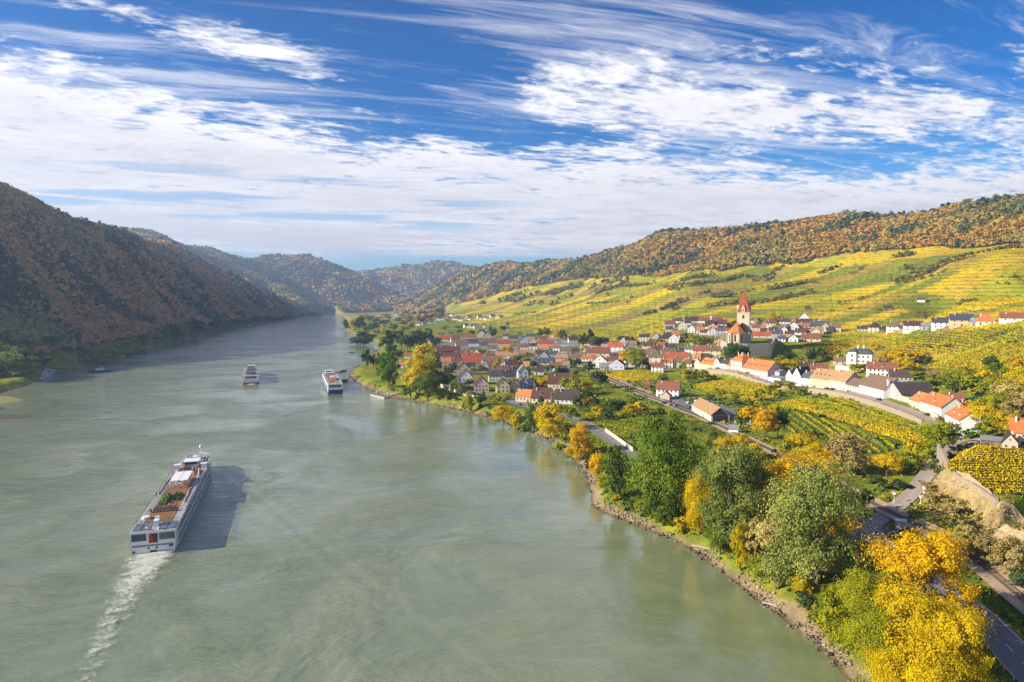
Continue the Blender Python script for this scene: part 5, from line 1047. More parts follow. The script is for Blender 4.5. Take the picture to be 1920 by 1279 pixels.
# --- the church hill
for a in [(1258,613,13,-16,'pink','maroon','g',1,{}),(1280,618,16,-16,'cream','maroon','g',2,{}),(1296,624,13,-16,'white','dark','g',2,{}),(1313,627,15,-18,'peach','orange','f',2,{}),(1336,624,16,-18,'cream','orange','f',2,{}),(1348,612,26,-18,'beige','maroon','f',1,{}),(1300,606,30,-16,'grey','dark','f',1,{}),(1304,600,10,-16,'cream','red','f',1,{}),(1267,637,14,-16,'white','orange','f',2,{}),(1253,634,16,-16,'beige','dark','f',1,{}),(1350,628,14,-18,'grey','slate','f',2,{}),(1362,625,12,-18,'white','red','f',1,{}),(1345,646,13,-18,'beige','brown','f',2,dict(hip=True,label='beige tower like house below the church choir')),(1352,650,14,-18,'ochre','orange','f',1,dict(hip=True)),(1325,617,14,-18,'white','maroon','f',1,{}),(1270,606,16,-16,'white','dark','f',1,{}),(1288,610,14,-16,'cream','dark','f',1,{}),(1320,606,20,-18,'white','russet','f',1,{}),(1338,614,12,-18,'cream','red','f',1,{}),
          (1432,621,20,-20,'white','orange','f',1,{}),(1411,614,14,-20,'white','orange','f',1,{}),(1446,611,16,-20,'cream','russet','f',1,{}),(1472,608,18,-20,'white','dark','f',1,{}),(1470,624,12,-20,'white','brown','g',1,{}),(1487,622,18,-20,'white','brown','g',2,{}),(1506,628,24,-20,'beige','russet','f',1,dict(hip=True)),(1457,635,18,-20,'grey','slate','f',2,{}),(1466,641,12,-20,'white','slate','f',1,{}),(1487,641,16,-20,'white','slate','g',1,{}),(1521,641,30,-20,'cream','russet','f',1,{}),(1508,611,26,-20,'beige','maroon','f',1,{}),(1537,616,30,-20,'grey','slate','f',1,{}),(1547,622,13,-20,'cream','brown','g',2,{}),(1532,625,20,-20,'ochre','tan','f',1,{}),(1565,623,19,-20,'yellow','brown','f',2,{}),(1425,613,12,-20,'white','dark','f',1,{}),(1450,624,14,-20,'brown','dark','f',1,{}),(1480,632,14,-20,'beige','maroon','f',1,{}),(1556,624,10,-20,'brown','dark','f',1,{})]: Hs(*a[:8], **a[8])
Hs(1424,634,38,-20,'beige','red','f',1,D=7,hw=3,pitch=1.1,chim=0,label='long red roofed wing on the church terrace wall')
# --- the upper lane
Hs(1641,623,19,-24,'cream','dark','f',2,D=11,hip=True,pitch=1.0,label='cream house with pointed dark hip roof, left of the upper lane row'); Hs(1677,622,21,-24,'white','brown','f',2,D=11,hip=True,pitch=1.0,label='white house with dark brown hip roof, second in the upper lane row'); Hs(1713,621,28,-26,'white','maroon','f',2,D=10,label='white house with long dark red roof on the upper lane'); Hs(1764,616,24,-28,'white','slate','f',2,D=10,label='tall white house with blue grey slate roof on the upper lane')
Hs(1803,612,31,-28,'ochre','slate','f',2,D=12,label='orange walled house with wide slate roof on the upper lane'); Hs(1849,609,24,-30,'cream','orange','f',1,D=11,hip=True,pitch=1.1,label='low cream house with steep orange hip roof on the upper lane'); Hs(1902,604,36,-32,'white','russet','f',1,D=10,label='long red brown roofed house at the right end of the upper lane'); Hs(1658,623,14,-24,'brown','dark','f',1,D=7); Hs(1694,621,12,-24,'grey','slate','f',1,D=7); Hs(1738,618,16,-28,'grey','grey','f',1,D=7); Hs(1830,611,14,-28,'grey','grey','f',1,D=7); Hs(1618,622,16,-24,'beige','dark','f',1,D=7)
Hs(1727,567,11,-28,'white','slate','f',1,chim=0,label='tiny white hut alone high in the vineyards'); Hs(1666,583,12,-26,'brown','dark','f',1,chim=0,label='tiny dark hut alone in the vineyards above the upper lane'); Hs(1515,582,9,-20,'brown','dark','f',1,chim=0,label='tiny dark hut in the vineyards right of the church spire')
# --- the station
Hs(1251,745,40,-24,'white','russet','f',2,D=10,pitch=1.1,chim=2,label='white railway station house with red brown roof and orange porch',name='station_house',cat='station')
Hs(1247,750,16,-24,'beige','orange','g',1,D=5,hw=3.2,chim=0,detail=0,name='porch',cat='porch',label='open orange roofed porch in front of the railway station'); Hs(1213,727,11,-24,'brown','russet','f',1,D=5,hw=2.6,chim=0,detail=0,name='shed',cat='shed',label='little brown shed left of the railway station')
_gs, _ = front((1297,771),(1333,792),11,4.2,4.4,'cream','tan',floors=1,nwin=7,chim=0,detail=2,name='goods_shed',cat='shed',label='cream goods shed with tan roof and black gable beside the tracks')
_m = MB(); _m.prism([(-5.2, 4.0), (5.2, 4.0), (0, 8.35)], 'x', 0, .12); _m.box((.06, 0, 1.9), (.12, 9, 3.6)); _L = np.hypot(*(hit(1333, 792) - hit(1297, 771))[:2]); _m.build('gable', mat('black_boards', (.035, .033, .035), .85, .3, 2), _gs, loc=(_L / 2 + .02, 0, 0))  # shade of the gable end, put in as a near-black covering
Hs(1392,795,28,-26,'grey','slate','f',1,D=20,hw=3.0,pitch=.12,chim=0,detail=0,name='shed',cat='shed',label='wide flat grey storage shed behind the goods shed'); Hs(1375,812,12,-26,'white','grey','f',1,D=4,hw=2.2,chim=0,detail=0,name='hut',cat='hut',label='small white hut beside the tracks below the storage shed')
# --- the far village by the bend
def far_village():
    r_ = random.Random(3); spots = []
    for x0, x1, y0, y1, n in ((822,884,597,603,13),(896,942,594,600,10),(756,826,601,611,10),(735,800,585,592,8),(800,850,584,594,7),(868,906,612,618,5)):
        for i in range(n): spots.append((x0 + (x1 - x0) * (i + r_.random()) / n, r_.uniform(y0, y1)))
    for px, py in spots:
        wk = r_.choice(['white', 'white', 'cream', 'beige', 'white']); rk = r_.choice(['maroon', 'brown', 'dark', 'slate', 'russet', 'red', 'maroon']); p = hit(px, py); d = np.hypot(*p[:2])
        ro, _ = raw_house(p[0], p[1], p[2], R(r_.uniform(-25, 25)), r_.uniform(10, 17), r_.uniform(9, 11), r_.uniform(4, 6.5), r_.uniform(3.5, 5), wk, rk, r_.choice('fffg'), detail=0, chim=0, label='x')
        ro['label'] = f'tiny {wk} house with {ROOFC[rk][1]} roof in the far village by the bend'; ro['group'] = f'far {wk} houses with {ROOFC[rk][1]} roofs'
far_village()
# --- the white villa
def villa():
    p = hit(1618, 690); z = p[2] - .2; root = empty('villa', (p[0], p[1] + 6, z), R(-30), 'white villa with dark mansard roof and two tall white chimneys among vineyards', 'villa'); root.scale = (1.28, 1.28, 1.22)
    m = MB(); m.box((0, 0, 4), (15, 12, 11.5)); m.box((-4.2, -6.2, 4.8), (5, 1.6, 13)); m.build('wall', wall_mat('white'), root); t = MB(); t.box((-2, -4.5, -.6), (24, 9, 3.4)); t.build('terrace', wall_mat('white'), root)
    r = MB(); r.box((0, 0, 11.1), (15.8, 12.8, 2.6), 0, 0, .78); r.box((0, 0, 12.9), (12.2, 9.9, 1.0), 0, 0, .55); r.box((-4.2, -6.0, 12.2), (5.4, 2.2, 2.0), 0, 0, .6); rf = r.build('roof', roof_mat('slate'), root)
    for x in (-1.2, 2.2): chimney(rf, x, 0, 12.4, 3.2, 1.1)
    for fl in range(3):
        for x in (-.2, 2.4, 5.2): add_window(root, x, -6, 1.8 + fl * 3.1, 1.1, 1.7)
        add_window(root, -4.2, -7.0, 2.2 + fl * 3.3, 1.2, 1.7)
        for y in (-3, 1, 4): add_window(root, -7.5, y, 1.8 + fl * 3.1, 1.1, 1.7, -math.pi / 2)
villa()
# --- the fortified church
def church():
    p = pz([(1381, 643, 37)])[0]; z = 36.6; root = empty('church', (p[0], p[1], z), R(-24), 'fortified church with tall red pyramid spire and pale apse above the village', 'church')
    ST = mat('church_plaster', (.60, .50, .36), .9, .14, .3, bump=.2); GR = mat('church_stone', (.46, .39, .30), .95, .2, .4, bump=.3)
    root.scale = (1.16, 1.16, 1.02); nave = MB(); nave.box((4, 11, 4.5), (13, 20, 13)); nave.build('nave', GR, root)
    # polygonal choir towards the viewer
    ch = MB(); prof = [(-7.2, 2), (-7.2, -4), (-3.6, -8.5), (2.8, -8.5), (6.6, -4), (6.6, 2)]; ch.prism(prof, 'z', -2, 10.4); ch.build('choir', ST, root)
    bt = MB()
    for x, y in prof[1:5]: bt.box((x * 1.06, y * 1.06, 4.2), (1.2, 1.2, 12.4), 0, .4)
    bt.build('buttress', GR, root)
    rf = MB(); top = [(0, 3.5, 21)]; n = len(prof); vs = [(x * 1.1, y * 1.1, 10.4) for x, y in prof] + top; rf.add(vs, [(i, i + 1, n) for i in range(n - 1)] + [(n - 1, 0, n)] + [tuple(range(n - 1, -1, -1))]); rf.build('choir_roof', roof_mat('orange'), root)
    r2 = roof_mesh(21, 14, 11, 9, 'gable').build('nave_roof', roof_mat('brown'), root, loc=(4, 11, 0), rz=math.pi / 2)
    for i, (a, b) in enumerate(zip(prof[1:4], prof[2:5])):
        v = np.array(b) - np.array(a); m_ = (np.array(a) + np.array(b)) / 2; an = math.atan2(v[1], v[0])
        w = MB(); w.box((0, 0, 0), (1.3, .24, 6.2)); w.prism([(-.65, 3.1), (.65, 3.1), (0, 4.1)], 'y', -.12, .12); w.build('window', DARKIN, root, loc=(m_[0], m_[1], 5.2), rz=an)
    tw = MB(); tw.box((4.5, 12, 14), (10.5, 10.5, 33)); tw.box((4.5, 12, 30.2), (11.2, 11.2, .5)); tw.build('tower', ST, root)
    sp = MB(); sp.box((4.5, 12, 41.7), (10.9, 10.9, 23.0), 0, 0, .045); s = sp.build('spire', roof_mat('red'), root); b = MB(); b.tube((4.5, 12, 53), (4.5, 12, 56.2), .12, .05); b.box((4.5, 12, 55.4), (1.2, .12, .14)); b.build('cross', STEEL, s)
    for a in range(4):
        d = MB(); d.box((0, -4.4, 32.2), (2.6, 2.6, 3.6), 0); d.prism([(-1.6, 34), (1.6, 34), (0, 37.6)], 'y', -5.9, -2.6, 0); d.box((0, -5.72, 32.6), (.9, .1, 1.9), 1); d.build('dormer', [ST, DARKIN], s, loc=(4.5, 12, 0), rz=a * math.pi / 2)
    for a in range(4):
        w = MB(); w.box((0, -5.26, 26.0), (1.5, .2, 3.2)); w.build('belfry_window', DARKIN, root, loc=(4.5, 12, 0), rz=a * math.pi / 2)
church()
def turret():
    p = pz([(1443, 649, 33)])[0]; root = empty('turret', (p[0], p[1], 26), 0, 'round pale turret at the right corner of the churchyard wall', 'turret'); m = MB(); m.tube((0, 0, -2), (0, 0, 13.5), 2.6, 2.4, 14); m.build('wall', CREAMW, root); r = MB(); r.tube((0, 0, 13.5), (0, 0, 14.2), 2.8, 2.6, 14); r.build('parapet', GREYW, root)
turret()
# ------------------------------------------------------------------ ships
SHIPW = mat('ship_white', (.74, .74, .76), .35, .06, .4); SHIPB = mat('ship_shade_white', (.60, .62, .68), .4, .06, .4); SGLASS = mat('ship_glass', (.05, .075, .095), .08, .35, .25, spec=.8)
TEAK = mat('teak_deck', (.235, .112, .045), .8, .5, .35); GREYD = mat('grey_deck', (.33, .32, .31), .85, .15, .4); SOLAR = mat('solar_panel', (.10, .105, .13), .25, .2, .6); RAILM = mat('rail_brown', (.30, .16, .12), .6, .15); RAILW = mat('rail_white', (.66, .66, .68), .5, .1)
CANV = mat('awning_cloth', (.74, .72, .76), .8, .05); REDP = mat('ship_red', (.46, .035, .045), .5, .1); BLUEP = mat('ship_blue', (.022, .045, .15), .4, .15); DKGREY = mat('dark_grey', (.055, .058, .065), .6, .2); HERB = mat('herb_leaves', (.16, .27, .035), .9, .5, 3); HERB2 = mat('dark_herb_leaves', (.055, .11, .03), .9, .5, 3); STRIPE = mat('ship_stripe', (.22, .20, .21), .5, .1); FLAGR = mat('flag_red', (.62, .03, .035), .8, .1)
def hull_mesh(L, W, zt, zsplit, mats):
    ys = np.concatenate([np.linspace(0, L * .82, 14), np.linspace(L * .82, L, 12)[1:]]); V, Fc, M = [], [], []
    for y in ys:
        f = max(0, (y - L * .80) / (L * .20)); b = W / 2 * (1 - f ** 2.2 * .93); lo = W / 2 * (1 - min(1, f * 1.06) ** 1.6 * .99) * .97; s = .97 if y == 0 else 1
        V += [(-lo * .8, y, -1.4), (-lo * s, y, .1), (-b * s, y, zsplit), (-b, y, zt), (b, y, zt), (b * s, y, zsplit), (lo * s, y, .1), (lo * .8, y, -1.4)]
    n = 8
    for i in range(len(ys) - 1):
        for k in range(n - 1):
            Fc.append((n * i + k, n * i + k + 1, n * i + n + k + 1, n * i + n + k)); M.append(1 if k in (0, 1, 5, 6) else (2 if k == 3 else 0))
    Fc.append(tuple(range(n))); M.append(0); e = n * (len(ys) - 1); Fc.append(tuple(e + k for k in range(n - 1, -1, -1))); M.append(0)
    mb = MB(); mb.v, mb.f, mb.m = [tuple(map(float, v)) for v in V], Fc, M; return mb.mesh('hull', mats)
def rail(root, pts, h, m, post=3.0, name='railing'):
    mb = MB()
    for a, b in zip(pts, pts[1:]):
        a, b = Vector(a), Vector(b); n = max(1, int((b - a).length / post))
        for zz in (h, h * .5): mb.tube(a + Vector((0, 0, zz)), b + Vector((0, 0, zz)), .05, n=4)
        for i in range(n + 1): p = a.lerp(b, i / n); mb.tube(p, p + Vector((0, 0, h)), .045, n=4)
    return mb.build(name, m, root)
def ship(name, loc, head, L, W, zd, lower, label, stern, deck, rows=((1.5, 1.9), (4.3, 2.1)), nw=18, railm=RAILM):
    root = empty(name, (loc[0], loc[1], 0), -head, label, 'river ship'); link('hull', hull_mesh(L, W, zd, 1.2, [SHIPW, lower, GREYD]), root)
    b = W / 2
    for z, h in rows:
        n = nw; span = L * .78; w = span / n - .45
        for sgn in (-1, 1):
            for i in range(n):
                y = 5 + (i + .5) * span / n; mb = MB(); mb.box((0, 0, 0), (.10, w, h)); o = None
                if not (i == 0 and sgn == -1 and False): 
                    key = ('sw', round(w, 2), h)
                    if key not in _gm: _gm[key] = mb.mesh('window', [SGLASS])
                    link('window', _gm[key], root, (sgn * (b + .005), y, z + h / 2))
    st = MB(); st.box((0, -.04, zd * .62), (W * .9, .14, .5)); st.build('stern_band', STRIPE, root, loc=(0, 0, -zd * .24))
    for x, w in stern:
        m = MB(); m.box((0, 0, 0), (w, .18, 2.2)); m.build('stern_window', SGLASS, root, loc=(x, -.03, zd - 1.75))
    d = MB(); d.box((0, L * .45, zd + .05), (W * .62, L * .74, .1)); d.build('deck', deck, root)
    top = b - .15; rail(root, [(-top, 6, zd), (-top, L * .8, zd)], 1.1, railm); rail(root, [(top, 6, zd), (top, L * .8, zd)], 1.1, RAILW); rail(root, [(-top, L * .8, zd), (-W * .36, L * .91, zd), (0, L * .975, zd), (W * .36, L * .91, zd), (top, L * .8, zd)], 1.1, RAILW)
    return root
def wheelhouse(root, y, z, w=5.6, d=6.4):
    m = MB(); m.box((0, y, z + .7), (w, d, 1.4)); m.box((0, y, z + 2.75), (w + .7, d + .9, .22)); 
    for sx in (-1, 1):
        for sy in (-1, 1): m.box((sx * (w / 2 - .12), y + sy * (d / 2 - .12), z + 2.0), (.2, .2, 1.3))
    o = m.build('wheelhouse', SHIPW, root); g_ = MB(); g_.box((0, y, z + 2.0), (w - .16, d - .16, 1.2)); g_.build('window_band', SGLASS, o); return o
def awning(root, y0, y1, w, z, h, m=CANV, n=6, name='awning'):
    r = empty(name, (0, 0, 0)); r.parent = root; p = MB()
    for i in range(n):
        y = y0 + (y1 - y0) * i / (n - 1)
        for s in (-1, 1): p.tube((s * w / 2, y, z), (s * w / 2, y, z + h), .07, n=5)
        p.tube((-w / 2, y, z + h), (w / 2, y, z + h + .25), .06, n=4)
    p.build('post', RAILW, r); c = MB()
    for i in range(n - 1):
        a = y0 + (y1 - y0) * i / (n - 1) + .12; b = y0 + (y1 - y0) * (i + 1) / (n - 1) - .12
        for s in (-1, 1): c.box((s * w * .25, (a + b) / 2, z + h + .2), (w * .47, b - a, .08))
    c.build('cloth', m, r); return r
SHIP_L, SHIP_W, SHIP_Z = 118., 13.2, 7.2
S1 = ship('cruise_ship', SHIP_A, SHIP_HEAD, SHIP_L, SHIP_W, SHIP_Z, SHIPB, 'large white river cruise ship with an orange brown sun deck in the foreground', ((-3.9, 4.2), (4.1, 4.4)), TEAK)
def main_ship_details():
    z = SHIP_Z; m = MB(); m.box((0, 0, 0), (2.5, .24, 2.9)); m.build('stern_door', DKGREY, S1, loc=(.2, -.05, z - 2.2))
    for x, w, zz in ((-5.4, .7, 1.0), (5.2, 1.2, 2.2), (-1.2, .5, 1.9), (1.1, .5, 1.9), (.2, 2.0, .8)): q = MB(); q.box((0, 0, 0), (w, .18, .55)); q.build('hatch', DKGREY, S1, loc=(x, -.1, zz))
    for i, x in enumerate((-4.9, -2.3, 2.6, 5.0)): q = MB(); q.box((0, 0, 0), (2.2, 7.4, .12)); q.build('solar_panel', SOLAR, S1, loc=(x, 5.0, z + .12))
    f = MB(); f.box((0, 0, .9), (1.5, 3.2, 1.9)); f.box((0, 1.2, 2.1), (1.2, .9, .8)); f.build('funnel', SHIPW, S1, loc=(.2, 6.4, z))
    for x in (-2.2, 2.2): q = MB(); q.tube((0, 0, 0), (.25 * x, -1.4, 1.1), .28, .22, 8); q.build('vent', SHIPW, S1, loc=(x * .6, 2.2, z))
    rail(S1, [(-6.3, 9.8, z), (6.3, 9.8, z)], 1.1, DKGREY)
    for s in (-1, 1): q = MB(); q.box((s * 5.25, 51, z + .06), (2.3, 56, .13)); q.build('walkway', GREYD, S1)
    for x, mm in ((-2.2, HERB), (1.5, HERB2)):
        rng = np.random.default_rng(int(x * 10) + 50); n = 700 if x < 0 else 420; w = 2.2; l = 13 if x < 0 else 9
        P = np.column_stack([rng.uniform(-w / 2, w / 2, n), rng.uniform(-l / 2, l / 2, n), rng.uniform(.3, 1.0, n)]); V, Q = quads(P, rng.normal(size=(n, 3)) + [0, 0, 1], np.full(n, .42), rng=rng)
        r = empty('planter', (x, 36 if x < 0 else 38, z)); r.parent = S1; q = MB(); q.box((0, 0, .2), (w + .3, l + .3, .4)); q.build('box', TEAK, r); link('plants', npmesh('plants', V, Q, [mm]), r)
    awning(S1, 52, 67, 6.4, z + .1, 2.7); wheelhouse(S1, 89, z); 
    for x in (-5.3, 5.2): q = MB(); q.box((0, 0, 1.0), (2.2, 2.6, 2.0)); q.box((0, 0, 2.08), (2.5, 3.0, .14)); q.build('bridge_wing', SHIPW, S1, loc=(x, 84.5, z))
    for x in (-4.2, 4.4): q = MB(); q.box((0, 0, .5), (.25, 12, 1.1), 0, .12); q.build('wind_screen', SHIPW, S1, loc=(x, 74, z))
    q = MB(); q.tube((0, 0, 0), (0, 0, 5.0), .16, .1, 6); q.box((0, 0, 3.2), (1.6, .12, .14)); q.tube((0, 0, 4.9), (0, 0, 6.0), .7, .55, 10); q.build('mast', SHIPW, S1, loc=(1.6, 105, z))
    q = MB(); q.box((0, 0, .6), (2.4, 3.4, 1.2)); q.build('locker', SHIPW, S1, loc=(-.6, 104, z)); q = MB(); q.tube((0, 0, 0), (0, 0, .9), 1.3, 1.2, 14); q.build('hot_tub', SHIPW, S1, loc=(-4.4, 14, z))
    p = empty('stern_flag', (-.6, -.4, z - 2.6)); p.parent = S1; q = MB(); q.tube((0, 0, 0), (0, -1.5, 2.4), .05, .04, 6); q.build('pole', RAILW, p)
    vs = [(math.sin(j * .9) * .12 + .15 * i * 0, -1.4 + .35 * (i / 5) - .05, 2.1 - j * .32 - .1 * i) for j in range(8) for i in range(6)]; vs = [(x + .18 * i, y, zz) for (x, y, zz), i in zip(vs, list(range(6)) * 8)]; q = MB(); q.add(vs, [(j * 6 + i, j * 6 + i + 1, j * 6 + i + 7, j * 6 + i + 6) for j in range(7) for i in range(5)]); q.build('cloth', FLAGR, p)
main_ship_details()
S2 = ship('cruise_ship', ((468 - 960) / F * 648, 648), math.atan2(-36, 96), 96, 14.6, 8.2, REDP, 'white river ship with a red waterline, sailing farther up the middle', ((0, 9.6),), DKGREY, nw=12)
def second_ship():
    z = 8.2; q = MB(); q.box((0, -.06, .9), (14.2, .2, 1.7)); q.build('stern_stripe', REDP, S2); wheelhouse(S2, 78, z, 6, 7)
    awning(S2, 10, 24, 10, z, 2.6, mat('grey_awning', (.10, .10, .105), .9, .3)); awning(S2, 44, 60, 8, z, 2.6, mat('grey_awning', (.1, .1, .1))); q = MB(); q.tube((0, 0, 0), (0, 0, 6), .12, .06, 6); q.box((0, 0, 4), (1.5, .1, .1)); q.build('mast', RAILW, S2, loc=(2.5, 84, z))
second_ship()
S3 = ship('cruise_ship', ((627 - 960) / F * 579, 579), math.atan2(-36, 108), 112, 12.4, 8.6, BLUEP, 'white river ship with a dark blue stern and tan sun deck near the jetties', ((0, 9.8),), TEAK, nw=12)
def third_ship():
    z = 8.6; q = MB(); q.box((0, -.06, 1.9), (12.1, .2, 3.8)); q.build('stern_paint', BLUEP, S3); wheelhouse(S3, 92, z, 6, 7); q = MB(); q.box((0, 0, .9), (8.6, 4, 1.8)); q.box((0, 0, 1.95), (9.4, 5, .25)); q.build('deckhouse', SHIPW, S3, loc=(0, 80, z)); awning(S3, 30, 46, 3.6, z, 2.4, mat('cream_awning', (.62, .50, .33), .9, .1)); q = MB(); q.box((0, 0, .7), (1.6, 1.6, 1.4)); q.build('funnel', SHIPW, S3, loc=(1, 4, z))
third_ship()
def ship_point(S, x, y, z):
    h = S.rotation_euler.z; c, s = math.cos(h), math.sin(h); return (S.location.x + x * c - y * s, S.location.y + x * s + y * c, z), h

# ------------------------------------------------------------------ people
def person_mesh(arm):
    """one continuous skinned body, 1.75 m, facing -Y; clothes and skin by height"""
    J = [(0, 0, .95), (0, 0, 1.15), (0, .01, 1.38), (0, 0, 1.50), (0, -.01, 1.58), (0, -.02, 1.68),
         (.09, 0, .90), (.10, -.02, .50), (.10, .03, .09), (.10, -.10, .04), (-.09, 0, .90), (-.11, .02, .50), (-.12, .06, .09), (-.12, -.07, .04),
         (.19, .01, 1.40), (.26, .03, 1.14), (.25 - arm * .06, -.08 - arm * .16, .92 + arm * .16), (-.19, .01, 1.40), (-.26, .03, 1.14), (-.25, -.06, .92)]
    E = [(0, 1), (1, 2), (2, 3), (3, 4), (4, 5), (0, 6), (6, 7), (7, 8), (8, 9), (0, 10), (10, 11), (11, 12), (12, 13), (2, 14), (14, 15), (15, 16), (2, 17), (17, 18), (18, 19)]
    Rr = [.15, .145, .16, .06, .085, .095, .10, .07, .05, .04, .10, .07, .05, .04, .07, .05, .04, .07, .05, .04]
    me = bpy.data.meshes.new('person'); me.from_pydata(J, E, []); o = bpy.data.objects.new('person_tmp', me); C.objects.link(o)
    sk = o.modifiers.new('s', 'SKIN'); 
    for i, r_ in enumerate(Rr): me.skin_vertices[0].data[i].radius = (r_, r_ * .8)
    me.skin_vertices[0].data[0].use_root = True; o.modifiers.new('d', 'SUBSURF').levels = 1
    dg = bpy.context.evaluated_depsgraph_get(); r = bpy.data.meshes.new_from_object(o.evaluated_get(dg)); bpy.data.objects.remove(o); return r
SKIN = mat('skin', (.50, .30, .21), .7, .05)
def people():
    base = [person_mesh(0), person_mesh(1)]; tops = [('navy', (.03, .04, .09)), ('black', (.02, .02, .022)), ('red', (.40, .05, .05)), ('grey', (.22, .22, .23)), ('white', (.66, .65, .63)), ('blue', (.08, .16, .36))]; var = {}
    for k, (nm, c) in enumerate(tops):
        me = base[k % 2].copy(); me.name = 'person'
        for m in (mat('coat_' + nm, c, .9, .1), mat('trousers_' + nm, [(.03, .035, .055), (.05, .045, .04)][k % 2], .9, .1), SKIN, mat('hair_dark', (.05, .035, .025), .8, .1)): me.materials.append(m)
        for p in me.polygons:
            z, y = p.center.z, p.center.y; x = abs(p.center.x); p.material_index = 3 if z > 1.70 or (z > 1.60 and y > .02) else 2 if z > 1.50 or (x > .2 and z < 1.0 and z > .8) else 0 if z > .86 else 1
            p.use_smooth = True
        var[nm] = me
    r_ = random.Random(4); spots = []
    for i in range(9): spots.append((-4.6 + i * 1.15, 107 - abs(i - 4) * .8 + r_.uniform(-1, 1), 'at the bow rail'))
    for i in range(8): spots.append((5.4 + r_.uniform(-.3, .3), 90 + i * 1.8, 'along the right rail near the bow'))
    for i in range(5): spots.append((-2.4 + i * 1.2, 84.5 + r_.uniform(-.6, .6), 'behind the wheelhouse'))
    for i in range(6): spots.append((-2.6 + i * 1.1, 26.5 + r_.uniform(-1.2, 1.2), 'before the herb planters'))
    for x, y, w in ((-5.9, 41, 'alone at the left rail'), (5.9, 61, 'at the right rail beside the awning'), (1.2, 49.5, 'in front of the awning'), (-5.4, 74, 'at the left rail beyond the awning'), (5.0, 76, 'by the right wind screen')): spots.append((x, y, w))
    cnt = {}
    for x, y, w in spots:
        nm = r_.choice(list(var)); cnt[(nm, w)] = cnt.get((nm, w), 0) + 1; loc, h = ship_point(S1, x, y, SHIP_Z + .11); o = link('person', var[nm], None, loc, h + r_.uniform(0, 6.28)); tag(o, f'person in {nm} coat {w}, on the near ship', 'person', f'people in {nm} coats {w}')
    for px, py, nm, w in ((676,699,'white','white clothed person on the grass by the jetties'),(1681,958,'red','person in red coat walking at the level crossing')):
        p = hit(px, py); o = link('person', var[nm], None, tuple(p), 1.); tag(o, w, 'person', 'people on shore')
people()
def deck_chairs():
    def mk(c, recl):
        m = MB(); m.box((0, 0, .36), (.62, 1.1 if recl else .6, .1)); 
        b = MB(); 
        for x in (-.25, .25):
            for y in (-.26, .26): m.tube((x, y, 0), (x, y, .34), .03, n=4)
        t = .7 if recl else .25; m.add([(-.3, .28, .40), (.3, .28, .40), (.3, .28 + t, .98), (-.3, .28 + t, .98), (-.3, .36, .38), (.3, .36, .38), (.3, .36 + t, .96), (-.3, .36 + t, .96)], [(0, 1, 2, 3), (7, 6, 5, 4), (0, 4, 5, 1), (2, 6, 7, 3), (1, 5, 6, 2), (0, 3, 7, 4)]); return m.mesh('deck_chair', [c])
    dk = mk(mat('chair_dark', (.035, .035, .045), .8, .2), True); rd = mk(mat('chair_red', (.30, .05, .05), .8, .2), False); gr = mk(mat('chair_grey', (.42, .42, .45), .8, .2), False); r_ = random.Random(9); rows = []
    for i in range(9): rows.append((-4.2 + i * 1.05, 21.0, dk, 'dark reclining deck chair in the row behind the stern panels'))
    for i in range(7): rows.append((-3.6 + i * 1.05, 24.0, dk, 'dark reclining deck chair in the row before the herb planters'))
    for j in range(5):
        for s in (-1, 1): rows.append((s * 2.1, 54 + j * 2.6, gr, 'grey deck chair under the white awning')); rows.append((s * 1.0, 54.4 + j * 2.6, gr, 'grey deck chair under the white awning'))
    for j in range(7): rows.append((3.5, 70 + j * 1.6, rd, 'red deck chair right of the deck between awning and wheelhouse')); rows.append((-3.6, 69 + j * 1.7, rd, 'red deck chair left of the deck between awning and wheelhouse'))
    for j in range(6): rows.append((3.9, 92 + j * 1.7, dk, 'dark deck chair right of the wheelhouse')); rows.append((-3.9, 93 + j * 1.6, rd, 'red deck chair left of the wheelhouse'))
    for j in range(8): rows.append((5.3, 30 + j * 2.6, dk, 'dark deck chair on the right walkway')); rows.append((-5.3, 44 + j * 2.9, dk, 'dark deck chair on the left walkway'))
    for j in range(10): rows.append((r_.uniform(-2.6, 2.8), 70 + j * 1.3, gr if j % 2 else dk, ('grey' if j % 2 else 'dark') + ' deck chair in the middle between awning and wheelhouse'))
    for j in range(8): rows.append((r_.uniform(-3, 3), 95 + j * .9, dk, 'dark deck chair on the foredeck'))
    for x, y, me, w in rows:
        loc, h = ship_point(S1, x + r_.uniform(-.12, .12), y, SHIP_Z + .1); o = link('deck_chair', me, None, loc, h + r_.uniform(-.25, .25)); tag(o, w, 'deck chair', w.replace('deck chair', 'deck chairs'))
    tb = MB(); tb.tube((0, 0, 0), (0, 0, .7), .06, n=5); tb.tube((0, 0, .7), (0, 0, .76), .5, n=10); tm = tb.mesh('deck_table', [SHIPW])
    for x, y, w in ((0, 56, 'first'), (0, 60, 'second'), (0, 64, 'third')): loc, h = ship_point(S1, x, y, SHIP_Z + .1); tag(link('deck_table', tm, None, loc, h), f'small round white table under the awning, {w} from the stern', 'table')
deck_chairs()
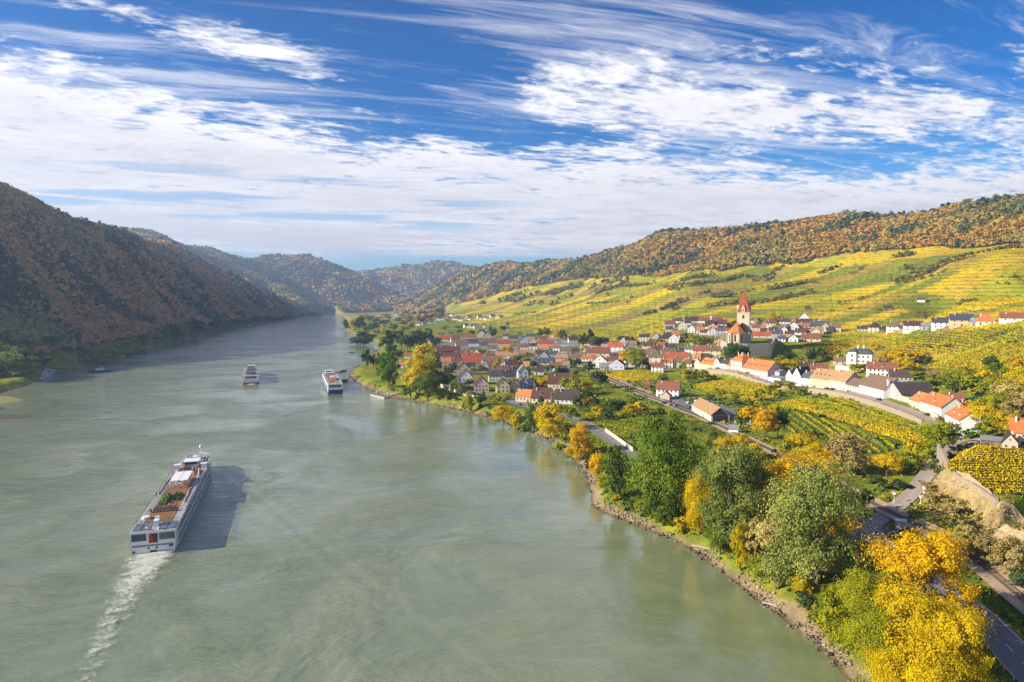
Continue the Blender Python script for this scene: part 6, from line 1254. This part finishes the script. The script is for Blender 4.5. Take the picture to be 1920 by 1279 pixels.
# ------------------------------------------------------------------ foam
def foam():
    m = bpy.data.materials.new('foam'); m.use_nodes = True; t = NT(m.node_tree); e = t.add('ShaderNodeAttribute', {'attribute_name': 'tone'}).outputs['Fac']; p = t.add('ShaderNodeNewGeometry').outputs['Position']
    n1 = t.noise(p, .55, 7, .68, 1.1); n2 = t.noise(p, .16, 4, .6, .8)
    a = t.mapr(t.math('ADD', t.math('MULTIPLY_ADD', n1, .85, t.math('MULTIPLY', n2, .45)), t.math('MULTIPLY_ADD', e, .80, -1.0)), .08, .50); a = t.math('MULTIPLY', a, t.math('MULTIPLY_ADD', n1, .9, .25), clamp=True)
    d = t.add('ShaderNodeBsdfDiffuse', None, Color=(.70, .71, .60, 1)); tr = t.add('ShaderNodeBsdfTransparent')
    t.add('ShaderNodeOutputMaterial', None, Surface=t.add('ShaderNodeMixShader', None, i0=a, i1=tr.outputs[0], i2=d.outputs[0]).outputs[0])
    def strip_(S, prof, label, lift=.5):
        """prof: (distance astern, sideways shift, half width, strength)"""
        P = np.array(prof, float); yy = np.linspace(P[0, 0], P[-1, 0], 90); V, Tn = [], []
        sh, hw, st = (np.interp(yy, P[:, 0], P[:, k]) for k in (1, 2, 3)); K = 24
        for i, y in enumerate(yy):
            for k in range(K + 1):
                f = k / K * 2 - 1; (x_, y_, _), h = ship_point(S, sh[i] + f * hw[i], -y, 0); V.append((x_, y_, lift + .25 * math.sin(y * .9 + f * 3) * st[i])); Tn.append(st[i] * (1 - abs(f) ** 2.2))
        q = [(i * (K + 1) + k, i * (K + 1) + k + 1, (i + 1) * (K + 1) + k + 1, (i + 1) * (K + 1) + k) for i in range(len(yy) - 1) for k in range(K)]
        tag(link('foam', npmesh('foam', V, q, [m], {'tone': ('FLOAT', 'POINT', Tn)}, smooth=True)), label, 'foam', kind='stuff')
    strip_(S1, [(-1, 0, 7.5, .3), (.6, 0, 9.5, 1.1), (8, 0, 11, 1.0), (16, -.4, 10, .92), (26, -1.0, 8.4, .86), (40, -.8, 7.0, .78), (56, .0, 6.0, .72), (76, .8, 5.4, .66), (100, 1.6, 5.0, .5)], 'white churned wake behind the foreground ship')
    strip_(S2, [(-1, 0, 7, .2), (1, 0, 8, .95), (9, 0, 7, .75), (22, 0, 4, .45), (50, 0, 3, .2)], 'white wake behind the red and white ship')
    strip_(S3, [(-1, 0, 6, .2), (1, -3, 6, .7), (8, -4, 5, .55), (20, -4, 4, .3)], 'pale wake behind the blue sterned ship')
foam()
# ------------------------------------------------------------------ cars
TYRE = mat('tyre', (.02, .02, .02), .9, .1); RIMM = mat('rim', (.45, .45, .46), .35, .1, 1, .8); LAMP = mat('lamp_glass', (.7, .7, .66), .15, .05); TAIL = mat('tail_glass', (.35, .02, .02), .2, .05); CARGL = mat('car_glass', (.03, .035, .04), .08, .1, spec=.8)
def car_meshes(kind):
    L, W, Hh = (4.4, 1.8, 1.46) if kind == 'car' else (5.2, 1.95, 2.15)
    low = [(-L / 2, .34), (L / 2, .34), (L / 2 + .02, .62), (L / 2 - .12, .78), (L / 2 - 1.15, .92), (-L / 2 + .25, .98), (-L / 2 - .02, .8)]
    cab = [(L / 2 - 1.2, .9), (L / 2 - 1.95, Hh - .04), (L / 2 - 2.3, Hh), (-L / 2 + .75, Hh - .02), (-L / 2 + .18, .96)] if kind == 'car' else [(L / 2 - .8, .9), (L / 2 - 1.45, Hh - .04), (L / 2 - 1.8, Hh), (-L / 2 + .1, Hh), (-L / 2 + .03, .95)]
    b = MB(); n = len(low); vs = [(x, s * W / 2 * (1 if .5 < z < .9 else .96), z) for s in (-1, 1) for x, z in low]; b.add(vs, [tuple(range(n)), tuple(range(2 * n - 1, n - 1, -1))] + [(i, n + i, n + (i + 1) % n, (i + 1) % n) for i in range(n)])
    n = len(cab); vs = [(x, s * W / 2 * (.93 if z < 1.05 else .74), z) for s in (-1, 1) for x, z in cab]; b.add(vs, [tuple(range(n)), tuple(range(2 * n - 1, n - 1, -1))] + [(i, n + i, n + (i + 1) % n, (i + 1) % n) for i in range(n)])
    gl = MB(); c = [(x * .97 + (0 if kind == 'car' else .02), z) for x, z in cab]; zt = Hh - .12
    for s in (-1, 1):
        xa, xb = cab[0][0] - .12, cab[-1][0] + .16; ta, tb = cab[1][0] - .05, cab[3][0] + .06; y0, y1 = s * (W / 2 * .92 + .012), s * (W / 2 * .755 + .012); gl.add([(xa, y0, 1.02), (ta, y1, zt), (tb, y1, zt), (xb, y0, 1.02), (xa, y0 - s * .03, 1.02), (ta, y1 - s * .03, zt), (tb, y1 - s * .03, zt), (xb, y0 - s * .03, 1.02)], [(0, 1, 2, 3), (7, 6, 5, 4), (0, 4, 5, 1), (1, 5, 6, 2), (2, 6, 7, 3), (3, 7, 4, 0)])
    for (x0, z0), (x1, z1), k in ((cab[0], cab[1], .02), (cab[-1], cab[-2], -.02)):
        f0, f1 = .12, .9; a = (x0 + (x1 - x0) * f0 + k, z0 + (z1 - z0) * f0 + .012); e = (x0 + (x1 - x0) * f1 + k, z0 + (z1 - z0) * f1 + .012); w0, w1 = W / 2 * .84, W / 2 * .68
        gl.add([(a[0], -w0, a[1]), (a[0], w0, a[1]), (e[0], w1, e[1]), (e[0], -w1, e[1])], [(0, 1, 2, 3)])
    w = MB(); w.tube((0, -.11, 0), (0, .11, 0), .33, n=14, mi=0); r = MB(); r.tube((0, -.125, 0), (0, .125, 0), .20, n=10); hl = MB(); hl.box((0, 0, 0), (.08, .36, .15)); 
    return b, gl.mesh('window', [CARGL]), w.mesh('wheel', [TYRE]), r.mesh('rim', [RIMM]), hl, L, W
CARP = {}
def car(x, y, ang, col, label, kind='car', z=None):
    if kind not in CARP: b, gl, w, r, hl, L, W = car_meshes(kind); CARP[kind] = (b, gl, w, r, hl.mesh('headlight', [LAMP]), hl.mesh('tail_light', [TAIL]), L, W, {})
    b, gl, w, r, h1, h2, L, W, cache = CARP[kind]
    cols = {'dark': (.03, .032, .04), 'white': (.68, .68, .68), 'grey': (.30, .31, .33), 'blue': (.05, .09, .20), 'silver': (.48, .49, .50), 'black': (.015, .015, .017)}
    if col not in cache: cache[col] = b.mesh('body', [mat('paint_' + col, cols[col], .25, .05, spec=.6)])
    root = empty('parked_car' if kind == 'car' else 'van', (x, y, H(x, y) + .30 if z is None else z), ang, label, 'car' if kind == 'car' else 'van', 'cars in the village'); link('body', cache[col], root); link('window', gl, root)
    for sx in (-1, 1):
        for sy in (-1, 1): o = link('wheel', w, root, (sx * L * .31, sy * (W / 2 - .1), .33)); link('rim', r, o)
    for s in (-1, 1): link('headlight', h1, root, (L / 2 - .02, s * W * .34, .68)); link('tail_light', h2, root, (-L / 2 + .0, s * W * .36, .74))
def cars():
    def ang(line, p): i = int(np.argmin([np.hypot(*(q - p)) for q in line])); i = min(max(i, 1), len(line) - 2); t = line[i + 1] - line[i - 1]; return math.atan2(t[1], t[0])
    def on(line, px, d, col, label, kind='car', turn=0.):
        pts = offset(line, d); xs = np.array([topix(q[0], q[1], H(*q))[0] for q in pts]); o = np.argsort(xs); P = np.array(pts)[o]; p = np.array([np.interp(px, xs[o], P[:, 0]), np.interp(px, xs[o], P[:, 1])]); car(p[0], p[1], ang(line, p) + turn, col, label, kind, H(*p) + .30)
    s = -_sg; on(STREET_L, 1648, s * 0.5, 'dark', 'dark car driving alone on the village street before the winery end'); on(STREET_L, 1586, s * 1.6, 'white', 'white car on the street in front of the low pale green house'); on(STREET_L, 1550, s * 1.8, 'black', 'black car on the street in front of the ochre inn'); on(STREET_L, 1560, s * 1.8, 'black', 'black car before the pale green half of the inn')
    on(STREET_L, 1510, s * 3.2, 'silver', 'silver car parked before the white street house with grey roof'); on(STREET_L, 1521, s * 3.2, 'white', 'white car parked at the left corner of the ochre inn'); on(STREET_L, 1738, s * 3.0, 'dark', 'dark car parked below the middle orange roofed house'); on(STREET_L, 1456, s * 3.4, 'white', 'white van parked before the low white annex', 'van'); on(STREET_L, 1400, s * 3.2, 'grey', 'grey car parked before the long pink house'); on(STREET_L, 1345, s * 3.0, 'dark', 'dark car parked before the cream street house'); on(STREET_L, 1330, s * 3.0, 'silver', 'silver car parked before the yellow street house'); on(STREET_L, 1290, s * 2.0, 'white', 'white car at the left end of the village street')
    on(ROAD_A, 974, -1.8, 'blue', 'blue car driving on the riverside road behind the golden trees')
    for px, py, a, c, w, k in ((1246,757,.5,'blue','dark blue car parked next to the station porch','car'),(1257,761,.5,'silver','silver car parked in the station yard beside the tracks','car'),(1268,762,.5,'grey','grey car parked second in the station yard','car'),(1292,757,.6,'white','white car parked at the goods shed corner','car'),(1299,751,.6,'dark','dark car parked behind the white one at the goods shed','car'),(1334,797,-.4,'black','black car parked before the goods shed gable','car'),(1804,822,.9,'silver','silver car parked beside the white corner house','car'),(1842,838,-.2,'dark','dark car parked at the flat grey shed on the terrace','car'),(92,698,1.2,'dark','dark car at the head of the landing ramp on the left bank','car'),(1270,747,-.5,'blue','blue car behind the station house','car')):
        p = hit(px, py); car(p[0], p[1], a, c, w, k, p[2] + .30)
cars()
# ------------------------------------------------------------------ small things by road and rail
GREYM = mat('grey_metal', (.38, .39, .40), .5, .1); WHITEM = mat('white_metal', (.7, .7, .68), .5, .08); BLUES = mat('sign_blue', (.05, .12, .34), .5, .1); REDS = mat('sign_red', (.5, .04, .03), .5, .1); GREENM = mat('shutter_green', (.10, .22, .10), .7, .2)
def post(px, py, h, label, head='cross', col=WHITEM):
    p = hit(px, py); r = empty('crossing_signal', tuple(p), math.atan2(p[0], p[1]) * -1, label, 'signal'); m = MB(); m.tube((0, 0, -.3), (0, 0, h), .11, .09, 7); m.box((0, 0, .1), (.7, .7, .3)); m.build('post', col, r); q = MB(); q.box((0, -.12, h - .1), (.95, .16, 1.0)); q.build('signal_head', DKGREY if head == 'light' else WHITEM, r)
    if head == 'light': q = MB(); q.tube((0, -.20, h - .1), (0, -.26, h - .1), .22, n=10); q.build('lamp', REDS, r)
    else: q = MB(); q.box((0, 0, 0), (1.5, .06, .2), 0); o = q.build('cross_board', REDS, r, loc=(0, -.24, h + .3)); o.rotation_euler = (0, .6, 0)
post(1676,946,4.2,'white signal post with cross board left of the level crossing'); post(1708,968,4.2,'white signal post with dark lamp right of the level crossing','light'); post(1726,944,2.6,'short white post beside the rock foot above the level crossing'); post(1732,924,2.0,'small square sign on the right kerb of the side street')
post(1757,1014,3.0,'dark signal beside the track below the rock slope','light',DKGREY)
def crossing_bits():
    p = hit(1688, 992); r = empty('relay_hut', tuple(p), -.45, 'pale grey relay hut beside the level crossing', 'hut'); m = MB(); m.box((0, 0, 1.3), (3.0, 2.4, 3.0)); m.build('wall', GREYM, r); q = MB(); q.box((0, 0, 2.92), (3.4, 2.8, .22)); q.build('roof', WHITEM, r); d = MB(); d.box((-.5, -1.22, 1.2), (.9, .08, 2.0)); d.build('door', SHIPW, r)
    p = hit(1681, 1008); r = empty('road_sign', tuple(p), -.4, 'small blue sign on the grass below the relay hut', 'sign'); m = MB(); m.tube((0, 0, -.2), (0, 0, 1.6), .06, n=6); m.build('post', GREYM, r); q = MB(); q.box((0, -.1, 1.5), (1.2, .06, 1.2)); q.build('panel', BLUES, r)
    p = hit(1672, 1034); r = empty('billboard', tuple(p), -.35, 'grey back of a billboard beside the road junction', 'billboard'); q = MB(); q.box((0, 0, 2.0), (3.2, .12, 2.2)); q.build('panel', GREYM, r); m = MB()
    for x in (-1.1, 1.1): m.tube((x, .12, -.3), (x, .12, 3.0), .08, n=6)
    m.build('post', GREYM, r)
    for px, py, w in ((913,773,'white sign panel on the bank below the yellow house'),(866,760,'small white sign on the grass left of the slim tree')):
        p = hit(px, py); r = empty('road_sign', tuple(p), .4, w, 'sign'); m = MB(); m.tube((0, 0, -.2), (0, 0, 3.2), .09, n=6); m.build('post', GREYM, r); q = MB(); q.box((0, -.1, 3.2), (2.2, .1, 1.2)); q.build('panel', WHITEM, r)
    p = hit(1305, 762); r = empty('notice_board', tuple(p), -.4, 'white notice board between the parked cars at the goods shed', 'board'); m = MB(); m.tube((0, 0, -.2), (0, 0, 3), .08, n=6); m.build('post', GREYM, r); q = MB(); q.box((0, -.1, 3.4), (2.4, .12, 2.2)); q.build('panel', WHITEM, r)
    for i, (px, py, h) in enumerate(((1345,765,9),(1180,742,9),(1084,792,9),(1444,726,8),(1620,772,8),(752,727,9),(835,690,9),(893,690,9))):
        p = hit(px, py); r = empty('lamp_post', tuple(p), rnd.uniform(0, 6), None, 'lamp post'); m = MB(); m.tube((0, 0, -.3), (0, 0, h), .12, .07, 7); m.build('pole', GREYM, r); q = MB(); q.tube((0, 0, h), (1.3, 0, h + .3), .05, n=5); q.box((1.5, 0, h + .28), (.7, .25, .14)); q.build('lamp', GREYM, r); REG.append((r, 'slim grey lamp post', px, py))
crossing_bits()
def pylon():
    p = hit(141, 684); r = empty('power_pylon', tuple(p), .5, 'slender grey lattice pylon on the left bank meadow', 'pylon'); m = MB(); h = 30
    for a in range(4):
        x, y = (1.6 if a in (0, 3) else -1.6), (1.6 if a < 2 else -1.6); m.tube((x, y, -.3), (x * .15, y * .15, h), .16, .1, 5)
    for i in range(9):
        z0, z1 = h * i / 9.5, h * (i + 1) / 9.5; k0, k1 = 1.6 * (1 - .85 * z0 / h), 1.6 * (1 - .85 * z1 / h)
        for (ax, ay), (bx, by) in zip([(-1, -1), (1, -1), (1, 1), (-1, 1)], [(1, -1), (1, 1), (-1, 1), (-1, -1)]): m.tube((ax * k0, ay * k0, z0), (bx * k1, by * k1, z1), .07, n=4)
    m.build('lattice', GREYM, r); q = MB()
    for z in (22, 26): q.box((0, 0, z), (7, .25, .25))
    q.build('cross_arm', GREYM, r); q = MB(); q.box((0, 0, h + .4), (1.0, .8, 1.2)); q.build('cap', WHITEM, r)
    p = hit(952, 634); r = empty('water_tower', tuple(p), 0, 'slim grey tower with a dark cap at the edge of the yellow vineyards', 'tower'); m = MB(); m.box((0, 0, 12), (4.6, 4.6, 25), 0, 0, .8); m.build('shaft', mat('tower_concrete', (.38, .36, .35), .9, .2), r); q = MB(); q.box((0, 0, 26.5), (7, 7, 3.4), 0, 0, .6); q.build('cap', roof_mat('dark'), r); w = MB(); w.box((0, -2.0, 20), (1, .9, 3)); w.build('window', DARKIN, r)
pylon()
# ------------------------------------------------------------------ jetties and small craft
PLANK = mat('jetty_planks', (.17, .155, .14), .9, .2, .8); DARKS = mat('dark_steel', (.05, .055, .06), .6, .2)
def jetty(a, b, c, w, label, posts=True, name='jetty', gangs=2, pm=DARKS):
    """pontoon at pixel a (axis towards b), gangways to bank pixel c"""
    p, q = np.array([*at_z(*a, 0)]), np.array([*at_z(*b, 0)]); m = (p + q) / 2; v = q - p; an = math.atan2(v[1], v[0]); r = empty(name, (m[0], m[1], 0), an, label, 'jetty'); L = np.hypot(*v)
    d = MB(); d.box((0, 0, .35), (L, w, 1.3)); d.build('pontoon', pm, r); d = MB(); d.box((0, 0, 1.06), (L * .96, w * .9, .12)); d.build('planks', PLANK, r)
    e = hit(*c); cs, sn = math.cos(-an), math.sin(-an); ex, ey = (e[0] - m[0]) * cs - (e[1] - m[1]) * sn, (e[0] - m[0]) * sn + (e[1] - m[1]) * cs
    for i in range(gangs):
        g_ = MB(); o = (i - (gangs - 1) / 2) * 5.0; s, t_ = Vector((o, 0, 1.3)), Vector((ex + o, ey, e[2] + .6)); u = (t_ - s).normalized(); n_ = Vector((-u.y, u.x, 0)).normalized() * .9
        g_.add([s - n_, s + n_, t_ + n_, t_ - n_, s - n_ - Vector((0, 0, .2)), s + n_ - Vector((0, 0, .2)), t_ + n_ - Vector((0, 0, .2)), t_ - n_ - Vector((0, 0, .2))], [(0, 1, 2, 3), (7, 6, 5, 4), (0, 4, 5, 1), (1, 5, 6, 2), (2, 6, 7, 3), (3, 7, 4, 0)])
        for k in (-1, 1): g_.tube(s + n_ * k + Vector((0, 0, 1.1)), t_ + n_ * k + Vector((0, 0, 1.1)), .07, n=4)
        g_.build('gangway', GREYM if not pm == DARKS else DARKS, r)
    if posts:
        for x in (-L * .4, L * .4): d = MB(); d.tube((0, 0, -2), (0, 0, 4.6), .3, n=8); d.build('mooring_post', WHITEM, r, loc=(x, w * .3, 0))
    return r
jetty((700,741),(726,747),(762,735),5.5,'floating landing stage with white posts below the big yellow tree',True,gangs=1,pm=mat('pale_pontoon', (.42, .40, .36), .8, .15)); jetty((632,699),(645,696),(690,684),6,'far dark pontoon with twin gangways to the grass point',False); jetty((634,717),(648,714),(676,706),5,'near dark pontoon with twin gangways beside the blue sterned ship',False)
def barge():
    p = at_z(186, 697); r = empty('work_boat', (p[0], p[1], 0), R(8), 'dark work boat with white cabin moored at the left bank', 'boat'); h = MB(); h.prism([(-12, 1.6), (-10.5, -.6), (11, -.6), (13, 1.9), (-12, 1.7)][:4], 'y', -2.6, 2.6); h.build('hull', BLUEP, r); c = MB(); c.box((1, 0, 2.6), (8, 4, 2.2)); c.box((2, 0, 4.4), (4, 3.4, 1.6)); o = c.build('cabin', SHIPW, r); w = MB(); w.box((2, 0, 4.5), (4.1, 3.5, .8)); w.build('window_band', SGLASS, o); m = MB(); m.tube((3, 0, 5), (3, 0, 8.5), .08, n=5); m.build('mast', RAILW, r)
    for px, py, w_ in ((660,661,'dark navigation float on the water right of midstream'),(642,617,'small dark float far up the right bank'),(708,658,'small dark float near the wooded islet')):
        p = at_z(px, py); r = empty('navigation_float', (p[0], p[1], 0), .2, w_, 'buoy'); d = MB(); d.prism([(-5, .8), (-4, -.4), (4, -.4), (5.5, .9)], 'y', -1, 1); d.build('hull', DARKS, r); q = MB(); q.tube((0, 0, .6), (0, 0, 2.6), .5, .15, 8); q.build('mark', DARKS, r)
barge()
rmp = path([(96,694),(90,702),(84,712)], 3); ribbon('landing_ramp', rmp, 9, mat('concrete', (.40, .39, .38), .9, .15), .5, step=2)
ribbon('meadow_path', path([(62,692),(100,690),(132,688)], 3), 3, ASPH2, .4); 
def gravel_bar(name, pxs, h, col):
    P = np.array([at_z(*q) for q in pxs]); c = P.mean(0); V = [(c[0], c[1], h)]; n = len(P); rng = np.random.default_rng(3)
    for k, f in enumerate((.45, .8, 1.1)):
        for i in range(n): q = c + (P[i] - c) * f * rng.uniform(.93, 1.07); V.append((q[0], q[1], h * (.85, .4, -.6)[k] + rng.uniform(-.1, .1)))
    F_ = [(0, 1 + i, 1 + (i + 1) % n) for i in range(n)] + [(1 + k * n + i, 1 + (k + 1) * n + i, 1 + (k + 1) * n + (i + 1) % n, 1 + k * n + (i + 1) % n) for k in range(2) for i in range(n)]
    mb = MB(); mb.add(V, F_); o = mb.build(name, mat(name + '_ground', col, .95, .35, .3, bump=.6)); tag(o, kind='structure')
gravel_bar('gravel_bar', [(-60,743),(0,742),(22,743),(36,747),(46,750),(24,754),(0,757),(-60,758)], .6, (.24, .20, .06)); gravel_bar('rock_bar', [(-60,776),(0,777),(50,778),(70,782),(40,786),(0,786),(-60,786)], .5, (.07, .06, .05)); gravel_bar('rock_bar', [(-60,764),(0,763),(14,766),(0,770),(-60,770)], .4, (.06, .055, .05))
# ------------------------------------------------------------------ stones of the bank
def riprap():
    rng = np.random.default_rng(12); ln = np.array(resample([p for p in river_right if p[1] < 1000], .55)); ln = ln[(ln[:, 1] > 60)]; keep = rng.random(len(ln)) < np.clip(330 / np.hypot(ln[:, 0], ln[:, 1]), .12, 1); ln = np.repeat(ln[keep], 9, 0); n = len(ln)
    p = ln + rng.normal(size=(n, 2)) * np.array([2.2, 2.2]) + np.array([1.2, .4]); s = hz(p[:, 0], p[:, 1], GS); ok = (s > -.8) & (s < 5.8) & (fbm(p[:, 0] / 7, p[:, 1] / 7, 3, 17) > .40); p = p[ok]; n = len(p)
    z = hz(p[:, 0], p[:, 1]); r = rng.uniform(.12, .40, n) * rng.choice([1, 1, 1, 2.0], n); base = np.array([(0, 0, 1), (1, 0, .1), (.1, 1, 0), (-1, .1, .1), (0, -1, -.1), (0, 0, -.8)], float)
    V = base[None] * (r[:, None, None] * rng.uniform(.7, 1.3, (n, 6, 3))); a = rng.uniform(0, 6.28, n); c_, s_ = np.cos(a)[:, None], np.sin(a)[:, None]; X = V[..., 0] * c_ - V[..., 1] * s_; Y = V[..., 0] * s_ + V[..., 1] * c_
    V = np.stack([X + p[:, None, 0], Y + p[:, None, 1], V[..., 2] * .7 + z[:, None] + r[:, None] * .25], -1).reshape(-1, 3)
    f = np.array([(0, 1, 2), (0, 2, 3), (0, 3, 4), (0, 4, 1), (5, 2, 1), (5, 3, 2), (5, 4, 3), (5, 1, 4)]); Q = (f[None] + 6 * np.arange(n)[:, None, None]).reshape(-1, 3)
    c = np.array([.22, .175, .115]) * rng.uniform(.35, 1.8, (n, 1)) * np.where(hz(p[:, 0], p[:, 1], GS) < 1.2, .55, 1.)[:, None] * (1 + rng.normal(size=(n, 3)) * .05); C4 = np.repeat(np.concatenate([np.clip(c, 0, 1), np.ones((n, 1))], 1), 6, 0)
    tag(link('riprap', npmesh('riprap', V, Q, [attr_mat('bank_stone')], {'Col': ('FLOAT_COLOR', 'POINT', C4)})), 'loose tan bank stones along the right shore', 'stones', kind='stuff')
riprap()
def tufts():
    """rough grass and weeds over the near banks and verges"""
    rng = np.random.default_rng(77); n = 90000; a = rng.uniform(R(2), R(44), n); r = np.exp(rng.uniform(math.log(105), math.log(620), n)); x, y = r * np.sin(a), r * np.cos(a); s = hz(x, y, GS); z = hz(x, y); k = (s > 4.5) & (fbm(x / 14, y / 14, 3, 91) > .40)
    for line, w in ((ROAD_A, 5.2), (ROAD_B, 4.2), (RAIL, 4.2), (STREET_L, 6)): d, _ = seg_dist(x, y, [tuple(q) for q in line]); k &= d > w
    x, y, z, r = x[k], y[k], z[k], r[k]; m = len(x); h = rng.uniform(.25, .75, m) * (1 + 1.2 * (fbm(x / 9, y / 9, 2, 93) > .6)); P = np.column_stack([x, y, z + h * .4]); S = h * np.clip(r / 260, .8, 1.8); V, Q = quads(P, rng.normal(size=(m, 3)) + [0, 0, .7], S, rng=rng)
    t = fbm(x / 22, y / 22, 3, 95)[:, None]; c = np.where(t > .52, np.array([[.24, .22, .03]]), np.array([[.10, .15, .022]])) * rng.uniform(.6, 1.5, (m, 1)); C4 = np.repeat(np.concatenate([c, np.ones((m, 1))], 1), 4, 0)
    tag(link('grass', npmesh('grass', V, Q, [LEAF_COL], {'Col': ('FLOAT_COLOR', 'POINT', C4)})), 'rough autumn grass on the right bank', 'grass', kind='stuff')
tufts()
# ------------------------------------------------------------------ labels: each by its look, its place, and its rank among its likes
def zone(px, py):
    if px < 625: return 'on the shaded left bank'
    if py > 930 and px > 1600: return 'at the lower right'
    if py > 835: return 'on the near right bank' if px < 1600 else 'around the side street'
    if px > 1690 and py > 660: return 'in the right hand garden'
    if py < 612 and px < 960: return 'by the far village at the bend'
    if px < 760: return 'beyond the grass point'
    if py < 578: return 'high on the vineyard slope'
    if px > 1560 and py < 650: return 'along the upper lane'
    if px > 1225 and py < 660: return 'on the church hill'
    if px > 1270 and py < 712: return 'behind the street row'
    if px > 1270: return 'between street and railway'
    if py > 700 and px < 1230: return 'between riverside road and railway'
    if px > 1095: return 'right of the railway'
    return 'in the lower village'
def plural(w):
    if w.endswith('bush'): return w + 'es'
    if w.endswith('poplar') or w[-1] not in 's': return w + 's'
    return w
def do_labels():
    grp = {}
    for o, w, px, py in REG: grp.setdefault((w, zone(px, py)), []).append((px, py, o))
    for (w, zn), l in grp.items():
        l.sort(key=lambda t: t[0]); n = len(l); hd, tl = (w.split(' with ', 1) + [''])[:2]; tl = ' with ' + tl if tl else ''; kind = w.split(' with ')[0]
        for i, (px, py, o) in enumerate(l):
            if n == 1: s = f'only {w} {zn}'
            elif n == 2: s = f'{"left" if i == 0 else "right"} of the two {plural(hd)}{tl} {zn}'
            elif i == n - 1: s = f'rightmost {w} {zn}'
            elif i == 0: s = f'leftmost {w} {zn}'
            else: s = f'{ORD[i] if i < len(ORD) else str(i + 1) + "th"} {w} from the left {zn}'
            o['label'] = s
            if n > 1: o['group'] = f'{plural(hd)}{tl} {zn}'
do_labels()
# ------------------------------------------------------------------ haze over the valley: one closed box round camera and scene
def haze():
    mb = MB(); mb.box((0, 5600, 320), (22000, 12600, 660)); m = bpy.data.materials.new('haze'); m.use_nodes = True; t = NT(m.node_tree)
    v = t.add('ShaderNodeVolumePrincipled', None, Color=(.50, .68, 1.0, 1), Density=HAZE, Anisotropy=.3)
    o = t.add('ShaderNodeOutputMaterial', None, Volume=v); ob = mb.build('haze', m); tag(ob, 'thin pale blue air over the whole valley', 'haze', kind='stuff')
HAZE = 1.0e-4
haze()
